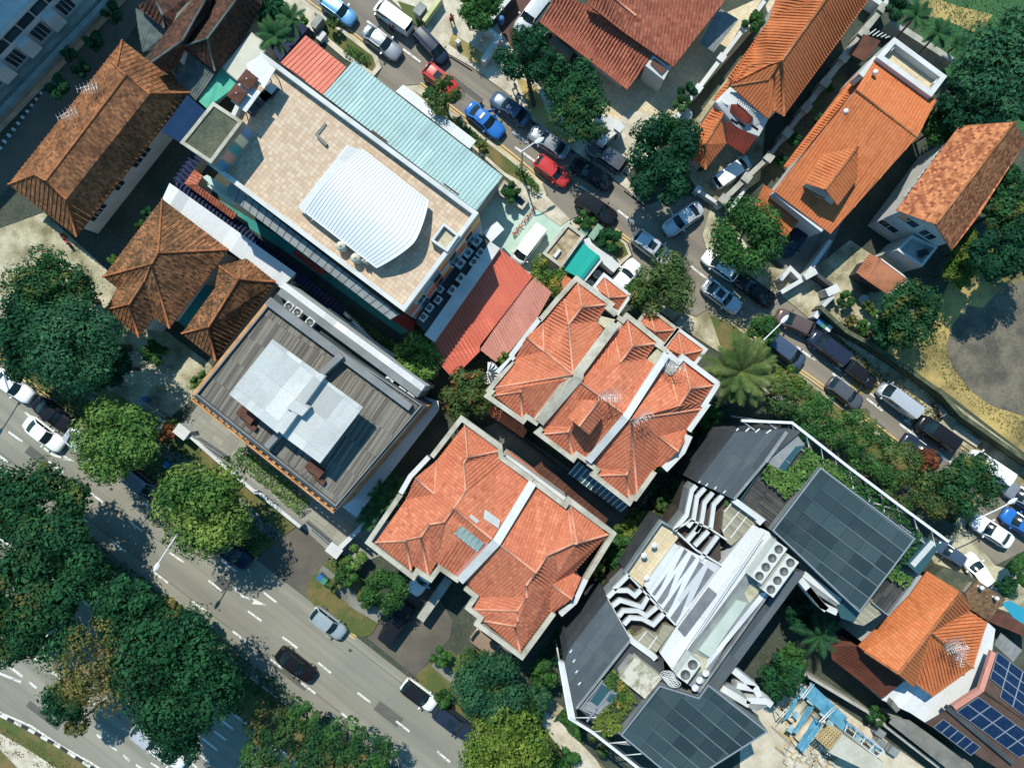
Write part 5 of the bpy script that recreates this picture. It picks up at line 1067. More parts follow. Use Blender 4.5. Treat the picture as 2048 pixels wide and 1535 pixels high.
frame_line('@C3 108,330 220,970 480,1130 1000,1535 1250,1750', 'white steel frame along the south-west edge of the dark modern building', inner='r')
# narrow dark glass strip and wall on its north-west side
b = MB(); b.beam(K('@C1 640,215 500,460 395,570 300,690', 3.5), .12, 3.4); solo('fence', b, m_dgrey, 'thin dark fence beside the grey roof wing of the dark modern building', 'fence')
b = MB(); b.beam(K('@C2 700,15 290,600', 2.4), .25, 2.4); solo('boundary_wall', b, m_slabg, 'grey boundary wall between the hedge and the tan paved terrace', 'wall')
# ================================================================= B14 orange house bottom right
pt = KD('@44 a=1222,25,6.2 b=1480,188,8.6 c=1000,812,8.6 d=740,640,7.0 d2=692,600,6.2 e=1562,302,6.4 f=1545,330,6.4 g=1248,505,8.2 h=1135,890,6.4 i=1110,915,6.4 j=1682,418,6.2 k=1575,765,6.2 m=1268,988,6.2 a2=1090,210,6.2')
r = bldg('orange_roof_house', 'bright orange tiled house with big aerials, bottom right', centre(list(pt.values())))
roof(r, pt, 'a.b.c.d.d2.a2 b.e.f.g.h.i.c g.f.j.k g.k.m.h', t_orange, 'b.c d.c g.k', pitch=.3, cap=t_capo, capr=.13)
b = MB(); b.prism(setz(inset([pt[q] for q in ('a', 'b', 'e', 'j', 'k', 'm', 'i', 'c', 'd2')], .5), 6.0), 0); part('wall', r, b, m_wall)
pd = KD('@44 a=480,600,4.6 b=560,520,4.6 c=690,600,5.6 d=1040,872,5.6 e=880,1002,4.4 f=490,700,4.4'); rr = part; roof(r, pd, 'a.b.c.d.e.f', mat('dark_brown_tiles_plain', s8(110, 62, 46), s8(90, 52, 40), 1.0, fine=.15), pitch=.3, name='lower_roof')
b = MB(); b.prism(setz(inset([pd[q] for q in 'abcdef'], .4), 4.1), 0); part('wall', r, b, m_wall)
aerial(1888, 1278, 7.6, 'W', .5, 'spiky tangled aerial on the bright orange roof', 1.8, 10); aerial(1905, 1300, 7.4, 'W', 1.4, 'lower aerial on the bright orange roof, over the hip', 1.5, 9)
ps = K('@44 1680,425 1740,470 1640,935 1205,1180 1085,1120 985,1110 1060,985 960,1035 880,1010 1040,880 1130,905 1265,995 1575,770', 3.6)
b = MB(); b.prism(K('@44 1690,420,4 1745,470,4 1720,640,4 1635,940,4 1205,1185,4 1090,1110,4 870,1010,4 1040,870,4 1270,900,4 1560,740,4'), 0); solo('flat_terrace', b, m_wroof, 'white flat terrace roof wrapping the bright orange house', 'annex')
b = MB(); b.prism(K('@44 965,1020,4.9 1015,1085,4.9 985,1110,4.9 945,1060,4.9'), 3.8); solo('roof_vent', b, m_concg, 'small grey box at the edge of the white flat terrace roof', 'vent')
b = MB(); b.prism(K('@44 1350,0,3.2 1600,85,3.2 1510,200,3.2 1270,60,3.2'), 0); solo('flat_garage', b, m_moss, 'garage with a flat mossy dark roof above the bright orange house', 'garage')
r = metal_roof('brown_annex', 'small brown shingled annex beside the pool', '@44 1600,90,4.4 1825,240,4.4 1690,410,4.2 1560,320,4.3 1515,200,4.4', 0, tile_mat('brown_shingles', s8(140, 110, 82), s8(110, 84, 62), .3, .2, .5, st=.3, step=.02), 0, 'annex')
for x, y in ((1645, 155), (1760, 235)): c = P(x, y, 5, '44'); b = MB(); b.tube([(c.x, c.y, 4.3), (c.x, c.y, 4.9)], .12, 8); b.lathe((c.x, c.y, 4.9), [(.2, 0), (.18, .2), (0, .25)], 10); part('vent_pipe', r, b, m_metal)
# ================================================================= B15 solar house
m_sol = mat('brown_metal_roof', s8(106, 84, 72), s8(88, 70, 60), .6, fine=.08, rough=.6)
t_pv = tile_mat('solar_cells', (0.012, 0.03, 0.075), (0.008, 0.022, 0.06), .16, .16, .5, st=0, step=0, joint=.018, rough=.25)
t_pv2 = NT('solar_cell_grid')
pt = KD('@44 a=1740,645,5.2 b=2300,1000,5.2 c=1640,940,6.0 d=2300,1380,6.6 e=1380,1060,5.4 f=1210,1190,5.0 g=1370,1290,4.8 h=1800,1560,4.8 i=2300,1900,4.8 j=1620,960,6.0')
r = bldg('solar_house', 'brown metal roofed house carrying solar panels, in the bottom right corner', P(1960, 1420, 0))
PL1 = [pt['a'], pt['b'], pt['c']]; pt['d'] = on_plane(PL1, '2300,1380', '44', 0)[0]; PL2 = [pt['c'], pt['d'], pt['f']]; pt['h'], pt['i'] = on_plane(PL2, '1800,1560 2300,1900', '44', 0)
roof(r, pt, 'a.b.d.c c.d.i.h.f', m_sol, 'c.d', pitch=.3, h=.04, capr=.12)
b = MB(); b.prism(setz(inset([pt[q] for q in ('a', 'b', 'i', 'h', 'f', 'c')], .4), 3.6), 0); part('wall', r, b, m_wall)
b = MB(); b.beam(K('@44 1735,645,5.6 1640,935,6.3 1430,1075,5.8'), .5, .4); part('parapet', r, b, m_pinkr)
b = MB(); b.beam(K('@44 1380,1075,5.75 1890,1500,5.75'), .45, .5); part('gutter', r, b, m_dgrey)
def panels(o_, u_, v_, nu, nv, lb, skip=(), z=None, pl=None, grp='solar panels on the brown roof'):
    """o_,u_,v_: tile-44 pixels of the corner and the two far corners of an nu x nv block"""
    for i in range(nu):
        for j in range(nv):
            if (i, j) in skip: continue
            cs = []
            for di, dj in ((.02, .02), (.98, .02), (.98, .98), (.02, .98)):
                f0, f1 = (i + di) / nu, (j + dj) / nv; cs.append((o_[0] + (u_[0] - o_[0]) * f0 + (v_[0] - o_[0]) * f1, o_[1] + (u_[1] - o_[1]) * f0 + (v_[1] - o_[1]) * f1))
            q = on_plane(pl, ' '.join('%f,%f' % c for c in cs), '44', .16)
            n = normal(q); n = n if n.z > 0 else -n; b = MB(); qq = [p + n * .02 for p in q]; b.beam(qq, .045, .06, closed=True); po = part('solar_panel', r, b, m_rail)
            b = MB(); b.face(q, up=True); part('cells', po, b, t_pv)
pl1 = [pt['a'], pt['b'], pt['c']]; pl2 = [pt['c'], pt['d'], pt['f']]
panels((1608, 980), (2088, 1332), (1442, 1096), 5, 2, 'wide block of the lower slope', pl=pl2)
panels((1340, 1150), (1625, 1365), (1265, 1215), 5, 1, 'single row of five below the wide block', pl=pl2)
panels((1752, 642), (2044, 868), (1672, 912), 3, 4, 'block on the upper slope', pl=pl1, skip=((0, 3),))
b = MB(); b.prism(K('@44 1740,590,4.2 1790,500,4.2 1950,630,4.2 1880,720,4.2'), 4.1, bottom=True)
for i in range(6): f0 = i / 5; b.beam([P(1740, 590, 4.25, '44').lerp(P(1880, 720, 4.25, '44'), f0), P(1790, 500, 4.25, '44').lerp(P(1950, 630, 4.25, '44'), f0)], .06, .06)
solo('pergola', b, m_slabg, 'small grey slatted pergola above the upper solar panels', 'pergola')
b = MB(); b.prism(K('@44 1740,345,2.6 1830,350,2.6 2047,480,2.6 2047,560,2.6 1690,410,2.6'), 0); solo('pool_house', b, m_wood, 'low brown roof between the pool and the solar house', 'annex')
b = MB(); b.beam(K('@44 1735,335 2060,520', .5), .35, .5); solo('pool_edge', b, m_wall, 'white edge of the blue pool', 'pool edge')
metal_roof('side_roof', 'dusty grey stepped side roof below the white terrace roof', '@44 965,1150,3.2 1090,1170,3.2 1560,1500,3.2 1600,1560,3.0 1400,1560,3.0 930,1190,3.0', 0, m_concg, .6, 'annex', h=.03)
b = MB(); b.beam(K('@44 240,790 760,1100 1320,1535', 2.0), .3, 2.0); solo('boundary_wall', b, m_wallg, 'long pale boundary wall between the building site and the orange house', 'wall')
# ================================================================= B16 building site
r = SITE = bldg('concrete_frame', 'unfinished pale concrete slab with timber formwork on the building site', P(1730, 1500, 0), 'building site')
ps = K('@D1 1150,1170 1600,1500 1700,1620 1300,1700 980,1390', 3.2); ps = K('@D1 1165,1150 1640,1480 1560,1620 1010,1360', 3.2); b = MB(); b.prism(ps, 0); part('slab', r, b, mat('raw_concrete', s8(206, 204, 188), s8(184, 180, 162), .8, fine=.08))
b = MB(); f_a, f_b, f_c, f_d = K('@D1 1020,1050 1165,1140 1010,1320 870,1200', 3.4)
for i in range(6): f0 = i / 5; b.beam([f_a.lerp(f_b, f0), f_d.lerp(f_c, f0)], .1, .12)
for i in range(9): f0 = i / 8; b.beam([f_a.lerp(f_d, f0) - Vector((0, 0, .14)), f_b.lerp(f_c, f0) - Vector((0, 0, .14))], .12, .1)
part('formwork', r, b, mat('raw_timber', s8(214, 190, 140), s8(186, 160, 112), 1.5, fine=.15))
m_tarp = mat('blue_tarpaulin', s8(110, 172, 196), s8(70, 140, 172), 1.6, fine=.1, rough=.5)
m_tarp2 = mat('faded_tarpaulin', s8(180, 204, 206), s8(130, 176, 190), 2, fine=.1)
def tarp(sp, z0, lb, amp=.12, nu=14, nv=5):
    a, b_, c, d = K('@D1 ' + sp, z0); m_ = MB(); g = [[a.lerp(b_, i / nu).lerp(d.lerp(c, i / nu), j / nv) + Vector((0, 0, amp * (rnd.random() - .5) * 2)) for j in range(nv + 1)] for i in range(nu + 1)]
    for i in range(nu):
        for j in range(nv): m_.face([g[i][j], g[i + 1][j], g[i + 1][j + 1], g[i][j + 1]], up=True, smooth=True)
    solo('tarpaulin', m_, m_tarp if amp < .15 else m_tarp2, lb, 'tarpaulin', 'blue tarpaulins on the building site' if amp < .15 else 'crumpled scraps of pale blue sheet')
tarp('680,580 1640,1340 1590,1350 690,640', 1.6, 'long blue tarpaulin along the site edge, under the boundary wall'); tarp('800,560 1220,960 1180,1130 720,700', 1.7, 'wide blue tarpaulin beside the timber formwork')
tarp('640,700 700,700 560,960 480,1000', 1.2, 'narrow blue tarpaulin strip nearest the dark building'); tarp('780,830 850,840 640,1150 590,1120', 1.3, 'blue tarpaulin over the rounded pipes'); tarp('850,960 940,1040 720,1360 640,1290', 1.2, 'square blue tarpaulin below the timber formwork')
for k_ in range(9):
    x, y = (700, 800, 620, 930, 1010, 1330, 1480, 1060, 560)[k_], (640, 720, 880, 860, 980, 1130, 1290, 1080, 1040)[k_]; tarp('%d,%d %d,%d %d,%d %d,%d' % (x, y, x + 70, y + 45, x + 30, y + 105, x - 40, y + 60), 1.5 + .1 * (k_ % 3), 'crumpled scrap of pale blue sheet on the building site', .16, 4, 3)
for i, (x0, y0, x1, y1, lb) in enumerate(((740, 780, 560, 990, 'pale cement pipe beside the narrow blue strip'), (800, 850, 600, 1100, 'pale cement pipe second from the narrow blue strip'), (880, 920, 650, 1210, 'pale cement pipe next to the square blue tarpaulin'))):
    b = MB(); b.tube(K('@D1 %d,%d,.6 %d,%d,.6' % (x0, y0, x1, y1)), .42, 12); solo('cement_pipe', b, m_dust, lb, 'pipe', 'cement pipes on the site')
for i, (a, c_, lb) in enumerate((((690, 740), (820, 570), 'scaffold pole pair at the top of the site'), ((900, 1010), (1075, 830), 'scaffold pole pair across the wide blue tarpaulin'), ((990, 1380), (1160, 1150), 'scaffold pole at the edge of the concrete slab'), ((450, 950), (530, 850), 'dark scaffold pole beside the tan terrace'))):
    b = MB(); b.tube([P(*a, 2.6, 'D1'), P(*c_, 2.6, 'D1')], .06, 5); b.tube([P(a[0] + 25, a[1] + 12, 2.6, 'D1'), P(c_[0] + 25, c_[1] + 12, 2.6, 'D1')], .05, 5); b.tube([P(*a, 2.6, 'D1'), P(*a, 2.6, 'D1') - Vector((0, 0, 2.6))], .05, 5); solo('scaffold_pole', b, m_frame, lb, 'scaffold', 'scaffold poles')
r = thing('scaffold', 'white scaffold frame beside the long concrete slab', 'scaffold', P(1400, 1200, 0, 'D1')); b = MB(); top_, bot_ = K('@D1 1230,1020 1640,1340', 2.6), K('@D1 1190,1120 1560,1410', 2.6); b.tube(top_, .05, 5); b.tube(bot_, .05, 5); part('rail', r, b, m_frame)
for i in range(5): f0 = i / 4; b = MB(); a = top_[0].lerp(top_[1], f0); c_ = bot_[0].lerp(bot_[1], f0); b.tube([a, c_], .05, 5); b.tube([a, offs(a, dz=-2.6)], .05, 5); part('cross_bar', r, b, m_frame)
for i, (x, y, lb) in enumerate(((1600, 1140, 'grey crate stack by the boundary wall, nearest the leafy bush'), (1600, 1260, 'grey crate stack by the boundary wall, in the middle'), (1750, 1350, 'grey crate stack by the boundary wall, farthest from the leafy bush'))):
    c = P(x, y, .9, 'D1'); b = MB(); b.box((c.x, c.y, .02), (1.0, .8, .45), ANG); b.box((c.x + .05, c.y, .48), (.95, .8, .4), ANG + .1); solo('crate_stack', b, m_slabg, lb, 'crates', 'grey crates on the site')
m_raw = mat('raw_timber', (0, 0, 0))
for i in range(100):
    x, y = rnd.uniform(500, 1050), rnd.uniform(900, 1500)
    if (x - 500) * .75 + 700 > y + 250: continue
    c = P(x, y, 0, 'D1'); b = MB(); a_ = ANG + rnd.choice((0, 1.57)) + rnd.uniform(-.3, .3); L_ = rnd.uniform(.5, 2.6)
    kind = rnd.randrange(3)
    if kind == 0: b.box((c.x, c.y, .03), (L_, rnd.uniform(.12, .3), .08), a_); solo('plank', b, m_raw, 'timber plank lying loose on the dusty building site', 'plank', 'loose planks on the building site')
    elif kind == 1: b.box((c.x, c.y, .03), (rnd.uniform(.3, .9), rnd.uniform(.3, .6), rnd.uniform(.15, .5)), a_); solo('block', b, m_conc, 'small pale rubble block on the dusty building site', 'rubble', 'rubble blocks on the building site')
    else: d = Vector((math.cos(a_), math.sin(a_), 0)); b.tube([c + d * -L_ + Vector((0, 0, .1)), c + d * L_ + Vector((0, 0, .1))], .045, 5); solo('steel_pipe', b, m_rail, 'thin steel pipe lying on the dusty building site', 'pipe', 'loose steel pipes on the building site')
# ================================================================= B17 top house
z=6.0
pt = KD('@13 a=590,38,6.6 b=885,268,6.0 c=1240,512,5.6 d=1640,0,7.6 d2=1800,-200,8.4 e=950,120,6.9 f=770,-20,7.6 f1=720,-160,8.0 g=560,-60,6.9', zs=.74)
r = bldg('tile_house', 'house with big clay pink tiled roofs at the top edge, above the paved tan yard', P(1270, 60, 0))
roof(r, pt, 'a.b.e.f.g b.c.d.d2.f1.f.e', t_clay, 'f.e', pitch=.33, cap=t_cap)
pd = KD('@13 a=325,-40,5.0 b=600,40,5.0 c=885,270,5.0 c2=1090,425,4.8 d=990,545,4.2 e=885,690,4.0 f=208,168,4.0 g=305,30,4.4', zs=.74); roof(r, pd, 'g.a.b.c.c2.d.e.f', t_clay, pitch=.33, name='lower_roof')
b = MB(); b.prism(setz(inset([pt[q] for q in ('a', 'b', 'c', 'd', 'd2', 'f1', 'g')], .5), 3.9), 0); part('wall', r, b, m_wall)
b = MB(); b.prism(setz(inset([pd[q] for q in 'gabcdef'], .9), 2.8), 0); part('wall', r, b, m_wall)
b = MB(); b.prism(K('@13 1085,425,3.6 1215,520,3.6 1165,615,3.3 1025,505,3.3'), 0); part('porch', r, b, m_wall); b = MB(); b.face(K('@13 1090,450,3.64 1195,530,3.64 1150,575,3.5 1060,490,3.5'), up=True); part('window', r, b, m_brownfl)
b = MB(); b.prism(K('@13 200,240,1.4 230,215,1.4 470,390,1.4 445,440,1.4'), 0); solo('planter', b, m_concg, 'long grey planter under the lower clay pink roof', 'planter')
b = MB(); b.prism(K('@13 1590,60,3.2 1740,150,3.0 1545,400,2.8 1440,330,3.0'), 2.7, bottom=True)
for i in range(8): f0 = i / 7; b.beam([P(1590, 60, 3.25, '13').lerp(P(1740, 150, 3.05, '13'), f0), P(1440, 330, 3.05, '13').lerp(P(1545, 400, 2.85, '13'), f0)], .07, .06)
solo('side_canopy', b, m_slabg, 'grey ribbed canopy beside the clay pink roof and the white wall', 'canopy')
def wall_line(sp, w_, h_, lb, m, z=None, piers=0, nm='boundary_wall', cat='wall', capm=None):
    pts = K(sp, h_); c = pts[0]; rt = thing(nm, lb, cat, (c.x, c.y, 0)); b = MB(); b.beam(pts, w_, h_); part('wall', rt, b, m)
    b = MB(); b.beam([offs(p, dz=.09) for p in pts], w_ + .1, .085); part('coping', rt, b, capm or m)
    if piers:
        L = [(q - p).length for p, q in zip(pts, pts[1:])]; tot = sum(L)
        for i in range(piers):
            d = tot * i / (piers - 1) if piers > 1 else 0; k_ = 0
            while k_ < len(L) - 1 and d > L[k_]: d -= L[k_]; k_ += 1
            p = pts[k_].lerp(pts[k_ + 1], min(1, d / L[k_])); b = MB(); b.box((p.x, p.y, 0), (w_ + .3, w_ + .3, h_ + .3), ANG); b.box((p.x, p.y, h_ + .3), (w_ + .42, w_ + .42, .08), ANG); part('pier', rt, b, capm or m)
    return rt
wall_line('@13 1245,925 1790,205 1960,-20', .32, 1.8, 'white boundary wall between the tan yard and the house with the bay window', m_wall, piers=5)
wall_line('@13 820,985 700,1080', .4, 2.0, 'short white gate wall at the mouth of the tan yard', m_wall, piers=2, nm='gate_wall'); b = MB(); b.beam(K('@13 640,900 810,970', 2.0), 1.2, 2.0); solo('gate_house', b, m_wall, 'white flat gate shelter under the leafy trees by the tan yard', 'gate house')
wall_line('@12 1740,190 1860,290 1740,470', .4, 1.6, 'white-capped wall around the brown court, at the top edge', m_wall, nm='court_wall'); wall_line('@12 1760,200 1990,-60', .35, 1.6, 'dark wall with blue drum beside the brown court', m_dgrey, nm='court_wall', capm=m_wall)
wall_line('@12 1285,165 1420,-20', .3, 1.2, 'pale yellow-green kerb wall on the pavement at the top edge', mat('lime_wall', s8(214, 218, 160), None, 1), nm='low_wall')
# ================================================================= B18 orange house with bay window
pt = KD('@13 N1=1965,165,6.3 a=1658,592,6.3 b=1690,640,6.0 c=1965,560,7.4 @14 R=450,-10,8.8 r2=520,-110,8.8 p=105,468,8.8 q=0,500,8.0 m=760,20,6.3 m0=830,-100,6.3 S=122,890,6.3 s2=48,850,6.3 v=48,545,7.7 n0=110,-150,6.3 w=45,555,7.2 x=0,590,6.6 y=0,900,6.1')
r = bldg('bay_window_house', 'orange tiled house with a white bay front and porch roof, upper right', P(1580, 150, 0))
roof(r, pt, 'n0.N1.a.b.c.q.p.R.r2 R.p.S.s2.v.q.p'.split()[0] + ' r2.R.p.S.m.m0', t_orange, 'r2.R.p p.S', pitch=.3, cap=t_capo, capr=.13)
pg = KD('@13 a=1668,672,6.0 b=1700,640,6.0 c=1965,560,7.6 d=1965,600,7.6 g=2080,635,6.5 e=1690,700,5.9 f=1960,910,6.0 h=2060,850,6.2 k=2145,545,8.2 l=2080,910,6.2 m=2070,890,6.3')
roof(r, {**KD('@14 p=105,468,8.6 j=48,548,7.9 S=122,890,6.3 t=48,850,6.3'), **KD('@13 b=1680,660,6.2 c=1960,615,7.5 f=1965,912,6.0')}, 'b.c.p p.c.j j.t.S.p c.f.t.j b.f.c', t_orange, 'b.c c.p j.t c.j', pitch=.3, name='front_roof', cap=t_capo)
ps = K('@13 N=1965,170 1665,600'.replace('N=', '') + ' 1700,690 1965,905 @14 105,880 750,30 800,-100 100,-140', 6.0); b = MB(); b.prism(setz(inset(ps, .55), 5.7), 0); part('wall', r, b, m_wall)
b = MB(); b.prism(K('@13 1560,780,5.6 1700,640,5.6 1965,880,5.6 1960,930,5.2 1895,1045,4.6 1800,1010,4.6 1730,985,4.6 1640,925,4.6'), 0); part('front_bay', r, b, m_wall)
b = MB(); b.face(K('@13 1680,800,5.65 1740,800,5.65 1850,900,5.65 1840,950,5.3 1790,950,5.3 1670,860,5.3'), up=True); part('bay_roof', r, b, mat('maroon_tiles', s8(140, 62, 48), s8(110, 50, 40), 1.2, fine=.2))
for x, y in ((1630, 795), (1710, 925), (1765, 945), (1865, 970)):
    b = MB(); b.face(K('@13 %d,%d,5.66 %d,%d,5.66 %d,%d,5.3 %d,%d,5.3' % (x - 28, y - 20, x + 28, y + 18, x + 22, y + 38, x - 32, y)), up=True); part('window', r, b, m_glass)
for i in range(9): b = MB(); p = P(1730 + i * 15, 785 + i * 11, 5.7, '13'); b.tube([p, offs(p, dz=.6)], .05, 4); part('baluster', r, b, m_frame)
pd = KD('@13 a=1460,945,4.4 b=1605,915,5.4 c=1645,1100,4.6 d=1485,1300,4.0 e=1300,1150,4.0 f=1480,1110,5.4 g=1545,815,4.6 h=1640,840,5.0 i=1880,1050,4.6 j=1780,1180,4.0 k=1690,690,5.4 m=1560,770,5.4')
roof(r, pd, 'a.b.f.e b.c.d.f f.d.e g.h.b.a', t_orange, 'b.f f.e f.d', pitch=.3, name='porch_roof', cap=t_capo); roof(r, KD('@13 a=1640,930,5.2 b=1880,1055,5.0 c=1780,1185,4.2 d=1650,1100,4.4'), 'a.b.c.d', mat('maroon_tiles', (0, 0, 0)), pitch=.3, name='porch_roof')
roof(r, KD('@13 a=1680,590,5.4 b=1700,640,5.4 c=1570,770,5.0 d=1540,765,4.6'), 'a.b.c.d', t_orange, pitch=.3, name='side_roof')
b = MB(); b.prism(setz(inset([pd[q] for q in 'abcde'], .5), 3.8), 0); part('porch', r, b, m_wallg)
c = P(1330, 880, 0.9, '13'); b = MB(); b.lathe((c.x, c.y, 0), [(0, .02), (.72, .02), (.78, .5), (.7, .9), (.3, 1.05), (0, 1.08)], 20); solo('water_jar', b, m_tealr, 'round pale green lidded jar in the side garden of the bay front house', 'jar')
# wall between B18 and B19 with ring finials
rt = wall_line('@14 870,75 735,245 440,630 0,1215 @13 1965,1210 1620,1535', .45, 2.0, 'white boundary wall with ring-topped piers between the two bright orange roofs', m_wall, piers=9, capm=m_wallg)
wall_line('@14 895,50 760,-40', .35, 1.8, 'white wall corner by the round dark bush at the top right', m_wall, piers=2)
wall_line('@14 940,165 1420,470', .5, 1.8, 'pale garden wall behind the two tall palms', m_wallg)
wall_line('@23 1425,0 1590,110', .22, 1.1, 'white gate wall in front of the porch with the parked pale hatchback', m_wall, piers=2, nm='gate_wall'); wall_line('@23 1790,-10 1660,165', .25, 1.3, 'white wall end beside the driveway of the pale hatchback', m_wall, nm='gate_wall')
# ================================================================= B19 orange house with rooftop terrace
pt = KD('@14 a=840,432,7.0 b=1292,772,7.0 c=1145,1050,8.8 d=672,695,8.8 e=585,765,8.3 f=45,1490,6.4 @24 S=478,335,6.2 g=60,40,6.2 @14 h=1150,1060,8.7')
pt = KD('@14 a=840,432,7.0 b=1292,772,7.0 c=1145,1050,8.8 d=672,695,8.8 f=50,1450,6.4 @24 S=480,335,6.0 k=790,0,7.0 f=45,10,6.2')
r = bldg('terrace_roof_house', 'orange tiled house with a dormer and a white walled roof terrace, upper right', P(1700, 300, 0))
roof(r, pt, 'a.b.c.d d.c.S.f', t_orange, 'd.c', pitch=.3, cap=t_capo, capr=.13)
b = MB(); ps = [pt[q] for q in ('a', 'b', 'c', 'S', 'f', 'd')]; b.prism(setz(inset(ps, .45), 5.8), 0); part('wall', r, b, m_wall)
q = K('@14 970,285 1375,585 1255,745 835,440', 7.9); b = MB(); b.prism(setz(q, 7.0), 0); part('terrace_block', r, b, m_wall); b = MB(); b.ring(q, .45, 6.8, 7.9); part('parapet', r, b, m_wall); b = MB(); b.face(setz(inset(q, .4), 7.02), up=True); part('roof_terrace', r, b, m_paver)
# dormer
dm = KD('@14 a=405,1188,8.0 b=690,1130,8.9 c=440,1455,8.9 d=275,1405,8.0 e=685,1375,8.0 @24 f=535,118,8.0'); roof(r, dm, 'a.b.c.d b.e.f.c', t_orange, 'b.c', name='dormer_roof', pitch=.3, cap=t_capo)
b = MB(); b.prism(setz(inset([dm[q] for q in 'abefcd'], .3), 7.7), 6.4); part('dormer', r, b, m_wall); b = MB(); b.face(K('@24 315,0,7.7 440,60,7.7 430,80,7.3 310,25,7.3'), up=True); part('dormer_window', r, b, m_glass)
roof(r, KD('@14 a=680,560,4.6 b=735,590,4.6 c=655,700,4.8 d=255,1190,4.8 e=150,1290,4.6 f=120,1275,4.2 g=590,660,4.2'), 'a.b.c.d.e.f.g', t_orange, pitch=.3, name='side_roof')
roof(r, KD('@24 a=-30,-40,4.6 b=50,10,4.6 c=265,205,4.4 d=135,365,3.8 e=-120,150,3.8'), 'a.b.c.d.e', t_orange, pitch=.3, name='carport_roof')
b = MB(); b.beam(K('@14 715,580 835,445', 7.2), .5, 2.0); part('fascia', r, b, m_wall); b = MB(); b.beam(K('@24 45,15 420,310', 5.9), .35, 1.2); part('fascia', r, b, m_wall)
for x, y, z_ in ((580, 868, 7.9), (805, 570, 7.9)): c = P(x, y, z_, '14'); b = MB(); b.lathe((c.x, c.y, z_ - .1), [(.12, 0), (.12, .4), (.24, .5), (.2, .7), (0, .75)], 12); part('turbine_vent', r, b, m_metal)
b = MB(); b.prism(K('@14 735,262,2.8 865,315,2.8 745,475,2.6 620,410,2.6'), 2.5, bottom=True); solo('flat_canopy', b, m_wood, 'flat brown canopy beside the walled roof terrace', 'canopy')
r = thing('clothes_rack', 'rack of pale poles above the flat brown canopy', 'rack', P(860, 250, 0, '14'))
for i in range(5): b = MB(); b.tube(K('@14 %d,%d,2.2 %d,%d,2.2' % (770 + i * 32, 270 + i * 6, 830 + i * 26, 225 + i * 14)), .06, 5); part('rail', r, b, m_frame)
for x, y, lb, a_ in ((955, 355, 'white air conditioner on the upper end of the walled roof terrace', ANG + 1.57), (1305, 620, 'white air conditioner at the right end of the walled roof terrace', ANG + 1.57)):
    c = P(x, y, 7.6, '14'); ac_unit(Vector((c.x, c.y, 7.03)), a_, lb, 'air conditioners on the walled roof terrace', (.9, .4, .65), 1)
# carport floor wall, gate
wall_line('@24 480,385 290,660', .3, 1.8, 'white wall beside the grey driveway of the house with the dormer', m_wall, piers=0)
wall_line('@24 95,690 170,600 260,690 100,785', .3, 1.4, 'white angled gate walls on the concrete apron', m_wall, nm='gate_wall'); wall_line('@24 280,670 370,620', .5, 2.0, 'short white gate pier wall beside the angled gate walls', m_wall, nm='gate_wall')
wall_line('@24 365,640 495,740', .25, 1.7, 'dark slatted gate between the two white gate piers', m_dgrey, nm='entrance_gate', cat='gate'); wall_line('@24 450,790 540,745', .7, 2.0, 'white gate pier at the garden corner', m_wall, nm='gate_wall'); wall_line('@24 500,810 420,890', .3, 1.8, 'pale green low gate beside the garden corner', m_canopy, nm='entrance_gate', cat='gate'); wall_line('@24 405,910 360,980', .35, 1.5, 'short white wall by the wheelie bins', m_wall, nm='low_wall')
# ================================================================= B20 old house with patchy shingle roof
pt = KD('@14 a=1470,965,7.2 b=1895,940,9.6 b2=1905,945,9.6 c=1970,1100,7.4 @24 p=1285,265,9.6 q=985,155,7.2 S=1412,462,7.0 T=1612,205,7.2 U=1960,-210,7.2'); pt['b'] = K('@14 1895,935,9.6')[0]
r = bldg('shingle_house', 'old house with a patchy orange shingle roof and white gable, at the right edge', P(1900, 400, 0))
roof(r, pt, 'a.b.p.q b.c.T.S.p', t_flat, 'b.p', pitch=0, cap=t_capo, capr=.12)
gb = K('@24 1010,180,7.0 1285,290,9.0 1370,420,7.0'); ps = [pt['a'], pt['b'], pt['c'], pt['T'], pt['S'], pt['q']]
wl = wall_of(r, [pt['a'], pt['c'], pt['T'], pt['S'], pt['q']], .55, 7.0)
b = MB(); w0, w1, w2 = pt['q'].lerp(pt['a'], .06), pt['p'].lerp(pt['b'], .06), pt['S'].lerp(pt['T'], .1); b.face([offs(w0, dz=-.2), offs(w1, dz=-.2), offs(w2, dz=-.2)]); part('gable', r, b, m_wall)
a_, c_ = edge_facing(wl, (-.55, -.83)); windows(r, a_, c_, [.25], 5.2, 6.4, 1.9, m_frame, m_glass); windows(r, a_, c_, [.2], 2.0, 3.2, 1.9, m_frame, m_glass); windows(r, a_, c_, [.68], 5.0, 6.4, 1.3, m_frame, m_glass)
a_, c_ = edge_facing(wl, (-.83, .55)); windows(r, a_, c_, [.2, .45, .7], 4.8, 6.0, 1.0, m_frame, m_glass)
q = K('@24 1105,345 1300,440 1180,590 985,460', 4.6); b = MB(); b.prism(setz(q, 3.8), 0); part('balcony', r, b, m_wall); b = MB(); b.ring(q, .22, 3.7, 4.7); part('parapet', r, b, m_wall)
c = P(1195, 480, 4.6, '24'); rr = thing('lounge_chair', 'dark garden chair on the white balcony', 'chair', (c.x, c.y, 3.82)); b = MB(); b.box((c.x, c.y, 4.15), (.6, .6, .08), .4); part('seat', rr, b, m_dgrey); b = MB(); b.box((c.x + .28, c.y + .1, 4.23), (.08, .6, .55), .4); part('backrest', rr, b, m_dgrey)
for sx in (-.25, .25):
    for sy in (-.25, .25): b = MB(); b.tube([(c.x + sx, c.y + sy, 3.82), (c.x + sx, c.y + sy, 4.15)], .03, 4); part('leg', rr, b, m_dgrey)
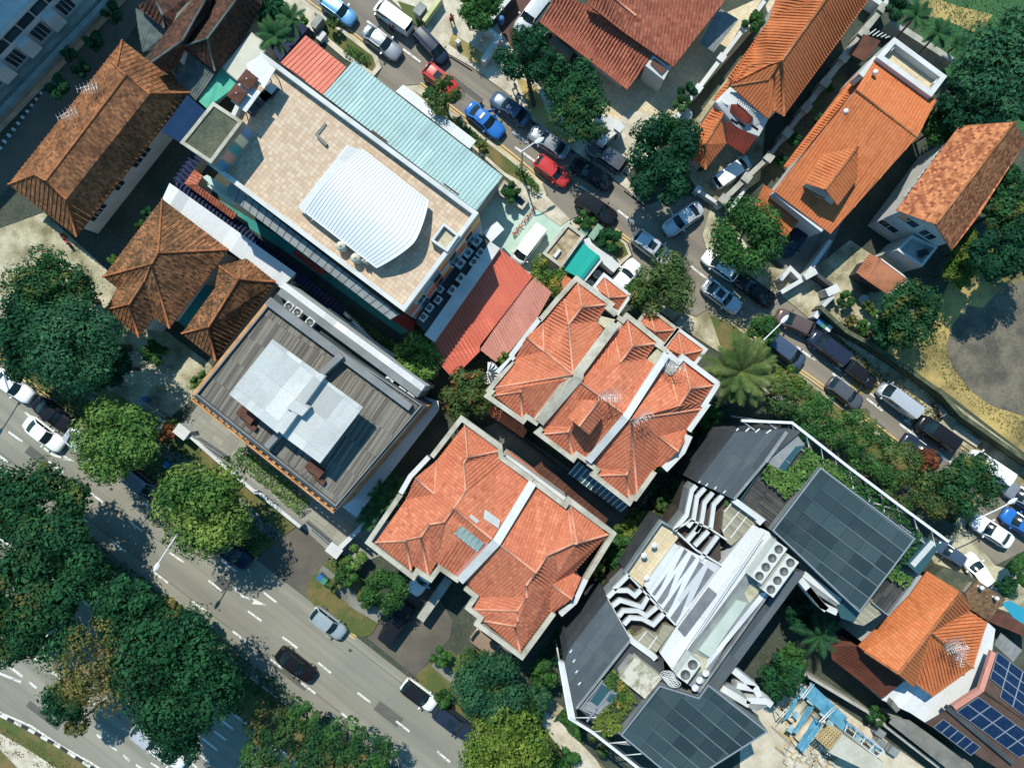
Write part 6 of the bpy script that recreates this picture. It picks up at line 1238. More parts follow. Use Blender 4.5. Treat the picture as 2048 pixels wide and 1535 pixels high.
# ================================================================= B21 shed in the garden, and the long wall by the dirt lot
pt = KD('@24 a=780,488,3.0 b=862,525,3.2 c=1082,688,3.0 d=918,800,2.8 e=752,688,3.2 f=678,632,2.8'); r = bldg('garden_shed', 'garden shed with a pink-brown ribbed roof on the sandy yard', centre(list(pt.values())), 'shed')
roof(r, pt, 'a.b.e.f b.c.d.e', mat('pinkbrown_sheet', s8(196, 132, 98), s8(172, 110, 80), .7, fine=.08), 'b.e', pitch=.22, h=.04, wd=.1, capr=.09); b = MB(); b.prism(setz(inset([pt[q] for q in 'abcdef'], .4), 2.6), 0); part('wall', r, b, m_dgrey)
b = MB(); b.beam([offs(p, dz=.05) for p in (pt['b'], pt['c'], pt['d'])], .12, .1); part('gutter', r, b, m_frame)
m_mossw = mat('mossy_wall', s8(108, 112, 84), s8(64, 72, 54), .8, fine=.2)
wall_line('@24 405,900 600,1080 800,1190 1100,1390 1340,1560 @34 1480,265 1965,600 2300,830', .3, 2.2, 'long dark mossy boundary wall along the street beside the dirt lot', m_mossw)
b = MB(); b.prism(K('@34 1325,165 1475,265 1430,320 1280,220', .5), 0); solo('drain_slab', b, m_conc2, 'mossy slab bridge across the drain by the long dark wall', 'slab')
b = MB(); b.prism(K('@34 1440,345 1640,470 1600,515 1420,400', .35), 0); solo('drain_slab', b, m_conc, 'pale concrete slab crossing by the black people carrier', 'slab')
# ================================================================= vehicles
def paint(name, c, metal=.0, rough=.22):
    if 'paint_' + name in MC: return MC['paint_' + name]
    t = NT('paint_' + name); t.b.inputs['Coat Weight'].default_value = .12 if max(c) < .1 else .35; t.b.inputs['Coat Roughness'].default_value = .08
    pos = t.n('TexCoord').outputs['Object']; col = t.mix(1.0, tuple(c), t.ramp(t.noise(pos, 2.5, 3), [(.3, (.93,) * 3), (.7, (1.05,) * 3)]), 'MULTIPLY')
    MC['paint_' + name] = t.done(col, rough, .15 if max(c) < .1 else .3, metal); return MC['paint_' + name]
PW, PS_, PG, PDG, PB, PNV = paint('white', (.72, .72, .7)), paint('silver', (.5, .51, .52), .3), paint('grey', (.24, .25, .27), .3), paint('dark_grey', (.10, .105, .115), .3), paint('black', (.012, .013, .016)), paint('navy', (.018, .026, .05))
PR, PBL, PLB, PTG, PBR, PSLT, PBRG = paint('red', (.45, .035, .03)), paint('blue', (.02, .13, .42)), paint('light_blue', (.12, .30, .50), .2), paint('grey_teal', (.36, .41, .41), .3), paint('brown', (.12, .085, .075), .2), paint('slate_blue', (.06, .09, .14), .2), paint('plum', (.010, .009, .011))
PBGE = paint('beige_brown', (.30, .22, .16), .2)
m_cglass = flat('car_glass', (.010, .02, .024), .12, .4); m_tyre = flat('tyre', (.018, .018, .018), .8); m_rim = flat('alloy_rim', (.45, .45, .46), .3, .5, .6)
m_head = flat('headlight', (.75, .76, .76), .1, .6); m_tail = flat('taillight', (.40, .012, .012), .25, .5); m_trim = flat('black_trim', (.02, .02, .022), .5)
SPEC = {  # length, half width, roof height, belt, hood z, tail z, windscreen base/top x, rear window top/base x
    'sedan': (4.6, .90, 1.44, .95, .92, 1.0, 1.00, .28, -.98, -1.72), 'hatch': (4.1, .87, 1.50, .98, .95, 1.05, 1.05, .35, -1.45, -1.92),
    'suv': (4.6, .93, 1.68, 1.08, 1.06, 1.12, 1.08, .42, -1.82, -2.16), 'mpv': (4.75, .92, 1.86, 1.12, 1.05, 1.15, 1.62, .78, -2.05, -2.27), 'van': (4.7, .87, 1.98, 1.15, 1.02, 1.2, 1.98, 1.28, -2.20, -2.30)}
def car_meshes(kind):
    L, w, zr, zb, zh, zt, xb, xt, rt, rb = SPEC[kind]; h = L / 2; out = {}
    xs = [-h, -h + .06, -h + .25, rb, rb + .25, -1.0, -.3, .4, xb - .15, xb + .05, (xb + h) / 2, h - .35, h - .12, h]
    xs = sorted(set(round(x, 3) for x in xs))
    def hw(x):
        f = 1 - max(0, abs(x) - (h - .75)) / .75
        return w * (.70 + .30 * math.sin(max(0, min(1, f)) * math.pi / 2)) * (1 if x < 0 else .985)
    def tz(x):
        if x > xb: return zb + (zh - .10 - zb) * ((x - xb) / (h - xb)) ** 1.6 - (.16 if x > h - .06 else .05 if x > h - .2 else 0)
        if x < rb: return zt - (.14 if x < -h + .04 else .03 if x < -h + .12 else 0)
        return zb + .005
    b = MB(); G = []
    for x in xs:
        ww, z = hw(x), tz(x); end = abs(x) > h - .02
        lo = .42 if end else .2
        sec = [(ww * .9, lo), (ww * .99, .5), (ww, z - .28), (ww * .955, z - .07), (ww * .84, z), (ww * .45, z + .025), (0, z + .035)]
        G.append([Vector((x, -y, zz)) for y, zz in sec] + [Vector((x, y, zz)) for y, zz in sec[::-1][1:]])
    for i in range(len(G) - 1):
        for j in range(len(G[0]) - 1): b.face([G[i][j], G[i + 1][j], G[i + 1][j + 1], G[i][j + 1]], smooth=True)
    b.face(G[0]); b.face(G[-1][::-1]); out['body'] = b
    wb, wt = w * .87, w * .74
    def sheet_(xa, za, wa, xc, zc, wc, bow, n=6, k=3):
        m_ = MB(); g = [[Vector(((xa + (xc - xa) * j / k) - bow * (2 * i / n - 1) ** 2 * (1 if xa > 0 else -1), (2 * i / n - 1) * (wa + (wc - wa) * j / k), za + (zc - za) * j / k + .03 * math.sin(math.pi * j / k) )) for j in range(k + 1)] for i in range(n + 1)]
        for i in range(n):
            for j in range(k): m_.face([g[i][j], g[i + 1][j], g[i + 1][j + 1], g[i][j + 1]], up=True, smooth=True)
        return m_
    out['windscreen'] = sheet_(xb, zb + .02, wb * .94, xt, zr - .04, wt * .93, .2); out['rear_window'] = sheet_(rb, zt - .0 if kind == 'sedan' else zb + .1, wb * .90, rt, zr - .04, wt * .9, .1)
    for s in (-1, 1):
        m_ = MB(); e0 = rb + .12; k = 6; van = kind == 'van'
        for i in range(k):
            f0, f1 = i / k, (i + 1) / k
            if van and f0 < .55: continue
            lo = lambda f: Vector((e0 + (xb - .16 - e0) * f, s * wb, zb + .01)); hi = lambda f: Vector((rt - .02 + (xt + .04 - rt + .02) * f, s * (wt + .025), zr - .11))
            a_, b_ = (f0 + .012, f1 - .012) if i in (2, 4) else (f0, f1)
            m_.face([lo(a_), lo(b_), hi(b_), hi(a_)], smooth=False)
        out['side_window' + ('_r' if s < 0 else '_l')] = m_
    b = MB(); n, k = 8, 8                                       # roof panel with pillars
    g = [[Vector((rt + (xt - rt) * j / k + .05 * (1 - (2 * i / n - 1) ** 2) * (1 if j == k else -1 if j == 0 else 0), (2 * i / n - 1) * wt, zr - .05 + .05 * (1 - (2 * i / n - 1) ** 4) + .02 * math.sin(math.pi * j / k))) for j in range(k + 1)] for i in range(n + 1)]
    for i in range(n):
        for j in range(k): b.face([g[i][j], g[i + 1][j], g[i + 1][j + 1], g[i][j + 1]], up=True, smooth=True)
    for s in (-1, 1):
        i = 0 if s < 0 else n
        b.beam([Vector((xb - .02, s * wb * .97, zb + .05)), Vector((xt - .02, s * wt * .98, zr - .02))], .075, .06); b.beam([Vector((rb + .03, s * wb * .95, (zt if kind == 'sedan' else zb) + .05)), Vector((rt + .02, s * wt * .97, zr - .02))], .13, .06)
        b.beam([Vector((rt, s * (wt + .015), zr - .045)), Vector((xt, s * (wt + .015), zr - .045))], .07, .07); mid = (rt + xt) / 2 + .12
        b.beam([Vector((mid - .05, s * wb * 1.005, zb + .03)), Vector((mid, s * (wt + .03), zr - .08))], .08, .05)
        if kind == 'van': b.face([Vector((e0, s * wb, zb)), Vector((e0 + (xb - .16 - e0) * .55, s * wb, zb)), Vector((rt + (xt - rt) * .55, s * (wt + .02), zr - .1)), Vector((rt, s * (wt + .02), zr - .1))])
    out['roof'] = b
    b = MB(); b.prism([Vector(q) for q in ((xt - .25, -.38, zr + .045), (xt - .25, .38, zr + .045), (xt - 1.0, .40, zr + .05), (xt - 1.0, -.40, zr + .05))], zr - .02); out['sunroof'] = b
    b = MB(); r_ = .32; b.lathe((0, 0, 0), [(0, -.1), (r_ * .7, -.1), (r_, -.09), (r_, .09), (r_ * .7, .1), (0, .1)], 14)
    b.v = [(x, z, y + .32) for x, y, z in b.v]; out['wheel'] = b
    b = MB(); b.lathe((0, 0, 0), [(0, -.115), (.2, -.11), (.2, .11), (0, .115)], 10); b.v = [(x, z, y + .32) for x, y, z in b.v]; out['rim'] = b
    b = MB(); ww = hw(h - .2); b.face([Vector(q) for q in ((h - .035, .36, zh - .2), (h - .20, ww * .93, zh - .2), (h - .42, ww * .90, zh - .055), (h - .16, .34, zh - .085))], smooth=True); out['headlight'] = b
    b = MB(); ww = hw(-h + .12); b.face([Vector(q) for q in ((-h + .01, .42, zt - .22), (-h + .16, ww * .985, zt - .22), (-h + .30, ww * .96, zt - .03), (-h + .06, .42, zt - .06))], smooth=True); out['taillight'] = b
    b = MB(); b.box((xb - .32, w + .10, zb - .02), (.14, .24, .13), .15); out['mirror'] = b
    return out
LIB = {}
def car_lib(kind):
    if kind in LIB: return LIB[kind]
    me = {}
    for k, b in car_meshes(kind).items():
        m_ = {'wheel': m_tyre, 'rim': m_rim, 'headlight': m_head, 'taillight': m_tail, 'windscreen': m_cglass, 'rear_window': m_cglass, 'side_window_l': m_cglass, 'side_window_r': m_cglass, 'sunroof': m_cglass}.get(k, PW)
        me[k] = mesh(k, b, m_)
    LIB[kind] = me; return me
def car(px, py, ang, kind, pm, label, group=None, roofm=None, sun_roof=False, scale=1.0, cat='car', name='parked_car'):
    """px,py: where its middle shows in the photo; ang: heading in photo degrees (0 = right, 90 = down)"""
    me = car_lib(kind); L, w, zr, zb, zh, zt, xb, xt, rt, rb = SPEC[kind]; c = P(px, py, 1.0)
    o = D.objects.new(name, None); COL.objects.link(o); o.empty_display_size = .5; o.location = (c.x, c.y, .03); o.rotation_euler = (0, 0, -R(ang)); o.scale = (scale * .965,) * 3
    o['label'] = label; o['category'] = cat
    if group: o['group'] = group
    def ad(nm, k, parent=o, mm=None, loc=(0, 0, 0), flip=False):
        q = D.objects.new(nm, me[k]); COL.objects.link(q); q.parent = parent; q.location = loc
        if flip: q.scale = (1, -1, 1)
        if mm is not None: q.material_slots[0].link = 'OBJECT'; q.material_slots[0].material = mm
        return q
    ad('body', 'body', mm=pm); ro = ad('roof', 'roof', mm=roofm or pm)
    if sun_roof: ad('sunroof', 'sunroof', ro)
    ad('windscreen', 'windscreen'); ad('rear_window', 'rear_window'); ad('side_window', 'side_window_l'); ad('side_window', 'side_window_r')
    for x in (L / 2 - .85, -L / 2 + .85):
        for s in (-1, 1): wq = ad('wheel', 'wheel', loc=(x, s * (w - .1), 0)); ad('rim', 'rim', wq)
    for f in (False, True): ad('headlight', 'headlight', flip=f); ad('taillight', 'taillight', flip=f); ad('mirror', 'mirror', mm=pm, flip=f)
    return o
SE, NW = 37.8, 217.8
GA, GB = 'cars on the wide main road', 'cars along the narrow street'
car(675, 17, 36, 'hatch', PLB, 'light blue hatchback by the yellow line at the top edge', GB)
car(786, 33, 216, 'van', PW, 'white van at the top edge, beside the grey sedan', GB, cat='van', name='parked_van', scale=.95)
car(763, 83, 37, 'sedan', PG, 'grey sedan driving beside the white van near the top edge', GB)
car(862, 91, 46, 'mpv', PNV, 'dark navy people carrier half on the pavement near the top edge', GB, scale=.9)
car(881, 158, 38, 'hatch', PR, 'red car with a sunroof, beside the feathery roadside tree', GB, sun_roof=True)
TAXI = car(970, 239, 40, 'sedan', PBL, 'bright blue saloon with its door open and a person beside it', GB)
car(1021, 216, 217, 'sedan', PSLT, 'dark blue-grey sedan across from the bright blue saloon', GB)
car(1098, 283, 214, 'sedan', PG, 'grey sedan in tree shade under the curved lamp head', GB)
car(1105, 341, 36, 'hatch', PR, 'red hatchback below the curved street lamp', GB)
car(1184, 346, 212, 'sedan', PB, 'black sedan in dappled shade next to the red hatchback', GB)
car(1214, 312, 214, 'suv', PDG, 'dark grey car parked under the leafy tree by the tan yard gate', GB)
car(1193, 416, 33, 'suv', PB, 'black car beside the mint yard entrance', GB)
car(1367, 437, 144, 'sedan', PS_, 'silver sedan turning in at the side entrance under the dark tree', GB)
car(1306, 495, 37, 'suv', PS_, 'silver car with a dark glass roof, in the dark tree shadow', GB, sun_roof=True)
car(1442, 530, 216, 'hatch', PW, 'white car half hidden by the round leafy tree', GB)
car(1511, 579, 217, 'sedan', PB, 'long black car behind the half hidden white car', GB)
car(1445, 592, 38, 'sedan', PS_, 'silver saloon driving past the airy tree, sunroof open', GB, sun_roof=True)
car(1591, 644, 205, 'hatch', PBR, 'brown hatchback at the concrete apron', GB)
car(1570, 700, 37, 'mpv', PSLT, 'slate blue people carrier above the date palm', GB)
car(1659, 696, 217, 'mpv', PNV, 'dark navy people carrier parked by the wheelie bins', GB)
car(1723, 749, 38, 'hatch', PB, 'black hatchback parked nose to nose with the white panel van', GB, scale=.92)
car(1692, 786, 38, 'hatch', PDG, 'dark car partly under the roadside trees, opposite the black hatchback', GB)
car(1798, 800, 217, 'van', PS_, 'white panel van parked along the long dark wall', GB, cat='van', name='parked_van')
car(1877, 866, 215, 'mpv', PB, 'black people carrier behind the white panel van', GB)
car(1980, 934, 214, 'van', PW, 'white van near the right edge, beyond the black people carrier', GB, cat='van', name='parked_van')
car(1845, 902, 217, 'sedan', PNV, 'dark car almost hidden by the reddish tree', GB)
car(1988, 1063, 213, 'sedan', PW, 'white sedan at the lower junction beside the bright blue hatchback', GB)
car(2043, 1047, 214, 'hatch', PBL, 'bright blue hatchback cut by the right edge', GB)
car(2050, 996, 214, 'sedan', PG, 'grey car cut by the right edge, above the bright blue hatchback', GB)
car(1958, 1143, 236, 'hatch', PW, 'white car parked in the yard above the brown shingled annex', None)
car(1905, 1108, 215, 'hatch', PSLT, 'slate car nose under the wall by the mossy garage roof', None, scale=.85)
car(1466, 343, -35, 'mpv', PTG, 'pale teal-white hatchback in the shaded driveway below the orange porch', None, roofm=PW, scale=.95)
CVR = car(1064, 28, 128, 'suv', paint('cover_silver', (.42, .46, .47)), 'car under a silver cover in the brown court', None)
car(1592, 478, 128, 'hatch', PNV, 'dark blue car half under the orange carport roof', None)
car(1058, 488, 127, 'van', PW, 'white pick-up van parked on the mint yard', None, scale=.95, cat='van', name='parked_van')
car(1247, 556, -50, 'sedan', PW, 'white car nosing out beside the first hipped porch', None)
car(22, 771, 36, 'sedan', PW, 'white sedan at the left edge by the double yellow lines', GA); car(103, 829, SE, 'sedan', PB, 'black sedan by the double yellow lines, behind the white one', GA); car(85, 868, SE, 'sedan', PW, 'white sedan driving past the parked black sedan', GA)
car(166, 892, SE, 'sedan', PS_, 'silver car tail showing under the bright green tree', GA); car(284, 971, SE, 'suv', PBR, 'grey-brown car between the two bright roadside trees', GA, roofm=PG); car(462, 1103, SE, 'suv', PNV, 'navy car in the deep shade of the yellow-green tree', GA)
car(655, 1247, 38, 'hatch', PTG, 'grey-teal hatchback on the double yellow lines by the grass island', GA); car(590, 1331, 38, 'sedan', PBRG, 'black plum saloon driving alone in the middle of the main road', GA)
car(838, 1391, 37, 'hatch', PW, 'white car with a black roof parked by the grass verge', GA, roofm=PB); car(906, 1444, 38, 'suv', PNV, 'dark navy car with a sunroof, parked nose by the big roadside trees', GA, sun_roof=True)
car(793, 1247, -54, 'mpv', PB, 'black people carrier in the driveway mouth beside the round tree', None); car(335, 1508, SE, 'hatch', PW, 'white hatchback under the edge of the giant dark tree', GA); car(296, 1480, SE, 'hatch', PS_, 'silver car hidden in the giant dark tree shade', GA)
car(850, 1152, 128, 'sedan', PW, 'pale car tail in the shaded driveway under the left red roofed house', None); car(982, 1292, 38, 'suv', PBGE, 'brown car under the eaves of the right red roofed house', None)
# open door, cover wrinkles, mirror sign
b = MB(); b.box((.3, .95, .35), (1.0, .06, .6), 0); b.v = [(x, y, z) for x, y, z in b.v]
q = D.objects.new('open_door', mesh('open_door', b, PBL)); COL.objects.link(q); q.parent = TAXI; q.location = (.3, .25, 0); q.rotation_euler = (0, 0, R(50))
b = MB(); b.box((-.35, 0, 1.46), (.25, .7, .1), 0); q = D.objects.new('roof_sign', mesh('roof_sign', b, m_frame)); COL.objects.link(q); q.parent = TAXI
def motorbike(px, py, ang, col, label):
    c = P(px, py, .5); r = thing('motorbike', label, 'motorbike', (c.x, c.y, .02), 'motorbikes'); r.rotation_euler = (0, 0, -R(ang)); OFF[r.name] = Vector((0, 0, 0))
    for x in (-.62, .62):
        b = MB(); b.lathe((0, 0, 0), [(.18, -.05), (.30, -.05), (.30, .05), (.18, .05), (.18, -.05)], 14); b.v = [(x + a, z, y + .3) for a, y, z in b.v]; part('wheel', r, b, m_tyre)
    b = MB(); b.tube([(.6, 0, .35), (.42, 0, .95)], .06, 6); b.tube([(.45, 0, .8), (.1, 0, .7), (-.35, 0, .62), (-.75, 0, .75)], .13, 8); part('body', r, b, col)
    b = MB(); b.tube([(.0, 0, .84), (-.55, 0, .86)], .13, 8); part('seat', r, b, m_trim); b = MB(); b.tube([(.42, -.36, 1.0), (.47, 0, .98), (.42, .36, 1.0)], .03, 6); part('handlebar', r, b, m_rail)
    return r
motorbike(133, 481, 55, PR, 'red and white motorbike on the mossy concrete by the long brown roof'); motorbike(1876, 823, 60, PBR, 'reddish motorbike parked by the drain slab along the dark wall'); motorbike(1505, 560, 30, PDG, 'dark motorbike near the angled white gate walls') if False else None
# ================================================================= people
def skin_part(nm, parent, verts, edges, radii, m, sub=1):
    me = D.meshes.new(nm); me.from_pydata(verts, edges, []); me.materials.append(m); o = D.objects.new(nm, me); COL.objects.link(o); o.parent = parent
    o.modifiers.new('skin', 'SKIN'); sv = me.skin_vertices[0].data
    for i, r_ in enumerate(radii): sv[i].radius = (r_, r_); sv[i].use_root = (i == 0)
    s_ = o.modifiers.new('sub', 'SUBSURF'); s_.levels = s_.render_levels = sub
    o.modifiers['skin'].use_smooth_shade = True
    return o
m_skin = flat('skin', (.38, .22, .15), .6); m_hair = flat('dark_hair', (.012, .01, .009), .6)
def person(px, py, ang, shirt, trousers, label, stride=.25):
    c = P(px, py, .9); r = thing('person', label, 'person', (c.x, c.y, .13)); r.rotation_euler = (0, 0, -R(ang)); s = stride
    J = [(0, 0, .95), (0, 0, 1.15), (0, 0, 1.38), (.02, 0, 1.5), (.05, 0, 1.62), (.06, 0, 1.74),        # pelvis..head
         (0, .2, 1.42), (-s * .6, .27, 1.15), (s * .2 - .05, .28, .92), (0, -.2, 1.42), (s * .5, -.27, 1.15), (s * .9, -.26, .95),
         (0, .1, .9), (s * .8, .1, .5), (s * .7, .1, .07), (s * .7 + .17, .1, .04), (0, -.1, .9), (-s * .4, -.1, .5), (-s * 1.3, -.1, .1), (-s * 1.3 + .16, -.1, .04)]
    Ed = [(0, 1), (1, 2), (2, 3), (3, 4), (4, 5), (2, 6), (6, 7), (7, 8), (2, 9), (9, 10), (10, 11), (0, 12), (12, 13), (13, 14), (14, 15), (0, 16), (16, 17), (17, 18), (18, 19)]
    Rd = [.14, .13, .14, .055, .095, .085, .06, .045, .035, .06, .045, .035, .085, .06, .045, .04, .085, .06, .045, .04]
    k = len(J)
    for hand, sd in ((8, 1), (11, -1)):                      # palm, fingers, thumb
        x, y, z = J[hand]
        for i in range(5):
            f = (i - 2) * .016; L = (.055, .075, .08, .072, .05)[i]
            if i == 0: tip = (x + .05, y, z - .05)
            else: tip = (x + f + .005, y, z - .06 - L)
            J.append(tip); Ed.append((hand, len(J) - 1)); Rd.append(.009)
    skin_part('body', r, J, Ed, Rd, m_skin)
    skin_part('shirt', r, [J[i] for i in (0, 1, 2, 6, 7, 9, 10)], [(0, 1), (1, 2), (2, 3), (3, 4), (2, 5), (5, 6)], [.155, .15, .16, .085, .06, .085, .06], shirt)
    skin_part('trousers', r, [J[i] for i in (0, 12, 13, 14, 16, 17, 18)], [(0, 1), (1, 2), (2, 3), (0, 4), (4, 5), (5, 6)], [.15, .1, .078, .06, .1, .078, .06], trousers)
    b = MB(); b.lathe((.045, 0, 1.66), [(.112, -.03), (.118, .06), (.085, .14), (0, .165)], 14); q = D.objects.new('hair', mesh('hair', b, m_hair)); COL.objects.link(q); q.parent = r
    b = MB(); b.lathe((.155, 0, 1.66), [(0, .02), (.018, 0), (0, -.03)], 6)
    q = D.objects.new('nose', mesh('nose', b, m_skin)); COL.objects.link(q); q.parent = r
    return r
f_red, f_white, f_dark, f_tan = flat('red_cloth', (.5, .03, .03), .9), flat('white_cloth', (.7, .7, .68), .9), flat('dark_cloth', (.02, .025, .03), .9), flat('tan_cloth', (.35, .22, .13), .9)
person(904, 40, 240, f_red, f_dark, 'person in a red top and dark trousers walking on the pale pavement'); person(1030, 176, 215, f_white, f_tan, 'person in a white top on the dry grass beside the leafy tree, left of two'); person(1038, 195, 215, f_white, f_dark, 'person in a white top and dark trousers at the roadside in tree shade')
person(964, 212, 130, f_tan, f_dark, 'person in a tan top at the open door of the bright blue saloon', .1); person(783, 58, 90, f_dark, f_dark, 'person in dark clothes standing behind the white van', .1)
# ================================================================= street lamps
def lamp(bx, by, hx, hy, h, label, first=[]):
    a, c = P(bx, by), P(hx, hy); r = thing('street_lamp', label, 'street lamp', a, 'street lamps'); b = MB(); b.tube([a, offs(a, dz=h * .5), offs(a, dz=h - .35)], .11, 8, r2=.07); part('pole', r, b, m_rail)
    e = c - a; b = MB(); b.tube([offs(a + e * f, dz=h - .35 + .35 * math.sin(f * 1.57)) for f in (0, .15, .35, .6, .85, 1)], .06, 6); part('arm', r, b, m_frame)
    d = e.normalized(); p = offs(c, dz=h); n_ = Vector((-d.y, d.x, 0)); b = MB(); pr = [(-.1, .06), (.15, .17), (.5, .2), (.8, .13), (.95, .03)]
    for i in range(len(pr) - 1):
        (x0, w0), (x1, w1) = pr[i], pr[i + 1]
        for s in (-1, 1): b.face([p + d * x0, p + d * x1, p + d * x1 + n_ * s * w1 - Vector((0, 0, .07)), p + d * x0 + n_ * s * w0 - Vector((0, 0, .07))]); 
        b.face([p + d * x0 + n_ * w0 - Vector((0, 0, .07)), p + d * x1 + n_ * w1 - Vector((0, 0, .07)), p + d * x1 - n_ * w1 - Vector((0, 0, .07)), p + d * x0 - n_ * w0 - Vector((0, 0, .07))])
    part('lamp_head', r, b, m_frame); return r
lamp(432, 1033, 402, 1082, 9.0, 'tall street lamp reaching over the main road from the yellow-green tree'); lamp(6, 682, -33, 738, 9.0, 'tall street lamp at the left border, showing by its shadow'); lamp(1043, 343, 1066, 330, 7.0, 'street lamp beside the red hatchback on the narrow street'); lamp(1478, 692, 1513, 656, 7.0, 'street lamp by the date palm, over the brown hatchback'); lamp(1870, 1014, 1925, 984, 7.0, 'street lamp by the lower junction, beside the white sedan')
# ================================================================= bins, cabinets, pots
def bin_(px, py, m, label, rz=ANG):
    c = P(px, py, 1.0); r = thing('wheelie_bin', label, 'bin', (c.x, c.y, .13), 'wheelie bins'); b = MB(); b.box((c.x, c.y, .13), (.48, .55, .9), rz); part('body', r, b, m)
    b = MB(); b.box((c.x, c.y, 1.04), (.54, .62, .07), rz); part('lid', r, b, m); b = MB(); b.tube([offs(Vector((c.x, c.y, 1.0)), -.25, .3), offs(Vector((c.x, c.y, 1.0)), .25, .3)], .03, 5); part('handle', r, b, m_trim)
bb, bgn = flat('bin_blue', (.03, .12, .28), .5), flat('bin_green', (.05, .2, .12), .5)
bin_(1639, 643, bb, 'blue wheelie bin at the garden corner wall'); bin_(1648, 650, bgn, 'green wheelie bin between the blue and the white one'); bin_(1657, 656, m_frame, 'white wheelie bin next to the navy people carrier'); bin_(640, 1154, bb, 'blue wheelie bin on the grass island'); bin_(648, 1161, bgn, 'green wheelie bin on the grass island'); bin_(288, 800, bb, 'blue wheelie bin by the slatted gate panel'); bin_(333, 929, bb, 'blue wheelie bin between the two bright roadside trees'); bin_(1232, 267, bb, 'blue wheelie bin by the white gate shelter')
b = MB(); c = P(1003, 47, 1); b.lathe((c.x, c.y, 1.2), [(0, .9), (.25, .9), (.28, .85), (.28, 0)], 14); solo('drum', b, bb, 'blue drum on the dark wall of the brown court', 'drum')
m_cab = mat('cabinet_green', s8(150, 182, 160), s8(130, 164, 142), 1); m_cabg = mat('cabinet_grey', s8(168, 170, 164), s8(146, 148, 144), 1)
for x, y, sx, sy, sz, m, lb in ((634, 44, .6, 1.3, 1.3, m_cabg, 'grey street cabinet on the pavement near the palm'), (643, 73, .5, .9, .6, m_wall, 'low white box on the pavement below the grey street cabinet'), (840, 19, .8, 1.1, 1.5, m_cabg, 'grey street cabinet on the grass at the top edge'), (916, 83, .35, .35, .9, m_wall, 'small white post box on the pavement by the navy people carrier'), (1168, 463, .7, 1.5, 1.2, m_cab, 'green cabinet against the stained flat roof of the gatehouse'), (1191, 464, .6, 1.5, 1.4, m_cab, 'green street cabinet on the verge by the mint yard'), (1204, 496, .5, .6, 1.0, m_cab, 'small green cabinet on the verge beside the white curved wall'), (1655, 675, .9, .7, .1, m_wood, 'rusty brown manhole cover on the pavement') if False else (1172, 470, .3, .3, .5, m_cabg, 'little grey post beside the green cabinets')):
    c = P(x, y, sz); b = MB(); b.box((c.x, c.y, .1), (sx, sy, sz), ANG); b.box((c.x, c.y, .1 + sz), (sx + .08, sy + .08, .06), ANG); solo('street_cabinet', b, m, lb, 'cabinet', 'street cabinets')
# gatehouse, teal awning and white curved wall by the mint yard
ps = K('@D4 165,55 505,300 0,1050 -345,830', 3.2); ps = K('@23 425,252 558,352 378,602 232,490', 3.2); r = bldg('gatehouse', 'gatehouse with a stained flat roof between the mint yard and the teal awning', centre(ps), 'gatehouse'); b = MB(); b.prism(ps, 0); part('wall', r, b, m_cream); b = MB(); b.face(setz(inset(ps, .2), 3.22), up=True); part('roof', r, b, mat('stained_roof', s8(204, 182, 148), s8(138, 118, 90), 1.2, .36, .6, fine=.2)); b = MB(); b.ring(ps, .3, 3.0, 3.5); part('parapet', r, b, m_cream); c = P(1114, 507, 3.4); b = MB(); b.box((c.x, c.y, 3.24), (.3, .9, .4), ANG); part('roof_box', r, b, m_wall)
m_tl = tile_mat('teal_awning', s8(40, 176, 162), s8(28, 160, 148), .55, 5, .5, st=0, step=0); ps = K('@D4 510,470,2.9 620,600,2.9 885,800,2.9 500,1300,2.9 30,1070,2.9'); b = MB(); b.prism(ps, 2.8, bottom=True); r = solo('awning', b, m_tl, 'bright teal awning beside the gatehouse', 'awning')
b = MB(); b.beam(K('@D4 540,420 600,560 740,680 900,790 1060,900 1180,1010 1250,1060', 2.0), 1.0, 2.0); solo('curved_wall', b, m_wall, 'white curved wall at the corner below the green cabinets', 'wall'); b = MB(); b.beam(K('@D4 905,830 520,1310', 2.6), .45, 2.6); solo('party_wall', b, m_wall, 'white wall along the bright teal awning', 'wall')
b = MB(); b.face(K('@D4 900,840,.05 1300,1120,.05 1180,1260,.05 960,1140,.05 760,1410,.05 540,1330,.05'), up=True); struct('yard', b, m_dgrey)
for x, y, rr, lb in ((822, 1185, .42, 'upper of two pale blue round fans in the dark yard by the teal awning'), (662, 1388, .36, 'lower of two pale blue round fans in the dark yard by the teal awning')):
    c = P(x, y, 1.0, 'D4'); r = thing('fan_unit', lb, 'fan', (c.x, c.y, .05)); b = MB(); b.lathe((c.x, c.y, .05), [(.2, 0), (.2, .7), (rr, .8), (rr, .95), (rr * .85, .97), (rr * .3, .9), (0, .92)], 20); part('body', r, b, m_canopy); b = MB()
    for i in range(6): a = math.pi * i / 6; b.tube([(c.x - rr * .8 * math.cos(a), c.y - rr * .8 * math.sin(a), 1.03), (c.x + rr * .8 * math.cos(a), c.y + rr * .8 * math.sin(a), 1.03)], .015, 4)
    part('grille', r, b, m_rail)
ps = K('@23 -60,-80 130,85 80,150 -120,20', .8); r = thing('fish_pond', 'small dark fish pond with a stone rim beside the teal roof corner', 'pond', ps[0]); b = MB(); b.ring(ps, .25, 0, .8); part('rim', r, b, m_cream); b = MB(); b.face(setz(inset(ps, .2), .6), up=True); part('water', r, b, flat('dark_water', (.01, .03, .04), .05, .5))
c = P(740, 835, .6, '24'); b = MB(); b.lathe((c.x, c.y, 0), [(.3, 0), (.42, .5), (.45, .6), (.36, .6), (.3, .5), (0, .48)], 18); solo('round_pot', b, m_wall, 'round white garden pot in the sandy garden by the shed', 'pot')
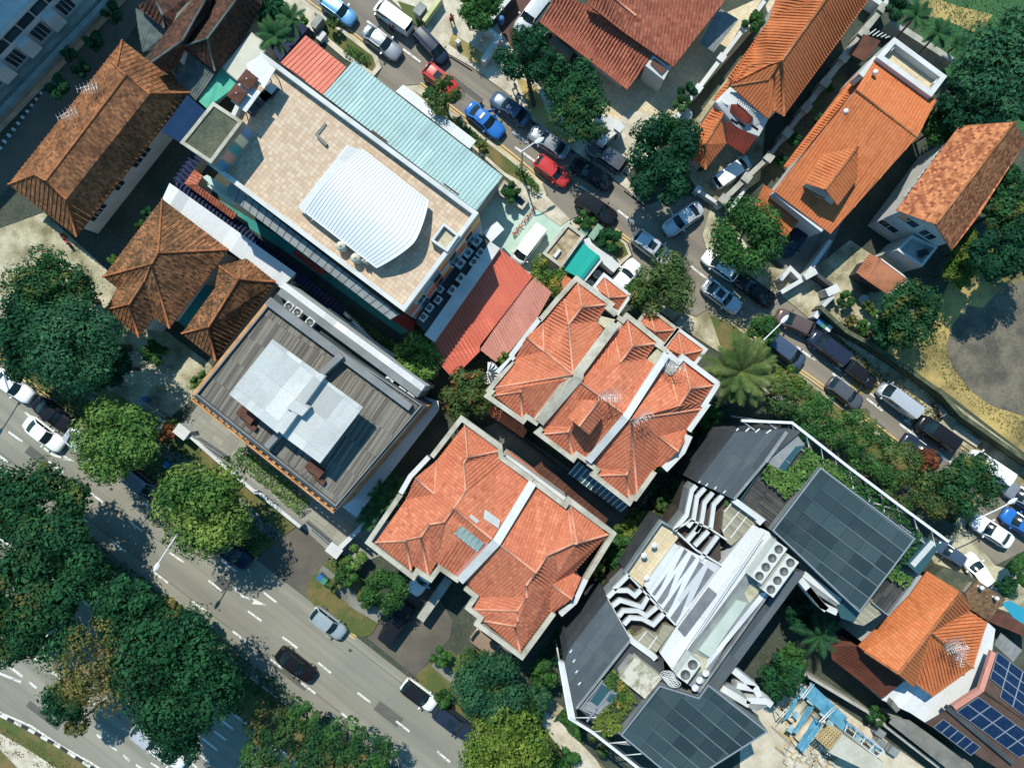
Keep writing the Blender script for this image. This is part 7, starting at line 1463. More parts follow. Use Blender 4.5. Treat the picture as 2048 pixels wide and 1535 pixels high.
b = MB(); b.box(tuple(P(720, 765, 0, '24') + Vector((0, 0, .1))), (1.1, .5, .45), ANG); b.box(tuple(P(720, 765, 0, '24') + Vector((0, 0, .56))), (1.2, .6, .05), ANG); solo('garden_bench', b, m_mossw, 'grey garden bench beside the ribbed shed', 'bench')
# ================================================================= vegetation
def leaf_mat(name, dark, light, tip=None, trans=.25, scale=.55):
    t = NT('leaf_' + name); pos = t.n('NewGeometry'); 
    a = t.ramp(t.noise(pos.outputs['Position'], scale, 3, .6), [(.38, dark), (.62, light)])
    rr = t.ramp(pos.outputs['Random Per Island'], [(0, (.7,) * 3), (.6, (1,) * 3), (1, (1.3, 1.28, 1.15))])
    col = t.mix(1.0, a, rr, 'MULTIPLY')
    if tip is not None: col = t.mix(t.ramp(t.noise(pos.outputs['Position'], .8, 2, .5), [(.56, (0, 0, 0)), (.68, (1, 1, 1))]), col, tip)
    t.l(col, t.b.inputs['Base Color']); t.b.inputs['Roughness'].default_value = .7; t.b.inputs['Specular IOR Level'].default_value = .12
    tr = t.n('BsdfTranslucent'); t.l(t.mix(1.0, col, (1.1, 1.2, .5), 'MULTIPLY'), tr.inputs[0]); mx = t.n('MixShader'); mx.inputs[0].default_value = trans
    t.l(t.b.outputs[0], mx.inputs[1]); t.l(tr.outputs[0], mx.inputs[2]); t.l(mx.outputs[0], t.t.nodes['Material Output'].inputs[0]); return t.m
LM = {'dark': leaf_mat('dark', (.012, .058, .026), (.026, .105, .038)), 'deep': leaf_mat('deep', (.008, .046, .024), (.017, .082, .036)),
      'mid': leaf_mat('mid', (.024, .082, .024), (.058, .150, .038)), 'bright': leaf_mat('bright', (.06, .15, .035), (.155, .26, .065)),
      'lime': leaf_mat('lime', (.07, .138, .022), (.17, .235, .042)), 'yellow': leaf_mat('yellow', (.05, .125, .026), (.14, .185, .035), (.32, .24, .05)),
      'rust': leaf_mat('rust', (.04, .092, .03), (.10, .13, .04), (.26, .12, .045)), 'olive': leaf_mat('olive', (.075, .095, .03), (.18, .16, .05), (.25, .17, .07)),
      'airy': leaf_mat('airy', (.034, .088, .028), (.10, .155, .048), (.17, .18, .055)), 'red': leaf_mat('red', (.14, .05, .025), (.28, .10, .04)),
      'grey': leaf_mat('grey', (.020, .085, .045), (.048, .138, .062)), 'date': leaf_mat('date', (.06, .105, .03), (.155, .19, .06)), 'palm': leaf_mat('palm', (.018, .075, .032), (.05, .125, .045)),
      'limemix': leaf_mat('limemix', (.04, .125, .03), (.19, .265, .06), None, .25, .3), 'flower': leaf_mat('flower', (.35, .05, .04), (.5, .12, .08)), 'duo': leaf_mat('duo', (.014, .062, .026), (.035, .11, .038), (.12, .14, .035)), 'median': leaf_mat('median', (.014, .062, .026), (.045, .11, .034), (.16, .12, .04))}
m_bark = mat('bark', (.10, .075, .05), (.06, .045, .03), 2, fine=.3)
def quads(name, parent, c, n, sz, m, rs, asp=.6):
    """one mesh of leaf-sized faces: centres c, normals n, sizes sz"""
    N = len(c); r_ = rs.normal(size=(N, 3)); u = np.cross(n, r_); u /= np.linalg.norm(u, axis=1)[:, None] + 1e-9; v = np.cross(n, u)
    s = sz[:, None]; q = np.stack([c - u * s * .5, c + v * s * asp * .5 - n * s * .08, c + u * s * .5, c - v * s * asp * .5 - n * s * .08], 1).reshape(-1, 3)
    me = D.meshes.new(name); me.vertices.add(4 * N); me.vertices.foreach_set('co', q.ravel().astype(np.float32)); me.loops.add(4 * N); me.loops.foreach_set('vertex_index', np.arange(4 * N, dtype=np.int32))
    me.polygons.add(N); me.polygons.foreach_set('loop_start', np.arange(0, 4 * N, 4, dtype=np.int32)); me.polygons.foreach_set('loop_total', np.full(N, 4, np.int32))
    me.materials.append(m); me.update(); me.validate(); o = D.objects.new(name, me); COL.objects.link(o)
    if parent is not None: o.parent = parent
    return o
def crown_pts(rs, Rr, Hh, lobes, n, spread=1.0, gap=0.0):
    """leaf centres and normals for a crown of radius Rr and half-height Hh around the origin"""
    k = lobes; th = rs.uniform(0, 2 * np.pi, k) ; rad = np.sqrt(rs.uniform(.0, 1, k)) * .70 * Rr; lr = Rr * rs.uniform(.26, .42, k)
    i3 = max(4, k // 2); th[:i3] = np.arange(i3) * 2 * np.pi / i3 + rs.uniform(-.3, .3, i3); rad[:i3] = Rr * rs.uniform(.56, .78, i3)
    rad = np.minimum(rad, Rr * 1.02 - lr * .8)
    zc = Hh * (np.sqrt(np.maximum(0, 1 - (rad / Rr) ** 2)) - .35) * rs.uniform(.55, 1.0, k)
    w_ = lr ** 2; w_ = w_ / w_.sum(); idx = rs.choice(k, n, p=w_); d = rs.normal(size=(n, 3)); d[:, 2] = np.abs(d[:, 2]) * 1.1 - .35; d /= np.linalg.norm(d, axis=1)[:, None]
    rr = lr[idx] * rs.beta(8, 1.3, n) * (1 + .12 * rs.normal(size=n))
    base = np.stack([rad * np.cos(th), rad * np.sin(th), zc], 1)[idx]; c = base + d * rr[:, None] * np.array([1, 1, .8])
    nn = d * 1.0 + rs.normal(size=(n, 3)) * .30 + np.array([0, 0, .12]); nn /= np.linalg.norm(nn, axis=1)[:, None]
    if gap > 0:
        keep = (np.sin(c[:, 0] * 2.1 + 3 * np.sin(c[:, 1] * 1.3)) * np.sin(c[:, 1] * 1.9 + 2 * np.sin(c[:, 0] * 1.7)) > (gap - 1)) | (rs.uniform(size=n) < .25); c, nn = c[keep], nn[keep]
    return c, nn, base
def tree(px, py, rpx, h, kind, label, seed, leaf=.34, lobes=14, dens=1.0, gap=0.0, flat_=.62, name='tree', cat='tree', group=None, sx=1.0, sy=1.0, rot=0.0, trunk=True, lean=(0, 0), base_px=None):
    leaf = leaf * .8 if leaf > .25 else leaf; rs = np.random.RandomState(seed); zc = h * .72; c = P(px, py, zc); Rr = rpx / S * (H - zc) / H; Hh = min(h * .5, Rr * flat_ * 1.3)
    r = thing(name, label, cat, (c.x, c.y, .02), group)
    n = int(300 * Rr * Rr * dens * (.34 / leaf) ** 1.5) + 200
    p, nn, base = crown_pts(rs, Rr, Hh, lobes, n, gap=gap); p = p * np.array([sx, sy, 1]); base = base * np.array([sx, sy, 1])
    if rot: cs, sn = math.cos(rot), math.sin(rot); M = np.array([[cs, sn, 0], [-sn, cs, 0], [0, 0, 1]]); p = p @ M; base = base @ M; nn = nn @ M
    p[:, 2] += zc; p[:, 2] = np.maximum(p[:, 2], .15)
    sz = leaf * np.clip(rs.lognormal(-.05, .38, len(p)), .4, 2.2)
    if gap < .4:                                           # bigger leaves deep inside close the crown against the sun
        k = rs.choice(len(p), len(p) // 4); q = (p[k] - np.array([0, 0, zc])) * np.array([.8, .8, .6]) + np.array([0, 0, zc - .25]); m_ = rs.normal(size=(len(k), 3)) * .5 + np.array([0, 0, 1.]); m_ /= np.linalg.norm(m_, axis=1)[:, None]
        p = np.concatenate([p, q]); nn = np.concatenate([nn, m_]); sz = np.concatenate([sz, leaf * 2.0 * rs.uniform(.7, 1.2, len(k))])
    quads('crown', r, p, nn, sz, LM[kind], rs)
    if base_px: q_ = P(*base_px); lean = (q_.x - c.x, q_.y - c.y)
    if trunk:
        b = MB(); tr = max(.08, Rr * .055); top = Vector((c.x, c.y, zc - Hh * .5)); b.tube([Vector((c.x + lean[0], c.y + lean[1], 0)), Vector((c.x + lean[0] * .4, c.y + lean[1] * .4, zc * .45)), top], tr * 1.5, 8, r2=tr)
        for i in range(0, min(len(base), 600), max(1, len(base) // 9)):
            q = Vector((c.x + base[i][0], c.y + base[i][1], zc + base[i][2])); b.tube([top - Vector((0, 0, .4)), top.lerp(q, .5) + Vector((0, 0, -.2)), q], tr * .55, 5, r2=tr * .15)
        part('trunk', r, b, m_bark)
    return r
def shrub(px, py, rpx, h, kind, label, seed, group=None, leaf=.2, **kw):
    return tree(px, py, rpx, h, kind, label, seed, leaf=leaf, lobes=kw.pop('lobes', 6), name=kw.pop('name', 'shrub'), cat='shrub', group=group, trunk=kw.pop('trunk', False), flat_=.8, **kw)
def hedge(spec, wd, h, kind, label, seed, z0=0.0, leaf=.2, dens=1.0, name='hedge', stuff=False, t='W', cat='hedge'):
    rs = np.random.RandomState(seed); pts = K(spec, z0 + h * .8, t); C_, N_ = [], []
    for a, b_ in zip(pts, pts[1:]):
        L = (b_ - a).length; n = int(L * wd * 95 * dens * (.2 / leaf) ** 1.5); f = rs.uniform(0, 1, n); e = (b_ - a).normalized(); nn = np.array([-e.y, e.x, 0.])
        off = rs.uniform(-1, 1, n) * wd / 2; bump = .75 + .25 * np.sin(f * L * 2.3 + seed) * np.sin(off * 4); top = rs.uniform(0, 1, n) < .7
        z = z0 + h * np.where(top, bump * (1 - .35 * np.abs(2 * off / wd) ** 3), rs.uniform(.1, .9, n)) ; p = np.array(a)[None, :] * (1 - f[:, None]) + np.array(b_)[None, :] * f[:, None] + nn[None, :] * off[:, None]
        p[:, 2] = z + rs.normal(size=n) * .06; C_.append(p); m_ = rs.normal(size=(n, 3)) * .6 + np.array([0, 0, .9]); N_.append(m_ / np.linalg.norm(m_, axis=1)[:, None])
    p, nn = np.concatenate(C_), np.concatenate(N_)
    o = quads(name, None, p, nn, leaf * rs.uniform(.7, 1.4, len(p)), LM[kind], rs)
    if stuff: o['kind'] = 'stuff'
    else: o['label'] = label; o['category'] = cat
    return o
def bed(spec, h, kind, name, seed, z0=0.0, leaf=.22, dens=1.0, t='W', kind2=None):
    """a planted bed no one could count: one 'stuff' object inside an outline"""
    rs = np.random.RandomState(seed); ps = K(spec, z0 + h * .7, t); xs, ys = np.array([p.x for p in ps]), np.array([p.y for p in ps]); A = abs(poly_area(ccw(ps))); n = int(A * 120 * dens * (.22 / leaf) ** 1.5); out = []
    x = rs.uniform(xs.min(), xs.max(), n * 4); y = rs.uniform(ys.min(), ys.max(), n * 4); ins = np.zeros(len(x), bool); j = len(ps) - 1
    for i in range(len(ps)):
        with np.errstate(divide='ignore', invalid='ignore'): cond = ((ys[i] > y) != (ys[j] > y)) & (x < (xs[j] - xs[i]) * (y - ys[i]) / (ys[j] - ys[i] + 1e-12) + xs[i])
        ins ^= cond; j = i
    x, y = x[ins][:n], y[ins][:n]; z = z0 + h * (.45 + .4 * np.abs(np.sin(x * 2.2 + np.sin(y * 1.7)) * np.sin(y * 2.6)) + .2 * rs.uniform(0, 1, len(x))); p = np.stack([x, y, z], 1)
    nn = rs.normal(size=(len(x), 3)) * .55 + np.array([0, 0, .9]); nn /= np.linalg.norm(nn, axis=1)[:, None]
    o = quads(name, None, p, nn, leaf * rs.uniform(.6, 1.5, len(p)), LM[kind], rs); o['kind'] = 'stuff'; return o
def palm(px, py, rpx, h, n, kind, label, seed, drop=.55, group=None, dense=18, wd=.55, lean=(0, 0), cat='palm tree'):
    rs = np.random.RandomState(seed); c = P(px, py, h); Rr = rpx / S * (H - h) / H; r = thing('palm_tree', label, cat, (c.x + lean[0], c.y + lean[1], .02), group)
    b = MB(); b.tube([(c.x + lean[0], c.y + lean[1], 0), (c.x + lean[0] * .4, c.y + lean[1] * .4, h * .5), (c.x, c.y, h)], .22 if Rr > 2.5 else .13, 9, r2=.16 if Rr > 2.5 else .09); part('trunk', r, b, m_bark)
    oc = np.array([c.x + lean[0], c.y + lean[1], .02])
    for i in range(n):
        az = i * 2.39996 + rs.uniform(-.25, .25); el = R(75) * (1 - (i / n)) ** .8 * .9 + R(4); L = Rr * rs.uniform(.9, 1.12) / max(.75, math.cos(el * .55)); P0 = np.array([c.x, c.y, h]); C_, N_, S_ = [], [], []; pts = []
        for k in range(dense + 1):
            f = k / dense; rad = L * (f * math.cos(el) + .12 * f * f * math.sin(el)); z = L * (f * math.sin(el) * .8 - drop * f * f * (1 - .3 * math.sin(el))); pts.append(P0 + np.array([rad * math.cos(az), rad * math.sin(az), z]))
        v, fcs = [], []
        for k in range(1, dense + 1):
            t_ = pts[k] - pts[k - 1]; t_ /= np.linalg.norm(t_); sd = np.cross(t_, [0, 0, 1.]); sd /= np.linalg.norm(sd) + 1e-9; f = k / dense; ll = wd * math.sin(math.pi * min(1, f * .92 + .06)) ** .6
            for s_ in (-1, 1):
                for hh in (0, .5):
                    q = pts[k - 1] + (pts[k] - pts[k - 1]) * hh; tip = q + (sd * s_ * .8 + t_ * .65) * ll * rs.uniform(.8, 1.15) - np.array([0, 0, .25 * ll]); w_ = t_ * (.05 + .02 * Rr * .3); v += [q - w_ * .5, q + w_, tip]; m = len(v); fcs.append((m - 3, m - 2, m - 1))
        me = D.meshes.new('frond'); me.from_pydata([tuple(q - oc) for q in v], [], fcs); me.materials.append(LM[kind]); o = D.objects.new('frond', me); COL.objects.link(o); o.parent = r
        rb = MB(); rb.tube([Vector(q) for q in pts[::3]], .035, 4, r2=.012); part('midrib', o, rb, LM[kind]) if False else None
    return r
RG = 'big trees in the central reservation'
# left side
tree(118, 588, 92, 9, 'duo', 'broad yellow-green tree on the mossy concrete, uppermost of the dark clump', 1, lobes=18); tree(60, 665, 78, 10, 'deep', 'dark tree at the left border, behind the grey-green tree', 2, lobes=16); tree(168, 688, 105, 11, 'grey', 'largest grey-green tree of the clump left of the brown hipped house', 3, lobes=22); tree(215, 735, 55, 8, 'deep', 'dark tree between the grey-green tree and the mossy concrete yard', 4)
tree(45, 735, 34, 6, 'dark', 'small dark tree over the roadside verge at the left border', 5); shrub(312, 705, 26, 2.5, 'mid', 'small spreading bush below the brown hipped house', 6); shrub(225, 518, 10, 1.5, 'bright', 'small light green bush at the edge of the brown hipped roof', 7); shrub(298, 430, 16, 2.5, 'dark', 'dark bush in the alley beside the brown hipped roof', 8); shrub(284, 452, 12, 2, 'mid', 'small bush in the alley, lower of two', 9)
tree(238, 882, 90, 8, 'bright', 'bright green roadside tree above the grey-brown car', 10, lobes=22, leaf=.36); tree(416, 1010, 100, 9, 'limemix', 'yellow-green roadside tree by the tall street lamp', 11, lobes=26, leaf=.36)
shrub(335, 865, 22, 1.6, 'red', 'reddish shrub beside the white gate pier', 12, gap=.5); shrub(347, 848, 12, 1.2, 'bright', 'spiky light green plant by the white gate pier', 13); shrub(398, 762, 14, 1.5, 'bright', 'narrow bush along the orange roof edge', 14, sy=1.8, rot=-.65)
hedge('470,905 540,958 608,1018', 1.9, 1.2, 'bright', 'clipped green hedge in the grey yard of the timber-decked block', 15)
for i, (x, y, rr, k_) in enumerate(((105,1010,95,'duo'),(30,1010,85,'dark'),(120,1120,110,'dark'),(40,1180,100,'median'),(175,1145,52,'dark'),(100,1250,85,'dark'),(20,1270,60,'duo'))):
    tree(x, y, rr, 10, k_, ('dark feathery tree in the reservation, uppermost at the left border', 'dark feathery tree cut by the left border, below the uppermost', 'wide dark tree in the middle of the left border group', 'dark tree over the dashed lines at the left border', 'dark tree nearest the open road in the left border group', 'dark tree lowest of the left border group', 'dark crown cut by the left border above the chevron marking')[i], 20 + i, lobes=16, leaf=.38, dens=.75, gap=.34, flat_=.45, base_px=(x + 40, 1028 + .76 * (x + 40)))
tree(355, 1330, 135, 11, 'dark', 'giant dark tree covering the second carriageway', 30, lobes=34, leaf=.38, flat_=.5, gap=.28, base_px=(390, 1322)); tree(265, 1215, 75, 10, 'dark', 'dark green tree above the giant tree, by the reservation edge', 31, lobes=14, leaf=.4, base_px=(300, 1254)); tree(205, 1335, 98, 12, 'olive', 'sparse brownish tree beside the giant dark tree', 32, lobes=18, leaf=.3, dens=.6, gap=.5, flat_=.4, base_px=(250, 1230)); tree(345, 1215, 24, 9, 'olive', 'small rusty tree top at the reservation edge', 33, lobes=6, base_px=(330, 1275))
tree(135, 1395, 50, 8, 'deep', 'dark bushy tree at the lower left end of the giant crown', 34, gap=.3); tree(370, 1450, 70, 9, 'deep', 'dark tree below the giant crown, over the white hatchback', 35, lobes=12, base_px=(420, 1345)); tree(160, 1440, 32, 6, 'olive', 'thin brown sapling by the second carriageway', 36, gap=.7, dens=.6)
for i, (x, y, rr, k_) in enumerate(((545,1445,52,'median'),(610,1430,36,'mid'),(600,1500,75,'median'),(690,1470,48,'mid'),(690,1520,55,'median'),(760,1500,40,'mid'),(520,1510,45,'mid'),(468,1385,42,'deep'))):
    tree(x, y, rr, 6, k_, ('mixed green tree at the head of the lower reservation row', 'small green tree leaning to the open road in the lower row', 'largest mixed green tree of the lower reservation row', 'green tree in the lower row beside the dashed lane', 'mixed green tree at the bottom border in the lower row', 'last green tree of the lower row, by the bottom border', 'green tree over the white edge line at the bottom border', 'dark tree between the giant crown and the lower row')[i], 40 + i, lobes=12, leaf=.3, gap=.45, dens=.7, base_px=(x + 5, 1026 + .76 * (x + 5)))
hedge('150,1085 330,1222 460,1320 560,1400 700,1500 800,1578', 2.6, .7, 'duo', '', 48, leaf=.3, dens=.5, stuff=True, name='undergrowth')
# centre
tree(836, 716, 50, 6, 'bright', 'bright green leafy tree at the corner of the red metal shed', 60, lobes=14, leaf=.3); tree(935, 790, 58, 6, 'rust', 'green tree with rusty orange top between the red roofed houses', 61, lobes=12); shrub(845, 780, 20, 2.5, 'grey', 'grey-green bush at the end of the white wing', 62)
hedge('595,575 690,640 790,705', 1.6, 2.6, 'mid', 'row of dark leafy bushes between the teal alley and the white boundary wall', 63, leaf=.28); hedge('600,580 650,620', .9, 1.0, 'bright', 'short clipped hedge beside the long white wing', 64)
for i, (x, y) in enumerate(((762, 985), (790, 970), (752, 1015), (738, 1040), (775, 1000))): palm(x, y, 30, 3.6, 9, 'palm', 'banana-like palm by the left red roofed house, %s' % ('topmost of five', 'nearest the roof edge', 'third down of five', 'lowest of five', 'middle of the clump')[i], 70 + i, .5, 'palms beside the left red roofed house', 10, .5)
tree(770, 1180, 50, 6, 'mid', 'round green tree beside the black people carrier in the driveway mouth', 80, lobes=16, leaf=.28); shrub(712, 1112, 24, 2.2, 'bright', 'light green plant by the white gate pier on the lawn', 81); shrub(695, 1150, 26, 2.0, 'mid', 'round bush on the small lawn, lower of two', 82); shrub(735, 1195, 22, 1.8, 'yellow', 'yellowish bush beside the round green tree', 83); shrub(680, 1125, 16, 1.4, 'airy', 'low airy bush on the small lawn', 84); shrub(668, 1170, 16, 1.5, 'airy', 'thin shrub on the grass island', 85)
tree(985, 1370, 78, 7, 'grey', 'dense grey-green tree beside the right red roofed house', 90, lobes=20, leaf=.3); tree(950, 1335, 48, 6, 'airy', 'feathery palm-like tree above the dense grey-green tree', 91); tree(1020, 1395, 40, 6, 'rust', 'rust-tinged tree by the lower corner of the right red roofed house', 92); tree(1050, 1430, 38, 5, 'mid', 'small green tree beside the path, below the rust-tinged tree', 93); tree(1015, 1500, 92, 8, 'lime', 'big yellow-green tree at the bottom border', 94, lobes=22, leaf=.34); shrub(886, 1392, 20, 2.2, 'mid', 'small dark bush on the verge by the white car with a black roof', 95); shrub(883, 1312, 24, 2.5, 'mid', 'dark green bush by the white gate wall', 96); tree(1085, 1345, 32, 4.5, 'mid', 'small tree beside the right red house corner, nearest the steel frame', 97); shrub(1130, 1520, 30, 1.6, 'mid', 'grassy shrub by the path at the bottom border', 98); tree(1075, 1390, 30, 4.5, 'grey', 'little tree between the rust-tinged tree and the path', 99)
for i, (x, y, rr, h_, k_) in enumerate(((1418,832,26,4,'mid'),(1425,868,18,3,'yellow'),(1392,910,22,3,'mid'),(1370,945,20,3,'dark'),(1328,1000,16,3,'mid'),(1315,1022,20,3,'rust'),(1290,1045,24,3.5,'yellow'),(1255,1065,30,4,'yellow'),(1238,1105,38,5,'mid'),(1190,1135,18,7.8,'yellow'),(1205,1160,14,5,'airy'),(1345,975,24,3,'dark'),(1270,1030,18,3,'rust'),(1378,865,8,8.8,'bright'),(1315,938,8,8.6,'yellow'))):
    (tree if rr > 23 else shrub)(x, y, rr, h_, k_, 'plant %s' % ('at the top of the dark passage by the third terrace house', 'light yellow bush beside the thin dark fence', 'dark bush by the thin dark fence, below the yellow one', 'very dark bush in the passage by the third terrace house', 'small bush in the passage left of the white fins', 'orange-tinged bush left of the zigzag fins', 'yellow-green bush nearest the tan paved terrace', 'yellowish tree at the corner of the right red roofed house', 'round green tree by the grey boundary wall', 'flowering yellow creeper on the white parapet of the right red house', 'thin creeper hanging from the white parapet', 'dark tree half way down the passage', 'rusty bush at the end of the glass awning', 'tuft of green growing on the white parapet of the third terrace house', 'yellow-green tuft on the lower parapet of the third terrace house')[i], 110 + i)
hedge('1440,800 1400,860 1340,950 1270,1050', 2.2, 1.4, 'deep', 'dark planted strip in the passage beside the third terrace house', 126, leaf=.28); hedge('1205,1160 1140,1260 1085,1330', 2.0, 1.6, 'deep', 'dark hedge strip beside the right red roofed house', 127, leaf=.28)
# street trees
tree(1085, 565, 48, 5, 'yellow', 'yellow flowering tree between the red shed and the first terrace house', 130, lobes=9, leaf=.3); shrub(1008, 716, 14, 6, 'yellow', 'yellow-green potted plant on the parapet by the spiral stair', 131); tree(1328, 572, 70, 6, 'airy', 'airy green tree over the white car by the first hipped porch', 132, lobes=14, leaf=.28, gap=.25, dens=.9); tree(1278, 590, 34, 4, 'mid', 'small green tree at the foot of the airy tree', 133)
palm(1482, 742, 78, 7.0, 46, 'date', 'big date palm with pale yellow-green fronds by the narrow street', 134, .42, None, 22, .8); tree(1524, 660, 32, 4.5, 'mid', 'small round tree above the date palm', 135); tree(1490, 478, 78, 7.5, 'mid', 'round leafy tree over the half hidden white car', 136, lobes=18, leaf=.3)
tree(1328, 305, 76, 8, 'deep', 'dark tree with pale flower heads by the orange porch', 137, lobes=14, leaf=.36); tree(1320, 365, 60, 8, 'deep', 'dark lower half of the tree pair by the orange porch', 138, lobes=10, leaf=.36); tree(1330, 262, 36, 6, 'mid', 'green shrub tree behind the dark flowering tree', 139)
tree(1050, 118, 62, 7, 'deep', 'dark round tree with a visible trunk by the brown court', 140, lobes=12, leaf=.3, lean=(1.0, -2.5)); tree(1140, 175, 60, 7, 'dark', 'upper green tree beside the tan yard wall', 141, lobes=12, leaf=.3); tree(1158, 232, 65, 7, 'duo', 'lower leafy tree over the parked dark grey car', 142, lobes=14, leaf=.28, gap=.2); tree(1105, 145, 40, 6, 'grey', 'grey-green tree between the two trees by the brown court', 143)
rs_ = np.random.RandomState(5)
for i, (x, y) in enumerate(((1318,255),(1300,282),(1305,300),(1322,304),(1335,290),(1350,290),(1312,313),(1270,335),(1388,355),(1400,345))):
    c = P(x, y, 8.5); b = MB(); b.lathe((c.x, c.y, 8.2), [(0, .5), (.3, .42), (.42, .15), (.2, 0)], 8)
tree(955, 20, 48, 5, 'mid', 'leafy tree on the pavement beside the brown court, at the top edge', 144, gap=.2); tree(888, 195, 42, 5, 'airy', 'feathery roadside tree leaning over the red car with a sunroof', 145, lobes=9, leaf=.2, gap=.35, dens=.55); shrub(860, 190, 14, 2.2, 'mid', 'small shrub by the white shelter roof', 146); hedge('690,95 735,120', 1.0, .9, 'mid', 'low roadside hedge with pinkish flowers by the teal roof', 147); shrub(668, 45, 14, 1.8, 'airy', 'thin roadside sapling on the grass strip', 148)
hedge('910,235 965,285', .7, .8, 'mid', 'low hedge between the white shelter and the yellow lines', 149); shrub(1022, 385, 22, 2.2, 'mid', 'leafy shrub behind the small fish pond', 150); hedge('1035,330 1075,385', 1.0, 1.0, 'mid', 'low bushy strip on the kerb by the mint yard', 151); shrub(965, 292, 11, .9, 'airy', 'round potted plant at the end of the white shelter', 152); hedge('1026,470 1072,412', .4, .6, 'flower', 'row of red flower pots across the mint yard', 153, leaf=.14, cat='flower pots')
shrub(1170, 440, 22, 1.8, 'mid', 'leafy bush on the verge above the green street cabinet', 154); shrub(1218, 482, 26, 2.2, 'dark', 'dark green bush on the grassy corner by the yellow lines', 155, sx=1.2, rot=.6)
for i, (x, y, rr, k_) in enumerate(((1560,790,42,'airy'),(1600,800,45,'mid'),(1640,835,50,'mid'),(1690,865,52,'mid'),(1740,905,55,'mid'),(1790,925,50,'airy'),(1610,850,40,'dark'),(1720,850,34,'airy'),(1800,980,46,'rust'),(1760,960,40,'mid'),(1575,760,34,'lime'))):
    tree(x, y, rr, 5.5, k_, 'thin-leaved roadside tree %s' % ('left end of the row, below the date palm', 'second in the row, above the steel frame', 'third in the row above the planted roof', 'middle of the row by the dark parked car', 'largest of the row, nearest the reddish tree', 'pale one beside the almost hidden dark car', 'dark one low in the row, touching the steel frame', 'leaning over the road in the middle of the row', 'rust-tinged, by the end of the steel frame', 'low one behind the steel frame', 'yellowish, at the foot of the date palm')[i], 160 + i, lobes=10, leaf=.26, gap=.4, dens=.75)
tree(1850, 920, 26, 5, 'red', 'reddish-brown tree over the almost hidden dark car', 175, gap=.4, leaf=.24); tree(1930, 965, 66, 6, 'duo', 'round tree with yellow-green clusters by the lower junction', 176, lobes=14, leaf=.3); tree(1870, 985, 50, 6, 'rust', 'brown-tinged tree left of the round tree at the lower junction', 177, gap=.25); shrub(1900, 1030, 18, 2, 'rust', 'rusty bush under the trees by the lower junction', 178); shrub(2040, 1140, 34, 3, 'mid', 'bush at the right edge beside the pool', 179); tree(2010, 1170, 22, 3, 'dark', 'small dark tree beside the pool', 180)
# upper right
tree(1975, 140, 88, 10, 'grey', 'big blue-green tree at the right edge, upper part of the clump', 190, lobes=22, leaf=.42); tree(1925, 200, 62, 9, 'deep', 'dark crown at the lower left of the big blue-green clump', 191, lobes=12, leaf=.42); tree(2030, 195, 60, 10, 'grey', 'blue-green crown cut by the right edge', 192, lobes=12, leaf=.42); tree(2030, 75, 55, 9, 'grey', 'blue-green crown at the top of the right edge clump', 193, lobes=12, leaf=.42)
tree(1878, 255, 42, 6, 'mid', 'leafy green tree between the walled roof terrace and the shingle roof', 194, leaf=.3); tree(2005, 370, 42, 7, 'dark', 'dark tree over the shingle roof at the right edge', 195, leaf=.32); tree(2010, 425, 55, 7, 'duo', 'round speckled tree at the right edge below the shingle roof', 196, lobes=14); tree(1935, 500, 40, 5, 'yellow', 'yellow-green tree at the corner of the shingle house', 197, lobes=9); tree(1912, 545, 35, 4.5, 'yellow', 'yellowish bush tree below the shingle house balcony', 198); tree(1815, 630, 68, 7, 'duo', 'big rounded tree below the ribbed garden shed', 199, lobes=16, leaf=.28); tree(1775, 660, 40, 5, 'dark', 'dark shrub tree at the left foot of the big rounded tree', 200)
shrub(1790, 18, 28, 3.5, 'deep', 'clipped round dark bush at the top edge by the lawn', 201); palm(1832, 32, 36, 6.5, 13, 'palm', 'tall palm over the pale garden wall, left of two', 202, .45, None, 14, .5, lean=(-1.2, -2.2)); palm(1877, 66, 34, 6.5, 13, 'palm', 'tall palm over the pale garden wall, right of two', 203, .45, None, 14, .5, lean=(-1.2, -2.2)); palm(1915, 90, 26, 3.5, 10, 'palm', 'low palm under the big blue-green clump', 204, .45, None, 10, .4)
for i, (x, y, rr, h_, k_) in enumerate(((1625,215,10,1.5,'bright'),(1640,240,12,1.5,'dark'),(1590,280,14,1.6,'dark'),(1660,178,9,1.2,'mid'),(1505,45,24,3,'mid'),(1375,185,20,2.5,'deep'),(1362,208,18,2.5,'mid'),(1560,320,12,1.5,'dark'),(1690,600,18,1.5,'mid'),(1735,610,12,1.2,'airy'),(1725,655,16,1.4,'mid'),(1700,640,14,1.2,'olive'),(1765,690,14,1.5,'lime'),(1690,290,12,1.2,'mid'),(1480,170,8,1.0,'mid'),(1400,330,12,1.4,'dark'),(1090,72,14,1.6,'dark'),(1745,625,10,.9,'bright'),(1850,180,26,3,'dark'),(1575,30,14,2,'mid'))):
    shrub(x, y, rr, h_, k_, ('bright yellow-green plant by the ring-topped wall', 'dark plant below the bright one by the ring-topped wall', 'dark bush low along the ring-topped wall', 'small bush by the flat brown canopy', 'leafy bush between the clay pink house and the white wall', 'dark clipped bush against the white boundary wall, upper of two', 'clipped bush against the white boundary wall, lower of two', 'dark bush at the shaded end of the ring-topped wall', 'leafy plant at the garden corner with the white pier', 'pale plant beside the round white garden pot', 'low bush in the sandy garden by the dark wall', 'brownish plant in the sandy garden', 'yellow-green bush at the foot of the big rounded tree', 'small bush in the side strip of the dormer house', 'small pot plant in the side garden strip', 'dark bush beside the pale hatchback driveway', 'dark bush at the end of the grey planter', 'bright pot plant beside the round white pot', 'dark bush behind the pale garden wall', 'small bush by the bay window house at the top edge')[i], 210 + i)
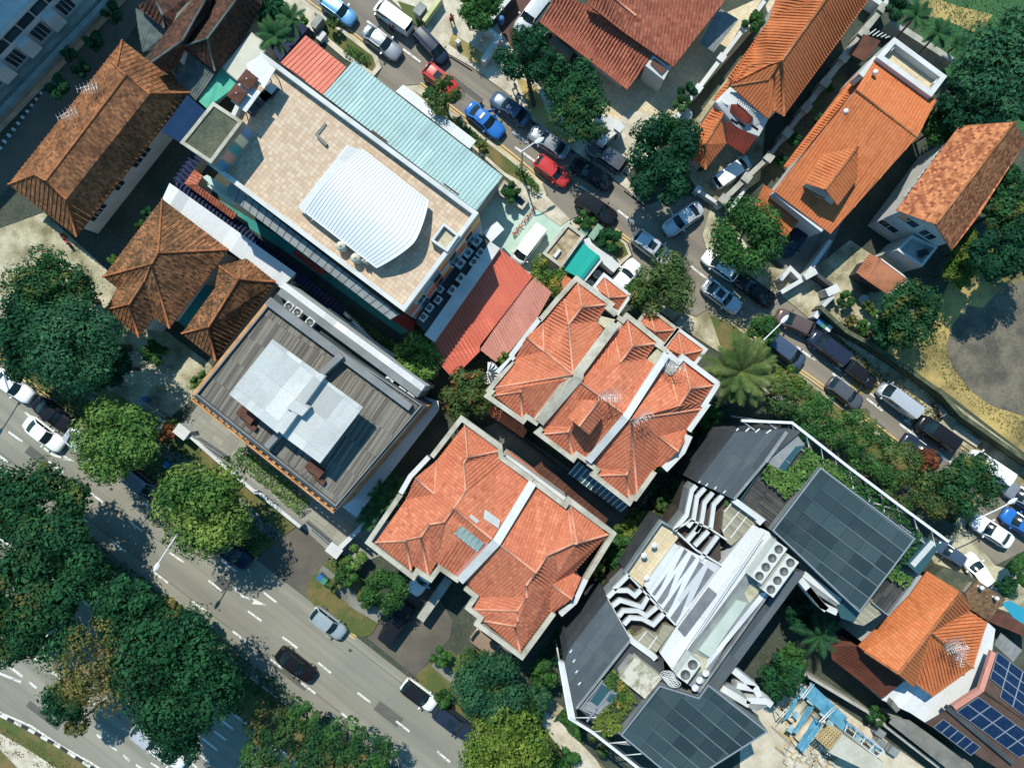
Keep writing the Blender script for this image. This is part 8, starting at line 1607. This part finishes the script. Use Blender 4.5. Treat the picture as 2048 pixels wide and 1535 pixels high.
hedge('1655,668 1760,745 1880,840', .8, .5, 'olive', '', 232, stuff=True, name='verge_weeds', dens=.6)
tree(1985, 515, 58, 9, 'deep', 'dark tree between the shingle house and the dirt lot', 205, lobes=14, leaf=.36); tree(2040, 490, 60, 9, 'deep', 'dark tree cut by the right edge above the dirt lot', 206, lobes=14, leaf=.36)
# building site, garden corner
tree(1560, 1350, 46, 5, 'dark', 'dark leafy tree at the edge of the building site', 240, leaf=.3); tree(1580, 1318, 34, 5, 'mid', 'sunlit tree top in the dark courtyard', 241, leaf=.3); shrub(1540, 1385, 26, 3, 'deep', 'dark bush beside the white courtyard fins', 242); shrub(1752, 1428, 20, 2.2, 'mid', 'leafy bush on the pale boundary wall', 243); palm(1640, 1270, 55, 4, 12, 'palm', 'dark palm in the shaded courtyard by the orange house', 244, .5, None, 12, .6); tree(1600, 1225, 40, 4, 'deep', 'dark tree deep in the shaded courtyard', 245)
# palms near the salmon roof
palm(550, 72, 42, 5.5, 14, 'palm', 'wide dark palm beside the cream annex, lower of two', 250, .4, None, 14, .55); palm(583, 38, 34, 5, 12, 'palm', 'dark palm at the top edge by the pavement, upper of two', 251, .4, None, 12, .5); tree(540, 18, 40, 5, 'deep', 'dark tree at the top edge left of the two palms', 252); shrub(605, 45, 14, 1.6, 'bright', 'light green shrub by the grey street cabinet', 253)
for i, (x, y, rr, h_) in enumerate(((190,85,22,3),(165,140,22,3),(120,175,26,3.5),(225,30,24,3),(140,110,16,2.5))): shrub(x, y, rr, h_, 'dark', ('dark bush in the shaded lane, by the brown roof tip', 'bush with light leaves in the shaded lane', 'lowest dark bush in the shaded lane', 'uppermost dark bush in the shaded lane', 'little bush in the middle of the shaded lane')[i], 260 + i)
bed('1340,380 1380,330 1480,420 1440,520 1400,440', .6, 'mid', 'garden_plants', 270, dens=.25) if False else None
# planted roofs of the dark building
bed('@C1 1030,690 1130,560 1300,650 1480,480 1560,340 1700,480 1850,520 2047,720 2047,830 1700,590 1440,860 1330,960', .7, 'bright', 'roof_planting', 271, z0=9.55, leaf=.3); bed('@34 600,830 420,690 500,620 700,760 950,950 1080,1080 1190,1190 1130,1320 930,1530 1130,1180', .7, 'mid', 'roof_planting', 272, z0=9.55, leaf=.28)
bed('@C3 720,400 800,520 880,620 1000,760 900,880 830,960 820,1080 720,1160 600,1180 480,1080 520,950 700,780 760,700 690,640 610,560', .7, 'yellow', 'roof_planting', 273, z0=9.55, leaf=.28); bed('@44 960,0 1130,80 1060,160 920,80', .6, 'bright', 'roof_planting', 274, z0=9.55, leaf=.28)
bed('@C1 400,850 450,830 420,900', .5, 'bright', 'fin_planting', 275, z0=8.9); bed('@C2 320,1240 370,1230 390,1290 340,1310', .5, 'yellow', 'fin_planting', 276, z0=8.9); bed('@C1 590,1010 640,960 670,1010 620,1040', .6, 'bright', 'fin_planting', 277, z0=9.2)
bed('@C3 40,1010 150,860 300,980 400,1150 390,1270 280,1200 120,1000', .7, 'mid', 'front_planting', 278, leaf=.26); shrub(1205, 1480, 28, 2, 'airy', 'white flowering shrub under the steel frame', 279, gap=.4)
bed('1105,1485 1140,1540 1100,1540', .5, 'mid', 'front_planting', 280)
# tufts that break up the turf
bed('0,985 60,1035 200,1140 330,1240 512,1378 700,1520 800,1600 760,1620 512,1445 300,1280 0,1065', .25, 'olive', 'grass_tufts', 290, leaf=.18, dens=.25); bed('-20,1445 60,1475 180,1545 140,1560 0,1500', .2, 'olive', 'grass_tufts', 291, leaf=.15, dens=.3)
bed('690,790 900,930 900,990 640,830', .2, 'olive', 'grass_tufts', 292, leaf=.15, dens=.01); bed('0,735 170,862 500,1110 560,1070 470,970 290,850 60,705', .3, 'dark', 'verge_plants', 293, leaf=.2, dens=.35)
for i, (sp, k_, d_) in enumerate((('672,1112 640,1133 618,1165 613,1190 626,1208 700,1264 725,1274 742,1268 760,1240 700,1205', 'olive', .3), ('832,1352 838,1374 929,1434 1060,1533 1100,1560 1000,1460 900,1380', 'olive', .35), ('1822,-10 2060,-10 2060,60 1900,160 1850,90', 'mid', .2), ('1845,700 1880,650 1900,610 1890,700 1950,790 2048,840 2060,900 1900,775', 'olive', .3), ('640,30 745,115 742,140 640,62', 'olive', .3), ('905,235 1078,372 1010,345 945,288', 'olive', .3), ('1420,632 1600,757 1740,862 1900,987 1700,885 1440,690', 'airy', .35), ('1690,600 1770,690 1880,800 1860,820 1740,720 1660,655', 'olive', .25), ('660,1090 745,1160 720,1190 650,1140', 'mid', .3))):
    bed(sp, .16, k_, 'grass_tufts', 300 + i, leaf=.14, dens=d_ * .6)
for i, (sp, d_) in enumerate((('60,520 215,540 330,660 400,790 330,850 110,700', .02), ('1400,470 1480,470 1600,545 1690,600 1640,650 1540,580', .03), ('480,905 700,1040 690,1130 600,1060', .015))):
    bed(sp, .04, 'rust', 'leaf_litter', 320 + i, leaf=.12, dens=d_)
